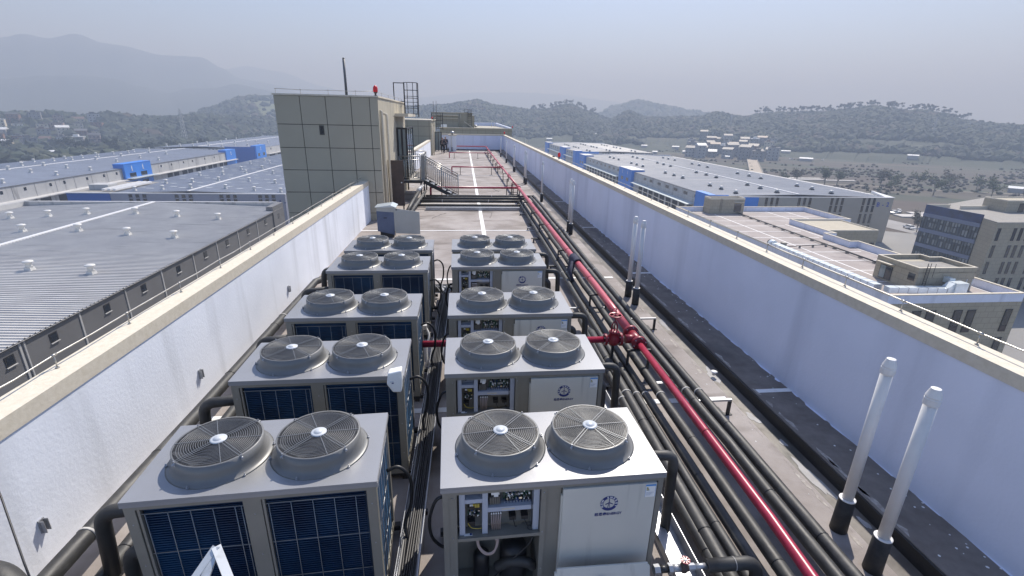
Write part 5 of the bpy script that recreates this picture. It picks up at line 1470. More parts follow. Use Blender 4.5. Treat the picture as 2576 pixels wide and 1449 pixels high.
def arrow_emblem(m, x, y, z, s_, mi, ax='y'):
    """white spire emblem: tapering shaft with swept foot"""
    for a, b, c, d in ((-.10, .10, -.04, .04),):
        P = [(-.34, -.5), (-.10, -.25), (-.14, .25), (0, .62), (.14, .25), (.10, -.25), (.34, -.5), (.06, -.38), (0, -.62), (-.06, -.38)]
        n = len(P)
        if ax == 'y': vs = [(x + .02, y + p * s_, z + q_ * s_) for p, q_ in P]
        else: vs = [(x + p * s_, y - .02, z + q_ * s_) for p, q_ in P]
        m.add(vs, [(0, 1, 7), (1, 2, 3, 4, 5), (5, 6, 9 - 2, 1)][:0] + [(2, 4, 3), (1, 5, 4, 2), (0, 7, 1), (0, 9, 1), (1, 9, 8, 7, 5), (5, 7, 6)], mi)
def blue_block(w_, x0, x1, y0, y1, z0, z1, nm='entrance_block', win=True):
    m = MB(); m.box(x0, x1, y0, y1, z0, z1, 0); m.box(x0 - .1, x1 + .1, y0 - .1, y1 + .1, z1, z1 + .12, 0)
    b = m.build(nm, [M['wh_blue']], w_)
    if win:
        for k, yc in enumerate((y0 + (y1 - y0) * .27, y0 + (y1 - y0) * .68)):
            s_ = (y1 - y0) * .115
            for z in (z1 - 4.3, z1 - 7.5): m = MB(); m.box(x1, x1 + .03, yc - s_, yc + s_, z - .8, z + .8); m.build('window', M['winglass'], b)
            m = MB(); arrow_emblem(m, x1, yc, z1 - 1.8, 2.0, 0); m.build('emblem', M['ridge'], b)
    return b
blue_block(w3, -131, -127.2, 202.6, 219.6, GZ, -15.9)
m = MB(); m.box(-127.19, -124.5, 203, 219, -21.3, -21.15); m.build('canopy', M['wh_canopy'], w3)
m = MB(); m.box(-131.5, -127.6, 289, 300.9, GZ, -16.2); bb_ = m.build('entrance_block', M['wh_blue'], w3)
m = MB(); arrow_emblem(m, -127.58, 295, -18.2, 2.2, 0); m.build('emblem', M['ridge'], bb_)
under(w3)
put_vents([(-143.1, 181.2), (-133.7, 178.9), (-153.2, 185.5), (-152.9, 200.0), (-142.8, 196.6), (-133.4, 194.2), (-161.1, 201.1), (-171.8, 220.5), (-166.2, 223.0), (-161.3, 226.0), (-152.8, 227.3), (-142.7, 223.8), (-170.6, 235.3), (-166.0, 238.7), (-161.7, 242.3), (-153.5, 244.7), (-143.7, 241.3), (-133.7, 237.2), (-172.9, 257.9), (-167.3, 261.2), (-163.1, 265.7), (-153.7, 266.2), (-144.3, 263.4), (-168.0, 278.1), (-168.1, 291.6), (-133.5, 158.5)], -17.5, -154.5, -16.3, -128.2, V0, 'the long far left roof', 'mushroom vents on the long far left roof')
# --- W4
w4 = thing('warehouse', 'farthest left warehouse roof just left of the nearest tower, with blue end blocks', 'warehouse', (-154, 410, GZ))
m = MB(); gable_roof(m, -183, -125.2, 322.5, 492, -17.5, -158, -16.5, 1.6, .06); m.build('roof', M['corr_blue'], w4)
m = MB(); m.box(-158.4, -157.6, 322.5, 492, -16.5, -16.25); m.box(-183, -125.2, 491.8, 492.3, -17.5, -16.7); m.build('ridge_cap', M['ridge'], w4)
m = MB(); m.box(-182.5, -125.05, 322.6, 491, GZ, -17.62); m.build('wall', M['wh_wall'], w4)
m = MB(); m.box(-124.9, -122.5, 340, 491, -21.7, -21.5); m.build('canopy', M['wh_wall'], w4)
for k in range(9): m = MB(); m.box(-125.04, -124.98, 345 + k * 15, 355 + k * 15, -27, -22.4); m.build('loading_bay', M['opening'], w4)
for k in range(7): m = MB(); m.box(-125.04, -124.98, 348 + k * 18, 349.2 + k * 18, -19.4, -18.3); m.build('window', M['winglass'], w4)
for xa in (-178, -165, -152):
    for k in range(3): m = MB(); m.box(xa + k * 2, xa + k * 2 + 1.1, 322.5, 322.59, -20, -17.8); m.build('window_strip', M['winglass'], w4)
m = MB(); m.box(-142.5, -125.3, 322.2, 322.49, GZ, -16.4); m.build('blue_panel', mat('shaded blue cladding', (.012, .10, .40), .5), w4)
m = MB(); m.box(-127.5, -124.4, 322.5, 338, GZ, -15.6); bb_ = m.build('entrance_block', M['wh_blue'], w4)
for y in (326, 334):
    m = MB(); m.box(-124.4, -124.37, y - 1.6, y + 1.6, -22, -20.2); m.build('window', M['winglass'], bb_)
m = MB(); arrow_emblem(m, -124.4, 330, -17.6, 2.2, 0); m.build('emblem', M['ridge'], bb_)
under(w4)
put_vents([(-180.0, 330.7), (-170.2, 326.9), (-163.3, 327.8), (-153.8, 327.2), (-147.0, 329.0), (-145.2, 342.9), (-138.1, 344.9), (-176.1, 359.7), (-169.1, 358.0), (-167.6, 374.7), (-156.2, 370.0), (-155.6, 387.6), (-135.5, 356.7), (-139.1, 384.1), (-178.5, 408.3), (-173.8, 415.3), (-146.5, 381.7)], -17.5, -158, -16.5, -125.2, V0, 'the farthest left roof', 'mushroom vents on the farthest left roof', 1.1)
# --- W5
w5 = thing('warehouse', 'large pale roofed warehouse on the right with blue blocks and B-2 on its end wall', 'warehouse', (108, 230, GZ))
m = MB(); gable_roof(m, 78.1, 138.2, 146.0, 320, -18.05, 107.8, -17.35, 1.5, .07); m.build('roof', M['corr_pale'], w5)
m = MB(); m.box(107.45, 108.15, 146, 320, -17.36, -17.15); m.box(78, 141.2, 145.35, 145.99, -18.2, -18.0); m.box(78, 139, 319.8, 320.3, -18.1, -17.3); m.hexa([(138.3, 146, -18.1), (141.2, 146, -18.1), (141.2, 155, -18.1), (140.9, 155, -18.1)], [(138.3, 146, -18.0), (141.2, 146, -18.0), (141.2, 155, -17.2), (140.9, 155, -17.2)]); m.build('ridge_cap', M['ridge'], w5)
m = MB(); m.box(94.01, 141.1, 145.5, 145.7, GZ, -18.21, 0); m.box(78.2, 141.1, 145.71, 319.5, GZ, -18.21, 1); m.build('wall', [M['wh_beige'], M['wh_wall']], w5)
m = MB(); m.box(77.7, 94.0, 145.2, 145.7, GZ, -18.21); m.box(77.6, 79.8, 145.71, 155, GZ, -17.55); m.box(79.81, 84, 145.71, 146.1, -18.2, -17.6); m.build('corner_panel', M['wh_blue'], w5)
for xa in (96.4, 107.6, 118.9, 130.1):
    for k in range(3):
        xx = xa + k * 1.85
        for z1, z0 in ((-18.25, -20.55), (-20.75, -22.9), (-23.4, -26.6), (-27.2, -30.0), (-30.6, -32.4)):
            m = MB(); m.box(xx, xx + .85, 145.44, 145.49, z0, z1); m.build('window_strip', M['winglass'], w5)
m = MB(); place_text(m, 'B - 2', 2.0, 137.6, 145.46, -20.4, 0, .02, spacing=1.15); m.build('lettering', mat('lettering blue', (.02, .06, .36), .5), w5)
for y in (155.1, 163.6, 171.8, 179.6, 187.4, 196, 203, 240, 247.5, 255, 263, 271, 279, 287, 295):
    m = MB(); m.box(78.14, 78.19, y - 1.5, y + 1.5, -20, -19); m.build('window', M['winglass'], w5)
m = MB()
for (a, b) in ((156, 214), (236, 303)):
    m.hexa([(75.6, a, -22.4), (78.19, a, -22.1), (78.19, b, -22.1), (75.6, b, -22.4)], [(75.6, a, -22.2), (78.19, a, -21.9), (78.19, b, -21.9), (75.6, b, -22.2)])
m.build('canopy', M['wh_canopy'], w5)
for (a, b) in ((157, 213), (237, 302)):
    y = a
    while y < b - 4: m = MB(); m.box(78.13, 78.19, y, y + 4.2, -29.5, -23); m.build('loading_bay', M['opening'], w5); y += 6
m = MB(); m.box(78.12, 78.19, 156, 303, -20.62, -20.5); m.build('gutter', M['wh_canopy'], w5)
for (ya, yb) in ((216.5, 234.8), (305, 317.5)):
    m = MB(); m.box(76.9, 82.9, ya, yb, GZ, -17.3, 0); m.box(76.8, 83.0, ya - .1, yb + .1, -17.3, -17.15, 1); b_ = m.build('entrance_block', [M['wh_blue'], M['ridge']], w5)
    for y in (ya + (yb - ya) * .3, ya + (yb - ya) * .7):
        m = MB(); arrow_emblem(m, 76.86, y, -18.9, 1.6, 0); m.build('emblem', M['ridge'], b_)
        m = MB(); m.box(76.85, 76.899, y - 1.5, y + 1.5, -22.6, -21.2); m.build('window', M['winglass'], b_)
under(w5)
pv = []
for x in (90.2, 104.4, 123.6):
    for y in (295, 287, 277.5, 255, 246.5, 237.5, 209, 199.7, 191, 168, 159.8, 150.3): pv.append((x - (295 - y) * .009, y))
put_vents([p for p in pv], -18.05, 107.8, -17.35, 78.2, V1, 'the large pale roof on the right', 'domed vents on the large pale right roof', .95)
# --- W6
w6 = thing('warehouse', 'smaller looking blue grey warehouse behind the large pale right one', 'warehouse', (109, 410, GZ))
m = MB(); gable_roof(m, 82, 138, 346.2, 473, -18.05, 109.5, -17.3, 1.8, .07); m.build('roof', M['corr_pale'], w6)
m = MB(); m.box(109.1, 109.9, 346, 473, -17.3, -17.1); m.box(82, 138, 472.8, 473.4, -18.1, -17.2); m.build('ridge_cap', M['ridge'], w6)
m = MB(); m.box(82.2, 137.8, 346.05, 472.5, GZ, -18.2); m.build('wall', M['wh_wall'], w6)
m = MB(); m.box(82, 97.5, 345.7, 346.0, GZ, -17.6); m.build('corner_panel', M['wh_blue'], w6)
for xa in (100, 111, 122, 132):
    for k in range(3): m = MB(); m.box(xa + k * 2, xa + k * 2 + 1.1, 345.95, 346.04, -24, -18.4); m.build('window_strip', M['winglass'], w6)
for (ya, yb) in ((346, 353), (385, 402), (459, 474)):
    m = MB(); m.box(80.6, 85.5, ya, yb, GZ, -17.2, 0); m.box(80.5, 85.6, ya, yb + .1, -17.2, -17.05, 1); m.build('entrance_block', [M['wh_blue'], M['ridge']], w6)
m = MB(); m.box(79.6, 82.19, 354, 384, -22.4, -22.2); m.box(79.6, 82.19, 403, 458, -22.4, -22.2); m.build('canopy', M['wh_canopy'], w6)
for y in (357, 363, 370, 377, 408, 418, 428, 438, 448): m = MB(); m.box(82.14, 82.19, y, y + 3, -20.2, -19.1); m.build('window', M['winglass'], w6)
under(w6)
put_vents([(x, y) for x in (92, 106.5, 125.4) for y in (438, 429, 421.5, 402, 394.5, 385, 358.5, 350.5)], -18.05, 109.5, -17.3, 82, V1, 'the roof behind the large pale one', 'domed vents on the second right roof', .95)

# ============================================================ ADMIN BUILDING (right, near)
ad = thing('office_building', 'beige tiled office block below the right parapet with gridded flat roof', 'building', (70, 80, GZ))
P_ = [(53.0, 51.5), (72.2, 51.5), (72.2, 79.0), (70.6, 79.0), (70.6, 85.6), (72.9, 85.6), (72.9, 99.6), (87.2, 99.6), (87.2, 115.0), (53.0, 115.0)]
m = MB(); m.prism(P_, GZ, -17.05, 0); m.build('wall', M['tile'], ad)
m = MB(); m.prism([(53.2, 51.7), (72.0, 51.7), (72.0, 79.2), (70.4, 79.2), (70.4, 85.8), (72.7, 85.8), (72.7, 99.4), (87.0, 99.4), (87.0, 114.8), (53.2, 114.8)], -17.049, -17.0); m.build('roof', mat('pinkish roof screed', (.30, .26, .24), .85, col2=(.35, .31, .29), nscale=.35, ndetail=9, col3=(.24, .21, .2), s3=.3), ad)
def ppt(m, pts, th, z0, z1, mi, closed=True):
    n = len(pts)
    for i in range(n if closed else n - 1):
        (xa, ya), (xb, yb) = pts[i], pts[(i + 1) % n]
        d = Vector((xb - xa, yb - ya)).normalized()
        e = d * th * .5 * .98
        nrm = Vector((-d.y, d.x)) * th * .5
        q = [(xa - e.x + nrm.x, ya - e.y + nrm.y), (xa - e.x - nrm.x, ya - e.y - nrm.y), (xb + e.x - nrm.x, yb + e.y - nrm.y), (xb + e.x + nrm.x, yb + e.y + nrm.y)]
        zz = .002 * (i % 2)
        m.prism(q, z0, z1 + zz, mi)
m = MB(); inner = [(53.15, 51.65), (72.05, 51.65), (72.05, 79.15), (70.45, 79.15), (70.45, 85.75), (72.75, 85.75), (72.75, 99.45), (87.05, 99.45), (87.05, 114.85), (53.15, 114.85)]
ppt(m, inner, .28, -17.04, -15.95, 0); m.build('parapet', M['render_r'], ad)
m = MB(); ppt(m, inner, .36, -15.948, -15.84, 0); m.build('coping', M['stone'], ad)
m = MB()
for x in (60.9, 71.4): m.box(x - .12, x + .12, 51.9, 99 if x > 62 else 110.4, -16.999, -16.992)
for x in (76.5, 81.6): m.box(x - .12, x + .12, 99.8, 114.6, -16.999, -16.992)
y = 54.6
while y < 114: m.box(53.4, 70.2 if y < 99.6 else 86.8, y - .10, y + .10, -16.991, -16.986); y += 5.35
m.build('roof_joint', M['whitepaint'], ad)
wins = [(56.9, 58.25, -21.2, -18.05), (58.9, 60.3, -21.2, -18.05), (62.8, 64.1, -21.2, -18.05), (64.7, 66.0, -21.2, -18.05), (70.2, 71.3, -21.2, -18.05), (54.6, 55.6, -21.2, -18.05),
        (70.2, 71.3, -25.1, -22.1), (64.7, 66.0, -25.1, -22.1), (62.8, 64.1, -25.1, -22.1), (58.9, 60.3, -25.1, -22.1), (56.9, 58.25, -25.1, -22.1), (70.2, 71.3, -29, -26), (64.7, 66, -29, -26)]
for x0, x1, z0, z1 in wins:
    m = MB(); m.box(x0, x1, 51.42, 51.49, z0, z1, 0); m.box(x0 + .12, x1 - .12, 51.405, 51.4199, z0 + .9, z1 - .1, 1); m.box(x0 + .12, x1 - .12, 51.40, 51.4199, z0 + .1, z0 + .8, 2)
    m.box(x1 - .16, x1, 51.36, 51.404, z0, z1, 3)
    m.build('window', [M['alum'], M['winglass'], M['rust'], M['tile']], ad)
under(ad)
ph = thing('roof_house', 'larger beige tiled roof house with door, canopy and wall ladder on the office block', 'roof house', (65, 59, -17))
m = MB(); m.prism([(60.6, 55.7), (69.2, 55.7), (69.2, 61.0), (67.4, 61.0), (67.4, 62.5), (60.6, 62.5)], -16.99, -14.3, 0); m.build('wall', M['tile'], ph)
m = MB(); ppt(m, [(60.7, 55.8), (69.1, 55.8), (69.1, 60.9), (67.3, 60.9), (67.3, 62.4), (60.7, 62.4)], .2, -14.35, -13.75, 0); m.build('parapet', M['tile'], ph)
m = MB(); ppt(m, [(60.7, 55.8), (69.1, 55.8), (69.1, 60.9), (67.3, 60.9), (67.3, 62.4), (60.7, 62.4)], .28, -13.748, -13.66, 0); m.build('coping', M['stone'], ph)
m = MB(); m.box(60.85, 69, 55.95, 60.75, -14.299, -14.25); m.build('roof', M['concrete'], ph)
m = MB(); m.box(60.54, 60.59, 59.5, 61.6, -16.75, -14.75, 0); m.box(60.52, 60.539, 59.62, 60.5, -16.65, -14.85, 1); m.box(60.52, 60.539, 60.62, 61.5, -16.65, -14.85, 2); m.build('door', [M['alum'], M['winglass'], M['glass']], ph)
m = MB(); m.box(59.9, 60.59, 59.4, 61.9, -14.42, -14.32); m.build('canopy', M['stone'], ph)
m = MB(); m.box(60.54, 60.59, 56.0, 57.0, -15.65, -14.65); m.build('window', M['winglass'], ph)
m = MB()
for x in (61.5, 61.95): m.box(x - .025, x + .025, 55.5, 55.55, -16.9, -13.0)
z = -16.7
while z < -13.1: m.box(61.5, 61.95, 55.51, 55.54, z, z + .03); z += .3
for x in (61.2, 62.3): m.box(x - .02, x + .02, 55.2, 55.24, -14.9, -13.0)
m.build('ladder', M['steel_dk'], ph)
m = MB()
for x in (68.0, 68.85): m.tube([(x, 55.5, -17), (x, 55.5, -15.3)], .05, 8)
m.build('white_pipe', M['pvc'], ph)
under(ph)
sp_ = thing('roof_house', 'smaller beige tiled roof house at the far end of the gridded roof', 'roof house', (64, 113, -17))
m = MB(); m.box(59.9, 68.7, 111.5, 114.6, -16.99, -13.6); m.build('wall', M['tile'], sp_)
m = MB(); ppt(m, [(60, 111.6), (68.6, 111.6), (68.6, 114.5), (60, 114.5)], .2, -13.6, -13.2, 0); m.build('parapet', M['stone'], sp_)
m = MB(); m.box(66.2, 67.95, 111.42, 111.49, -16.5, -14.6, 0); m.build('door', M['winglass'], sp_)
m = MB(); m.box(66.0, 68.3, 111.0, 111.49, -14.25, -14.15); m.build('canopy', M['stone'], sp_)
m = MB()
for x in (62.5, 62.9): m.box(x - .03, x + .03, 111.38, 111.43, -16.5, -13.3)
z = -16.4
while z < -13.4: m.box(62.5, 62.9, 111.39, 111.42, z, z + .03); z += .3
m.build('ladder', M['casing'], sp_)
under(sp_)
es = thing('roof_house', 'lower beige stair head behind the stepped white parapet of the gridded roof', 'roof house', (80, 95, -17))
m = MB(); m.box(72.95, 84.6, 88.6, 99.2, GZ, -16.2); m.build('wall', M['tile'], es)
m = MB(); ppt(m, [(73.1, 88.8), (84.5, 88.8), (84.5, 99.1), (73.1, 99.1)], .22, -16.2, -16.0, 0); m.build('coping', M['stone'], es)
m = MB(); m.box(83.2, 84.1, 88.5, 88.59, -20.4, -18.6); m.build('window', M['winglass'], es)
under(es)
# duct on the roof
dc = thing('air_duct', 'long shiny segmented sheet metal duct running along the gridded roof and turning right', 'duct', (54.6, 67, -17))
m = MB()
def seg_box(m, a, b, w_, h_, z, gap=.06, mi=0):
    a = Vector(a); b = Vector(b); L_ = (b - a).length; d = (b - a) / L_; n = Vector((-d.y, d.x)) * w_ / 2
    k = int(L_ / 1.15)
    for i in range(k):
        p = a + d * (L_ * i / k); q_ = a + d * (L_ * (i + 1) / k - gap)
        m.prism([tuple(p - n), tuple(q_ - n), tuple(q_ + n), tuple(p + n)][::1], z, z + h_, mi)
        r1 = q_; r2 = a + d * (L_ * (i + 1) / k); n2 = n * 1.05
        m.prism([tuple(r1 - n2), tuple(r2 - n2), tuple(r2 + n2), tuple(r1 + n2)], z - .03, z + h_ + .03, mi + 1)
seg_box(m, (55.0, 78), (55.0, 55.4), 1.1, .75, -16.55)
seg_box(m, (55.6, 54.7), (63.4, 54.1), .95, .75, -16.6)
m.hexa([(63.4, 53.6, -16.6), (64.2, 53.6, -16.9), (64.2, 54.6, -16.9), (63.4, 54.6, -16.6)], [(63.4, 53.6, -15.85), (64.2, 53.6, -15.2), (64.2, 54.6, -15.2), (63.4, 54.6, -15.85)])
m.box(64.21, 66.0, 53.4, 54.7, -16.9, -15.15); m.box(64.5, 65.3, 54.71, 55.65, -15.6, -14.9)
m.build('casing', [M['duct'], M['galv']], dc)
m = MB(); m.lathe([(.62, 0), (.66, .15), (.66, .9), (.5, 1.1), (.5, 1.3)], (55.0, 78.1, -16.1), 20, 0, axis='y'); m.lathe([(.0, 0), (.6, 0)], (55.0, 79.3, -16.1), 20, 1, axis='y'); m.build('fan', [M['duct'], M['black']], dc)
m = MB()
for k in range(12):
    y = 56.5 + k * 1.9
    for x in (54.5, 55.5): m.box(x - .03, x + .03, y - .03, y + .03, -17, -16.56)
m.build('support', M['galv'], dc)
under(dc)
for (pts, l, z) in (([(66.9, 111.2), (66.3, 62.9)], 'left one of the two dark pipes running the length of the gridded roof', -16.7), ([(67.25, 111.2), (66.7, 62.9)], 'right one of the two dark pipes running the length of the gridded roof', -16.7), ([(57.6, 78.3), (66.2, 79.6)], 'thin dark pipe crossing from the chimney on the gridded roof', -16.6)):
    t = thing('roof_pipe', l, 'pipe', (pts[0][0], pts[0][1], -17), 0, 'dark pipes on the gridded roof')
    m = MB(); m.tube([(x, y, z) for x, y in pts], .07, 8); m.build('pipe_run', M['insul'], t)
    a = Vector(pts[0]); b = Vector(pts[1]); n = max(3, int((b - a).length / 3)); m = MB()
    for k in range(n + 1):
        p = a.lerp(b, k / n); m.box(p.x - .15, p.x + .15, p.y - .12, p.y + .12, -16.985, z - .06)
    m.build('footings', M['concrete'], t); under(t)
m = MB(); m.box(-.35, .35, -.35, .35, 0, 1.0); m.box(-.42, .42, -.42, .42, 1.0, 1.12); m.box(-.9, -.36, -.3, .3, 0, .6); o = m.build('roof_chimney', M['casing']); o.location = (57.1, 78.5, -16.99); tag(o, 'small brown chimney box beside the duct on the gridded roof', 'chimney')
# ============================================================ GLASS BUILDING
gb = thing('office_building', 'blue glass fronted beige office block at the right edge', 'building', (120, 100, GZ))
m = MB(); m.prism([(115.0, 95.2), (112.8, 90.0), (150, 90.0), (150, 125), (114.6, 108.0)], GZ, -14.9, 0); m.build('wall', M['tile'], gb)
M['curtain_blue'] = mat('deep blue glass', (.012, .045, .16), .10, spec=.8, col2=(.006, .02, .07), nscale=.5)
M['curtain'] = mat('curtain wall glass', (.035, .06, .085), .10, spec=.9, col2=(.05, .08, .11), nscale=.9, ndetail=3, lo=.45, hi=.60)
M['curtain_band'] = mat('lilac spandrel band', (.17, .20, .29), .45)
M['sheen_a'] = mat('pane with painted reflection', (.12, .15, .17), .1, spec=.9)  # lighter panes: varied reflections put into the glass colour
M['sheen_b'] = mat('pane with paler painted reflection', (.22, .25, .27), .2, spec=.8)
M['mull'] = mat('mullion', (.02, .025, .035), .4)
def face_box(m, A, B, z0, z1, off, th, mi):
    A = Vector(A); B = Vector(B); d = (B - A).normalized(); n = Vector((-d.y, d.x))
    m.prism([tuple(A + n * off), tuple(B + n * off), tuple(B + n * (off + th)), tuple(A + n * (off + th))][::-1], z0, z1, mi)
A_, B_ = (114.45, 108.3), (115.0, 94.9)
# the glass face looks towards -x
n_out = -1
zt = -14.0
def gl(name, z0, z1, mt, th, x_off):
    m = MB(); m.prism([(A_[0] - x_off - th, A_[1]), (B_[0] - x_off - th, B_[1]), (B_[0] - x_off, B_[1]), (A_[0] - x_off, A_[1])], z0, z1); return m.build(name, M[mt], gb)
gl('top_glass', -16.0, zt, 'curtain_blue', .25, .02)
for k in range(5):
    z1 = -16.0 - k * 3.72
    gl('spandrel', z1 - .85, z1 - .001, 'curtain_band', .35, .02)
    m = MB(); m.prism([(A_[0] - .22, A_[1]), (B_[0] - .22, B_[1]), (B_[0] - .02, B_[1]), (A_[0] - .02, A_[1])], max(z1 - 3.72, GZ), z1 - .851)
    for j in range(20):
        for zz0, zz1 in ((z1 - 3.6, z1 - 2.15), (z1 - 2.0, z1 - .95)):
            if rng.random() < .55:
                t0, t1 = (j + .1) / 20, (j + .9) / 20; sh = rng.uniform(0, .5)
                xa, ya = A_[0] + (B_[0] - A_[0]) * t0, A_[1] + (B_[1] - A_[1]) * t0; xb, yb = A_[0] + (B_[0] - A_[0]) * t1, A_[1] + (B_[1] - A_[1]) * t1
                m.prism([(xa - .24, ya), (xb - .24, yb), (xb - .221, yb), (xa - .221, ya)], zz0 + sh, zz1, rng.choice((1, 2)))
    g_ = m.build('glazing', [M['curtain'], M['sheen_a'], M['sheen_b']], gb)
    m = MB()
    for j in range(21):
        t_ = j / 20; x = A_[0] + (B_[0] - A_[0]) * t_; y = A_[1] + (B_[1] - A_[1]) * t_
        m.box(x - .30, x - .221, y - .05, y + .05, max(z1 - 3.70, GZ), z1 - .86)
    z = z1 - 2.1
    m.prism([(A_[0] - .29, A_[1]), (B_[0] - .29, B_[1]), (B_[0] - .225, B_[1]), (A_[0] - .225, A_[1])], z, z + .07)
    m.build('mullions', M['mull'], g_)
for k, z1 in enumerate((-15.95, -19.7, -23.4, -27.1)):
    for xa in (113.4, 117.2, 118.75, 120.5, 123.4, 125, 128, 129.6):
        m = MB(); m.box(xa, xa + .85, 89.92, 89.99, z1 - 2.75, z1, 0); m.box(xa + .7, xa + .85, 89.88, 89.919, z1 - 2.75, z1, 1); m.build('window', [M['winglass'], M['tile']], gb)
m = MB(); m.prism([(115.0, 95.2), (112.8, 90.0), (150, 90.0), (150, 125), (114.6, 108.0)], -14.899, -14.7, 0); m.build('roof', M['concrete'], gb)
m = MB(); m.box(114.4, 120.6, 108.1, 108.4, -14.7, -13.95); m.box(120.7, 134, 105.5, 105.8, -14.7, -13.9); m.build('parapet', M['stone'], gb)
m = MB(); m.box(128.0, 140, 101.5, 107, -14.7, -12.1); m.build('roof_house', M['tile'], gb)
m = MB(); ppt(m, [(128.1, 101.6), (139.9, 101.6), (139.9, 106.9), (128.1, 106.9)], .25, -12.1, -11.85, 0); m.build('coping', M['stone'], gb)
m = MB(); m.box(131.3, 132.7, 101.4, 101.49, -14.6, -12.6); m.build('door', M['winglass'], gb)
m = MB(); m.box(131.8, 133.4, 100.8, 101.49, -12.45, -12.35); m.build('canopy', M['ridge'], gb)
under(gb)
# ============================================================ GROUND, ROADS, HILLS
M['ground'] = mat('valley floor', (.048, .044, .036), .95, col2=(.034, .046, .028), nscale=.010, ndetail=12, lo=.40, hi=.60,
                  col3=(.075, .058, .048), s3=.006, n3=(1, 2.2, 1), lo3=.50, hi3=.62)
def fields(m):
    t = m.node_tree; b = t.nodes['Principled BSDF']
    tc = t.nodes.new('ShaderNodeTexCoord'); mp0 = t.nodes.new('ShaderNodeMapping'); mp0.inputs['Rotation'].default_value = (0, 0, .61); mp = t.nodes.new('ShaderNodeMapping'); mp.inputs['Scale'].default_value = (.008, .05, 1)
    vo = t.nodes.new('ShaderNodeTexVoronoi'); vo.inputs['Scale'].default_value = 1.0
    t.links.new(tc.outputs['Object'], mp0.inputs[0]); t.links.new(mp0.outputs[0], mp.inputs[0]); t.links.new(mp.outputs[0], vo.inputs['Vector'])
    cr = t.nodes.new('ShaderNodeValToRGB'); sp = t.nodes.new('ShaderNodeSeparateColor'); t.links.new(vo.outputs['Color'], sp.inputs[0]); t.links.new(sp.outputs[0], cr.inputs[0])
    e = cr.color_ramp.elements; e[0].color = (.055, .040, .032, 1); e[1].color = (.032, .045, .024, 1)
    for pos, c in ((.25, (.075, .058, .046, 1)), (.45, (.036, .05, .026, 1)), (.62, (.095, .080, .058, 1)), (.8, (.028, .034, .022, 1))):
        el = e.new(pos); el.color = c
    cr.color_ramp.interpolation = 'CONSTANT'
    mx = t.nodes.new('ShaderNodeMix'); mx.data_type = 'RGBA'; mx.inputs[0].default_value = .55
    l = b.inputs['Base Color'].links[0].from_socket
    t.links.new(l, mx.inputs[6]); t.links.new(cr.outputs[0], mx.inputs[7]); t.links.new(mx.outputs[2], b.inputs['Base Color'])
    return m
fields(M['ground'])
m = MB(); m.add([(-14000, -3000, GZ), (14000, -3000, GZ), (14000, 20000, GZ), (-14000, 20000, GZ)], [(0, 1, 2, 3)]); struct('ground', m, M['ground'])
M['yard'] = mat('concrete yard', (.26, .25, .235), .9, col2=(.21, .205, .195), nscale=.05, ndetail=8)
m = MB(); m.add([(-200, -60, GZ + .05), (76, -60, GZ + .05), (76, 510, GZ + .05), (-200, 510, GZ + .05)], [(0, 1, 2, 3)]); m.add([(76, -60, GZ + .05), (175, -60, GZ + .05), (175, 150, GZ + .05), (145, 170, GZ + .05), (145, 500, GZ + .05), (76, 500, GZ + .05)], [(0, 1, 2, 3, 4, 5)]); struct('yard', m, M['yard'])
m = MB(); m.add([(172, 40, GZ + .09), (186, 40, GZ + .09), (176, 215, GZ + .09), (160, 215, GZ + .09)], [(0, 1, 2, 3)]); struct('road', m, mat('pale road', (.30, .29, .28), .9, col2=(.26, .25, .24), nscale=.1))
m = MB()
rd = [(196, 330), (230, 302), (262, 292), (300, 268), (360, 250), (430, 225)]
for a, b in zip(rd[:-1], rd[1:]): m.bar((a[0], a[1], GZ + .12), (b[0], b[1], GZ + .12), 3.0, .05)
struct('path', m, mat('pale dirt path', (.24, .21, .17), .9))
# causeway road to the right-hand village, with kerbs
m = MB(); a, b = Vector((214, 338, GZ + .5)), Vector((318, 520, GZ + 1.2)); m.bar(a, b, 9, .9); struct('road', m, mat('sand coloured road', (.40, .34, .27), .9, col2=(.34, .29, .23), nscale=.1))
m = MB(); d = (b - a).normalized(); n_ = Vector((d.y, -d.x, 0)) * 4.6
for s_ in (-1, 1): m.bar(a + n_ * s_ + Vector((0, 0, .7)), b + n_ * s_ + Vector((0, 0, .7)), .4, .7)
struct('kerb', m, M['concrete'])
# pale slabs and excavation
rg = random.Random(31)
m = MB()
for (x, y, w_, d_) in ((196, 190, 16, 5), (204, 196, 9, 4), (188, 198, 8, 3), (300, 226, 26, 3), (330, 232, 14, 2.5), (236, 330, 40, 4), (240, 322, 30, 3), (262, 318, 22, 3), (-300, 385, 46, 8), (-250, 398, 30, 5)):
    m.prism([(x - w_ / 2, y - d_ / 2), (x + w_ / 2, y - d_ / 2 - 1), (x + w_ / 2 + 2, y + d_ / 2), (x - w_ / 2 + 1, y + d_ / 2 + 1)], GZ + .1, GZ + .5)
struct('slab', m, mat('pale slab', (.48, .46, .43), .8))
m = MB()
for i in range(7): m.box(136.5, 149, 118 + i * .9, 118.45 + i * .9, GZ + .06, GZ + .5)
tag(m.build('brick_stack', mat('terracotta', (.26, .12, .08), .9)), 'rows of terracotta coloured bricks on the ground left of the glass fronted block', 'bricks')

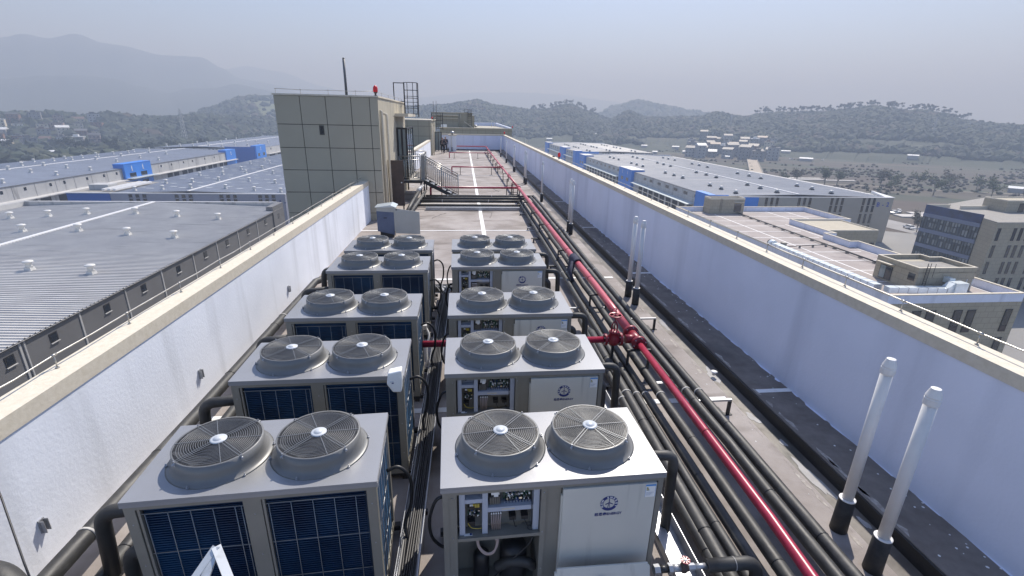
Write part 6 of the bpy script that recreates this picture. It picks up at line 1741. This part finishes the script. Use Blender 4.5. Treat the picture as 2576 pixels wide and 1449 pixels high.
# hills from their skylines: azimuth (deg), tangent of elevation
M['forest_far'] = mat('far forest', (.018, .028, .022), .95, col2=(.034, .044, .034), nscale=.004, ndetail=12, lo=.40, hi=.62)
M['forest'] = mat('forest floor', (.020, .032, .018), .95, col2=(.042, .052, .030), nscale=.014, ndetail=12, lo=.42, hi=.62, col3=(.075, .065, .048), s3=.004, lo3=.60, hi3=.72)
def interp(K, a):
    if a <= K[0][0]: return K[0][1]
    for (x0, y0), (x1, y1) in zip(K[:-1], K[1:]):
        if a <= x1:
            t = (a - x0) / (x1 - x0); t = t * t * (3 - 2 * t) * .5 + t * .5
            return y0 + (y1 - y0) * t
    return K[-1][1]
HILLS = {}
def hill(name, K, D0, Dr, D1, mtl, step=.35, rows=26, na=.12, nf=.004, rough=4, terr=False, seed=0, floor=GZ):
    a0, a1 = K[0][0], K[-1][0]
    n = int((a1 - a0) / step) + 1
    vs = []; fs = []
    for i in range(n):
        a = a0 + (a1 - a0) * i / (n - 1); ra = math.radians(a)
        te = interp(K, a)
        H = 4.1 + Dr * te
        edge = min(1, i / 4, (n - 1 - i) / 4)
        for j in range(rows):
            t = j / (rows - 1)
            dd = D0 + (D1 - D0) * t
            tr = (Dr - D0) / (D1 - D0)
            if t <= tr: s_ = t / tr; p = s_ * s_ * (3 - 2 * s_) * .55 + s_ * .45
            else: s_ = 1 - (t - tr) / (1 - tr); p = s_ * s_ * (3 - 2 * s_)
            x, y = dd * math.sin(ra), dd * math.cos(ra)
            nz = noise.fractal(Vector((x * nf + seed, y * nf, seed)), 1, 2, 6)
            nz2 = noise.fractal(Vector((x * nf * 9, y * nf * 9, seed)), .8, 2, 4)
            h = floor - 2 + (H - floor + 2) * p
            h += nz * na * (H - floor) * math.sin(math.pi * min(1, p)) + nz2 * rough * min(1, p * 4) * (.35 if abs(t - tr) < .03 else 1)
            h = floor - 2 + (h - floor + 2) * (edge if i < 4 or i > n - 5 else 1)
            if terr and p < .42 and h > floor: h = floor + math.floor((h - floor) / 2.2) * 2.2 + min(1, ((h - floor) % 2.2) / 2.2 * .25) * 2.2
            vs.append((x, y, h))
    for i in range(n - 1):
        for j in range(rows - 1): fs.append((i * rows + j, (i + 1) * rows + j, (i + 1) * rows + j + 1, i * rows + j + 1))
    m = MB(); m.add(vs, fs, 0, not terr)
    HILLS[name + str(seed)] = (vs, n, rows, D0, Dr, D1)
    return struct(name, m, mtl)
KA = [(-50, 0.06), (-42.0, 0.0712), (-39.9, 0.0821), (-37.7, 0.0872), (-36.5, 0.0949), (-34.9, 0.0927), (-33.0, 0.1019), (-31.7, 0.0923), (-30.2, 0.0905), (-27.7, 0.0809), (-24.5, 0.0817), (-22.8, 0.0658), (-21.7, 0.0523), (-18.3, 0.045), (-14.7, 0.0231), (-10.8, 0.0079), (-6, -.005)]
KB = [(-28, .01), (-26.7, 0.0371), (-22.7, 0.066), (-20.9, 0.0738), (-17.7, 0.0664), (-14.5, 0.0477), (-10.7, 0.032), (-6.7, 0.0188), (-4.3, 0.0318), (-0.7, 0.0398), (2.2, 0.0445), (8.0, 0.046), (11.5, 0.0429), (14.9, 0.0361), (19.3, 0.0281), (25.5, 0.0104), (31.3, -0.0043), (40, -.006), (52, -.004), (58, -.01)]
KC = [(-50, .02), (-42.6, 0.0293), (-38.4, 0.0339), (-36.1, 0.0416), (-33.3, 0.0448), (-31.3, 0.043), (-29.6, 0.0334), (-27.5, 0.0258), (-26.2, 0.0327), (-23.8, 0.0351), (-22.0, 0.044), (-20.0, 0.0374), (-18.4, 0.0321), (-14.7, 0.0197), (-10.8, 0.0079), (-4.6, 0.0019)]
KD = [(-28.5, -.02), (-27.8, -0.0177), (-25.8, -0.011), (-24.8, -0.0032), (-23.2, 0.0057), (-22.9, 0.0121), (-20.8, 0.0209), (-18.9, 0.0195), (-16.3, 0.0143), (-13.6, 0.0067), (-8.8, 0.0017), (-6, -.01)]
KE = [(-50, -.02), (-43.3, -0.0182), (-39.1, -0.0158), (-36.3, -0.0129), (-34.0, -0.019), (-32.5, -0.0147), (-29.7, -0.0193), (-27.8, -0.0183), (-25.8, -0.0141), (-22.3, -0.0163), (-18.7, -0.0187), (-14, -.02)]
KF = [(-12, -.01), (-10.9, -0.0025), (-7.6, 0.0036), (-4.5, 0.012), (-1.5, 0.016), (0.1, 0.0217), (2.0, 0.026), (4.4, 0.0161), (8.1, 0.0103), (9.5, 0.0115), (11.3, 0.02), (12.1, 0.0225), (14.2, 0.0102), (16.0, -0.0014), (16.9, -0.0039), (18.5, 0.0124), (20.4, 0.001), (25.9, 0.0034), (27.5, 0.0121), (29.3, 0.0066), (30.2, 0.0049), (31.8, 0.0122), (33.7, 0.0129), (37.5, 0.0158), (39.1, 0.0198), (40.7, 0.0248), (43.7, 0.0183), (44.7, 0.0185), (45.6, 0.0153), (47.1, 0.0061), (48.9, 0.002), (51.0, 0.0), (53.7, -0.0025), (55.7, -0.0085), (60, -.012)]
KG = [(11, -.012), (12.6, -0.0085), (15.7, 0.0064), (16.8, 0.0196), (19.6, 0.031), (21.9, 0.0232), (25.8, 0.0119), (29.4, 0.0016), (31, -.01)]
hill('mountain', KB, 3800, 5200, 6500, M['forest_far'], step=.6, rows=14, na=.10, nf=.0010, rough=14, seed=2)
hill('mountain', KA, 2500, 3700, 5200, M['forest_far'], step=.4, rows=22, na=.22, nf=.0012, rough=14, seed=1)
hill('mountain', KC, 1900, 2600, 3400, M['forest_far'], step=.4, rows=18, na=.22, nf=.0018, rough=8, seed=3)
hill('hill', KG, 1500, 1900, 2400, M['forest'], step=.2, rows=16, na=.10, nf=.004, rough=4, seed=4)
hill('hill', KD, 880, 1300, 1800, M['forest'], step=.14, rows=30, na=.12, nf=.005, rough=3, seed=5)
hill('hill', KE, 700, 900, 1300, M['forest'], step=.25, rows=16, na=.2, nf=.01, rough=2.5, seed=6)
hill('hill', KF, 620, 1080, 1600, M['forest'], step=.16, rows=40, na=.10, nf=.006, rough=3, terr=True, seed=7)
# pale green meadow on the left hill
ho = [o for o in bpy.data.objects if o.name.startswith('hill')]
for o in ho:
    me = o.data; v0 = me.vertices[0].co
    if -29 < math.degrees(math.atan2(v0.x, v0.y)) < -28:
        me.materials.append(mat('meadow', (.085, .125, .050), .95, col2=(.11, .12, .06), nscale=.02)); me.materials.append(mat('cut slope', (.20, .17, .14), .95))
        for p in me.polygons:
            c = p.center; az = math.degrees(math.atan2(c.x, c.y)); dd = math.hypot(c.x, c.y); t_ = (dd - 880) / 920
            lo_ = .13 + .012 * abs(az + 20) ; 
            if az > -21.9 + (.3 - t_) * 3 and lo_ < t_ < .40: p.material_index = 1
            elif az > -22.2 and lo_ - .05 < t_ <= lo_: p.material_index = 2
# woodland canopy: thousands of leaf clumps lying on the hills
def leafy(seedv, n=1):
    """unit leaf-clump templates: jagged low polyhedra"""
    out = []
    phi = (1 + 5 ** .5) / 2
    base = [(-1, phi, 0), (1, phi, 0), (-1, -phi, 0), (1, -phi, 0), (0, -1, phi), (0, 1, phi), (0, -1, -phi), (0, 1, -phi), (phi, 0, -1), (phi, 0, 1), (-phi, 0, -1), (-phi, 0, 1)]
    F = [(0, 11, 5), (0, 5, 1), (0, 1, 7), (0, 7, 10), (0, 10, 11), (1, 5, 9), (5, 11, 4), (11, 10, 2), (10, 7, 6), (7, 1, 8), (3, 9, 4), (3, 4, 2), (3, 2, 6), (3, 6, 8), (3, 8, 9), (4, 9, 5), (2, 4, 11), (6, 2, 10), (8, 6, 7), (9, 8, 1)]
    q = random.Random(seedv)
    for _ in range(n):
        out.append([tuple(c * q.uniform(.32, .68) for c in p) for p in base])
    return out, F
TPL, TF = leafy(8, 10)
def clump_mesh(name, items, mats):
    vs = []; fs = []; mi = []
    q = random.Random(77)
    for (x, y, z, sx, sz, k) in items:
        o = len(vs); tp = TPL[q.randrange(len(TPL))]; a = q.uniform(0, 6.28); c, s_ = math.cos(a), math.sin(a)
        for p in tp: vs.append((x + (p[0] * c - p[1] * s_) * sx, y + (p[0] * s_ + p[1] * c) * sx, z + p[2] * sz))
        for f in TF: fs.append((f[0] + o, f[1] + o, f[2] + o)); mi.append(k)
    me = bpy.data.meshes.new(name); me.from_pydata(vs, [], fs)
    for m_ in mats: me.materials.append(m_)
    me.polygons.foreach_set('material_index', mi); me.update()
    o = bpy.data.objects.new(name, me); COL.objects.link(o); return o
LEAF = [mat('canopy dark', (.012, .024, .013), .9), mat('canopy mid', (.024, .040, .019), .9), mat('canopy olive', (.040, .050, .026), .9), mat('canopy dry', (.058, .048, .036), .9), mat('canopy spring', (.065, .095, .032), .9)]
def scatter_hill(key, n, size, tmin, tmax, seed, skip=None, palette=(0, 0, 0, 1, 1, 2, 3)):
    vs, na_, rows, D0, Dr, D1 = HILLS[key]; q = random.Random(seed); it = []
    while len(it) < n:
        i = q.randrange(na_ - 1); t = q.uniform(tmin, tmax); j = t * (rows - 1); j0 = int(j)
        if j0 >= rows - 1: continue
        a = Vector(vs[i * rows + j0]); b = Vector(vs[(i + 1) * rows + j0]); c = Vector(vs[i * rows + j0 + 1]); e = Vector(vs[(i + 1) * rows + j0 + 1])
        u = q.random(); v = j - j0
        p = a.lerp(b, u).lerp(c.lerp(e, u), v)
        dens = noise.noise(Vector((p.x * .012, p.y * .012, seed)))
        if skip and skip(p, t, dens, q): continue
        s_ = size * q.uniform(.6, 1.35)
        k = palette[int(min(.999, max(0, (noise.noise(Vector((p.x * .02, p.y * .02, 3 + seed))) * .8 + .5 + q.uniform(-.25, .25)))) * len(palette))]
        it.append((p.x, p.y, p.z + s_ * .25, s_, s_ * q.uniform(.6, 1.0), k))
    return it
trF = (1080 - 620) / (1600 - 620)
it = scatter_hill('hill7', 20000, 5.2, .10, trF + .05, 21, lambda p, t, d, q: t < trF * .42 and (d < -.05 or q.random() < .3))
o = clump_mesh('woodland', it, LEAF); tag(o, kind='stuff')
# ridge-top trees: taller, thin, with gaps under the crowns
vs7, na7, rows7, *_ = HILLS['hill7']
q = random.Random(50); it = []; trunks = MB()
for i in range(0, na7 - 1):
    jr = int(trF * (rows7 - 1)); p0 = Vector(vs7[i * rows7 + jr]); az = math.degrees(math.atan2(p0.x, p0.y))
    dens = 1.0 if (31 < az < 48) or (10 < az < 15) or (8 < az < 9.5) else .35
    for _ in range(4):
        if q.random() > dens * .55: continue
        p = p0 + Vector((q.uniform(-3, 3), q.uniform(-6, 6), 0)); h = q.uniform(8, 14) if dens == 1 else q.uniform(3, 5)
        if noise.noise(Vector((az * 1.7, 0, 0))) > .08: continue
        trunks.tube([p, p + Vector((q.uniform(-.6, .6), 0, h))], .22, 4)
        for _ in range(4): it.append((p.x + q.uniform(-2.6, 2.6), p.y + q.uniform(-2, 2), p.z + h + q.uniform(-1.2, 1.4), q.uniform(1.2, 2.3), q.uniform(.8, 1.6), 3 if q.random() < .5 else 2))
tag(clump_mesh('ridge_trees', it, LEAF), kind='stuff'); tag(trunks.build('ridge_trunks', M['casing']), kind='stuff')
it = scatter_hill('hill5', 4200, 8.0, .05, .47, 22, lambda p, t, d, q: (math.degrees(math.atan2(p.x, p.y)) > -21.6 and .16 < t < .42 and q.random() < .97)); tag(clump_mesh('woodland', it, LEAF), kind='stuff')
it = scatter_hill('hill6', 3000, 7.0, .02, .40, 23, lambda p, t, d, q: math.degrees(math.atan2(p.x, p.y)) < -32.9 and t < .33 and q.random() < .93); tag(clump_mesh('woodland', it, LEAF), kind='stuff')
it = scatter_hill('hill4', 2600, 11, .05, .50, 24); tag(clump_mesh('woodland', it, LEAF), kind='stuff')
# scrub on the valley floor
q = random.Random(60); it = []
while len(it) < 4800:
    left = q.random() < .42
    if left: x = q.uniform(-760, -205); y = q.uniform(370, 760)
    else: x = q.uniform(145, 640); y = q.uniform(150, 640)
    if not left and (x < 178 and y < 230): continue
    d = noise.fractal(Vector((x * .008, y * .02, 5)), 1, 2, 4)
    if left and (y < 470 - .1 * (x + 300) and q.random() < .75): continue
    if d < (.12 if not left else -.25): continue
    if not left and q.random() < .45: continue
    if left and math.degrees(math.atan2(x, y)) < -32.8 and y > 480 and q.random() < .8: continue
    s_ = q.uniform(.7, 1.7) if not left else q.uniform(3.5, 7)
    it.append((x, y, GZ + s_ * .4, s_, s_ * .75, q.choice((2, 3, 3)) if not left else q.choice((0, 0, 1, 1, 2))))
tag(clump_mesh('scrub', it, LEAF), kind='stuff')
# ============================================================ TREES by the fields
def tree(x, y, h, label, seed, pal, spread=.42, grp='spring trees standing on the valley floor'):
    q = random.Random(seed); t = thing('tree', label, 'tree', (x, y, GZ), 0, grp)
    m = MB(); m.tube([(0, 0, 0), (q.uniform(-.2, .2), 0, h * .35), (q.uniform(-.4, .4), 0, h * .62)], .1, 7, radii=[h * .028, h * .02, h * .010])
    tips = []
    for k in range(7):
        a = q.uniform(0, 6.28); z0 = h * q.uniform(.25, .5); r_ = h * spread * q.uniform(.5, 1); z1 = h * q.uniform(.55, .92)
        m.tube([(0, 0, z0), (r_ * .5 * math.cos(a), r_ * .5 * math.sin(a), (z0 + z1) / 2 + h * .04), (r_ * math.cos(a), r_ * math.sin(a), z1)], .1, 5, radii=[h * .012, h * .008, h * .003]); tips.append((r_ * math.cos(a), r_ * math.sin(a), z1))
    m.build('trunk', M['casing'], t)
    c = MB(); L_ = h * .055
    for _ in range(520):
        b = q.choice(tips); f = q.uniform(.35, 1.15)
        p = Vector((b[0] * f + q.gauss(0, h * .07), b[1] * f + q.gauss(0, h * .07), h * .5 + (b[2] - h * .5) * f + q.gauss(0, h * .07)))
        u = Vector((q.gauss(0, 1), q.gauss(0, 1), q.gauss(0, 1))).normalized() * L_ * q.uniform(.5, 1); v = u.orthogonal().normalized() * L_ * .5
        c.add([p - u, p - v, p + u, p + v], [(0, 1, 2, 3)], q.randrange(2))
    c.build('crown', [LEAF[pal[0]], LEAF[pal[1]]], t)
TR = [(199, 287), (212, 292), (226, 285), (240, 292), (262, 283), (276, 290), (289, 284), (303, 276), (313, 268), (286, 236), (302, 232), (318, 222), (340, 220), (356, 214), (268, 252), (250, 262)]
for k, (x, y) in enumerate(TR): tree(x, y, 9 + (k * 37 % 5), 'sparse spring tree on the far brown field, %s of the row counted from the left' % ORD[k], 100 + k, ((4, 2), (3, 2), (4, 1))[k % 3])
for k, (x, y, l) in enumerate(((162, 172, 'thin young tree on the pavement just right of the B-2 wall'), (168, 160, 'young tree beside the pale road left of the glass fronted block'), (176, 168, 'young tree beside the road behind the white car'), (157, 182, 'small sparse tree at the corner behind the B-2 wall'))): tree(x, y, 6.5, l, 200 + k, (3, 2), .35, 'young trees by the road')
LT = [(-330, 470, 13), (-316, 462, 12), (-300, 470, 14), (-345, 480, 14), (-290, 455, 11), (-270, 468, 12), (-256, 480, 13), (-240, 500, 14), (-372, 455, 12), (-395, 462, 12)]
for k, (x, y, h) in enumerate(sorted(LT)): tree(x, y, h, 'bushy green tree behind the far left roofs, %s from the left in its belt' % ORD[k], 300 + k, (0, 1), .5, 'bushy trees behind the far left roofs')
# ============================================================ HOUSES
WC = {'white': (.70, .69, .66), 'cream': (.60, .55, .44), 'grey': (.24, .24, .25), 'pinkish': (.30, .22, .20), 'brick red': (.22, .12, .09), 'pale grey': (.38, .38, .39)}
RC = {'grey': (.11, .11, .12), 'dark': (.06, .06, .065), 'rusty': (.12, .07, .055), 'white': (.62, .64, .66), 'blue': (.10, .20, .34)}
WM = {k: mat('house wall ' + k, v, .85, col2=tuple(c * .85 for c in v), nscale=.3) for k, v in WC.items()}
RM = {k: mat('house roof ' + k, v, .6) for k, v in RC.items()}
hs = random.Random(17)
def house(x, y, z, w_, d_, fl, wc, rc, flat, rz, label, grp):
    t = thing('house', label, 'house', (x, y, z), rz, grp); h = fl * 3.3
    m = MB(); m.box(-w_ / 2, w_ / 2, -d_ / 2, d_ / 2, -3, h, 0)
    for f in range(fl):
        n = max(2, int(w_ / 3))
        for k in range(n):
            xx = -w_ / 2 + w_ * (k + .5) / n; m.box(xx - .6, xx + .6, -d_ / 2 - .04, -d_ / 2, f * 3.1 + 1, f * 3.1 + 2.4, 1)
    m.build('wall', [WM[wc], M['winglass']], t)
    m = MB()
    if flat: m.box(-w_ / 2 - .4, w_ / 2 + .4, -d_ / 2 - .4, d_ / 2 + .4, h, h + .35); m.box(-w_ / 4, w_ / 8, -d_ / 6, d_ / 3, h + .35, h + 2.3)
    else: m.add([(-w_ / 2 - .5, -d_ / 2 - .6, h), (w_ / 2 + .5, -d_ / 2 - .6, h), (w_ / 2 + .5, d_ / 2 + .6, h), (-w_ / 2 - .5, d_ / 2 + .6, h), (-w_ / 2 - .5, 0, h + d_ * .22), (w_ / 2 + .5, 0, h + d_ * .22)], [(0, 1, 5, 4), (2, 3, 4, 5), (0, 4, 3), (1, 2, 5), (0, 3, 2, 1)])
    m.build('roof', RM[rc], t)
def gz(key, x, y):
    """height of a hill under a point"""
    vs, n, rows, *_ = HILLS[key]; best = min(vs, key=lambda v: (v[0] - x) ** 2 + (v[1] - y) ** 2); return max(GZ, best[2]) if (best[0] - x) ** 2 + (best[1] - y) ** 2 < 900 else GZ
LAB = set()
def uniq(fmt_fn):
    k = 0
    while True:
        s_ = fmt_fn(k)
        if s_ not in LAB: LAB.add(s_); return s_
        k += 1
def village(az0, az1, rowsD, key, side, grp, cols, step_az, bright=.3):
    for r_, D_ in enumerate(rowsD):
        az = az0 + hs.uniform(0, .5); c = 0
        while az < az1:
            a = math.radians(az); dd = D_ + hs.uniform(-12, 12); x, y = dd * math.sin(a), dd * math.cos(a)
            fl = hs.choice((2, 3, 3, 4, 4)) if side.startswith('right') else hs.choice((2, 2, 3)); wc = hs.choice(cols); rc = hs.choice(('grey', 'grey', 'dark', 'dark', 'rusty', 'grey', 'white')) ; flat = hs.random() < .5
            w_ = hs.uniform(7.5, 12)
            lab = '%s %s house, %s from the left in %s row, %s' % ({2: 'low', 3: 'tall', 4: 'tallest kind'}[fl], wc, ORD[min(c, 39)], ORD[r_], side)
            house(x, y, gz(key, x, y) - .3, w_, hs.uniform(8, 11), fl, wc, rc, flat, -a + hs.uniform(-.35, .35), lab, grp); c += 1
            az += step_az * hs.uniform(.75, 1.5)
village(25.3, 34.2, (585, 625, 668, 712, 755), 'hill7', 'right hand village', 'houses of the right hand village', ('grey', 'grey', 'pale grey', 'pinkish', 'pale grey', 'cream'), 1.15)
village(-40.5, -33.0, (650, 720, 770, 815, 860), 'hill6', 'left hand village', 'houses of the left hand village', ('white', 'cream', 'pinkish', 'grey', 'brick red', 'pale grey'), 1.05)
sheds = [(25.0, 640, 12, 6), (29.2, 578, 7, 5), (31.6, 640, 22, 8), (34.5, 700, 16, 6), (36.4, 610, 20, 9), (33.3, 600, 12, 5), (12.2, 800, 16, 5), (14.9, 790, 18, 6), (15.6, 690, 20, 5), (20.6, 700, 12, 5), (44.6, 690, 16, 7), (23.9, 700, 14, 5), (52.5, 430, 30, 6), (21.8, 610, 9, 5), (-27.0, 1050, 30, 10), (-23.0, 700, 14, 6), (-36.9, 560, 14, 6), (10.1, 720, 13, 5), (-30.5, 560, 12, 6), (18.3, 640, 12, 5)]
for k, (az, D_, w_, d_) in enumerate(sorted(sheds)):
    a = math.radians(az); x, y = D_ * math.sin(a), D_ * math.cos(a); z = gz('hill7', x, y) if az > 0 else gz('hill5', x, y)
    t = thing('shed', 'white roofed shed in the far fields, %s from the left' % ORD[k], 'shed', (x, y, z), -a, 'white roofed sheds in the far fields')
    m = MB(); w_ *= .6; d_ *= .8; m.box(-w_ / 2, w_ / 2, -d_ / 2, d_ / 2, -2, 2.6); m.build('wall', WM['pale grey'], t)
    m = MB(); m.add([(-w_ / 2 - .3, -d_ / 2 - .3, 2.7), (w_ / 2 + .3, -d_ / 2 - .3, 2.7), (w_ / 2 + .3, d_ / 2 + .3, 3.6), (-w_ / 2 - .3, d_ / 2 + .3, 3.6), (-w_ / 2 - .3, -d_ / 2 - .3, 2.55), (w_ / 2 + .3, -d_ / 2 - .3, 2.55), (w_ / 2 + .3, d_ / 2 + .3, 3.45), (-w_ / 2 - .3, d_ / 2 + .3, 3.45)], [(0, 1, 2, 3), (7, 6, 5, 4), (0, 4, 5, 1), (1, 5, 6, 2), (2, 6, 7, 3), (3, 7, 4, 0)]); m.build('roof', RM['white'], t)
def pylon(x, y, z, h, label, mt='galv', w0=4.0):
    t = thing('pylon', label, 'pylon', (x, y, z)); m = MB(); th = .22
    def wd_(f): return w0 * (1 - f) ** .8 * .5 + .35
    n = 9
    for i in range(n):
        f0, f1 = i / n, (i + 1) / n; a, b = wd_(f0), wd_(f1); z0, z1 = h * f0, h * f1
        C0 = [(-a, -a, z0), (a, -a, z0), (a, a, z0), (-a, a, z0)]; C1 = [(-b, -b, z1), (b, -b, z1), (b, b, z1), (-b, b, z1)]
        for k in range(4):
            m.bar(C0[k], C1[k], th); m.bar(C0[k], C1[(k + 1) % 4], th * .7); m.bar(C1[k], C1[(k + 1) % 4], th * .7)
    m.build('lattice', M[mt], t)
    m = MB()
    for f, L_ in ((.62, 3.2), (.76, 3.8), (.9, 3.0)): m.bar((-L_, 0, h * f), (L_, 0, h * f), .3); m.bar((-L_, 0, h * f), (0, 0, h * f + 1.4), .2); m.bar((L_, 0, h * f), (0, 0, h * f + 1.4), .2)
    m.build('cross_arm', M[mt], t)
pylon(-322, 632, GZ, 38.5, 'tall lattice pylon with short cross arms standing among trees on the left', 'wh_wall')
pylon(math.sin(R(29.0)) * 900, math.cos(R(29.0)) * 900, -20, 36, 'faint lattice pylon on the slope above the right hand village')
pylon(math.sin(R(36.7)) * 1000, math.cos(R(36.7)) * 1000, -6, 22, 'faint lattice pylon on the wooded slope right of the village')
pylon(math.sin(R(45.5)) * 830, math.cos(R(45.5)) * 830, -22, 38, 'slim faint pylon on the wooded hill near the right edge', w0=2.2)
pylon(math.sin(R(6.4)) * 700, math.cos(R(6.4)) * 700, -33, 22, 'thin mast in the valley just right of the roof end', w0=1.4)
# cars
def make_car():
    t = thing('parked_car', 'x', 'car')
    m = MB()
    P = [(-2.2, .35), (-2.25, .75), (-1.9, .92), (-1.1, .98), (1.3, .98), (2.1, .85), (2.25, .6), (2.2, .35)]
    n = len(P); vs = [(x, -.88, z) for x, z in P] + [(x, .88, z) for x, z in P]
    m.add(vs, [tuple(range(n)), tuple(range(2 * n - 1, n - 1, -1))] + [((i + 1) % n, i, n + i, n + (i + 1) % n) for i in range(n)])
    m.build('body', M['white'], t)
    m = MB(); m.hexa([(-1.7, -.82, .97), (1.25, -.82, .97), (1.25, .82, .97), (-1.7, .82, .97)], [(-1.25, -.68, 1.42), (.45, -.68, 1.45), (.45, .68, 1.45), (-1.25, .68, 1.42)]); m.build('cabin_glass', M['winglass'], t)
    m = MB(); m.box(-1.25, .42, -.66, .66, 1.44, 1.49); m.build('roof', M['white'], t)
    for x in (-1.4, 1.4):
        for y in (-.9, .72): m = MB(); m.lathe([(0, 0), (.33, 0), (.33, .18), (0, .18)], (x, y, .33), 14, axis='y'); m.build('wheel', M['black'], t)
    for y in (-.6, .6): m = MB(); m.box(2.2, 2.26, y - .2, y + .2, .6, .75); m.build('headlight', M['hub'], t)
    return t
car = make_car()
CARS = [(170, 165.5, 1.4, 'white car parked on the pale road left of the glass fronted block'), (192, 196, .4, 'left one of two tiny bright cars by the pale slabs beyond the B-2 wall'), (197, 199, .7, 'right one of two tiny bright cars by the pale slabs beyond the B-2 wall'), (359, 510, .2, 'tiny bright car, first of the row at the foot of the right village'), (368, 508, 1.9, 'tiny bright car, second of the row at the foot of the right village'), (378, 503, .6, 'tiny bright car, third of the row at the foot of the right village'), (388, 500, 1.2, 'tiny bright car, last of the row at the foot of the right village'), (312, 512, 1.2, 'tiny bright car at the top end of the sand coloured causeway'), (560, 420, .4, 'tiny bright vehicle at the right edge of the picture by the field huts')]
bpy.context.view_layer.update()
cs_ = [car] + [copy_tree(car) for _ in CARS[1:]]
for o, (x, y, rz, l) in zip(cs_, CARS):
    z = gz('hill7', x, y) if x > 250 else GZ + .1
    o.location = (x, y, z + .1); o.rotation_euler = (0, 0, rz); tag(o, l, 'car', 'parked cars')
# ============================================================ HAZE
hz = MB(); hz.box(-13000, 13000, -400, 7500, GZ - 1, 480)
m_ = bpy.data.materials.new('haze'); m_.use_nodes = True; t = m_.node_tree
for n in list(t.nodes): t.nodes.remove(n)
ou = t.nodes.new('ShaderNodeOutputMaterial'); pv_ = t.nodes.new('ShaderNodeVolumePrincipled')
pv_.inputs['Color'].default_value = (.32, .385, .50, 1); pv_.inputs['Absorption Color'].default_value = (.42, .34, .24, 1); pv_.inputs['Density'].default_value = .00098; pv_.inputs['Anisotropy'].default_value = .12
t.links.new(pv_.outputs[0], ou.inputs['Volume'])
tag(hz.build('haze', m_), kind='stuff')
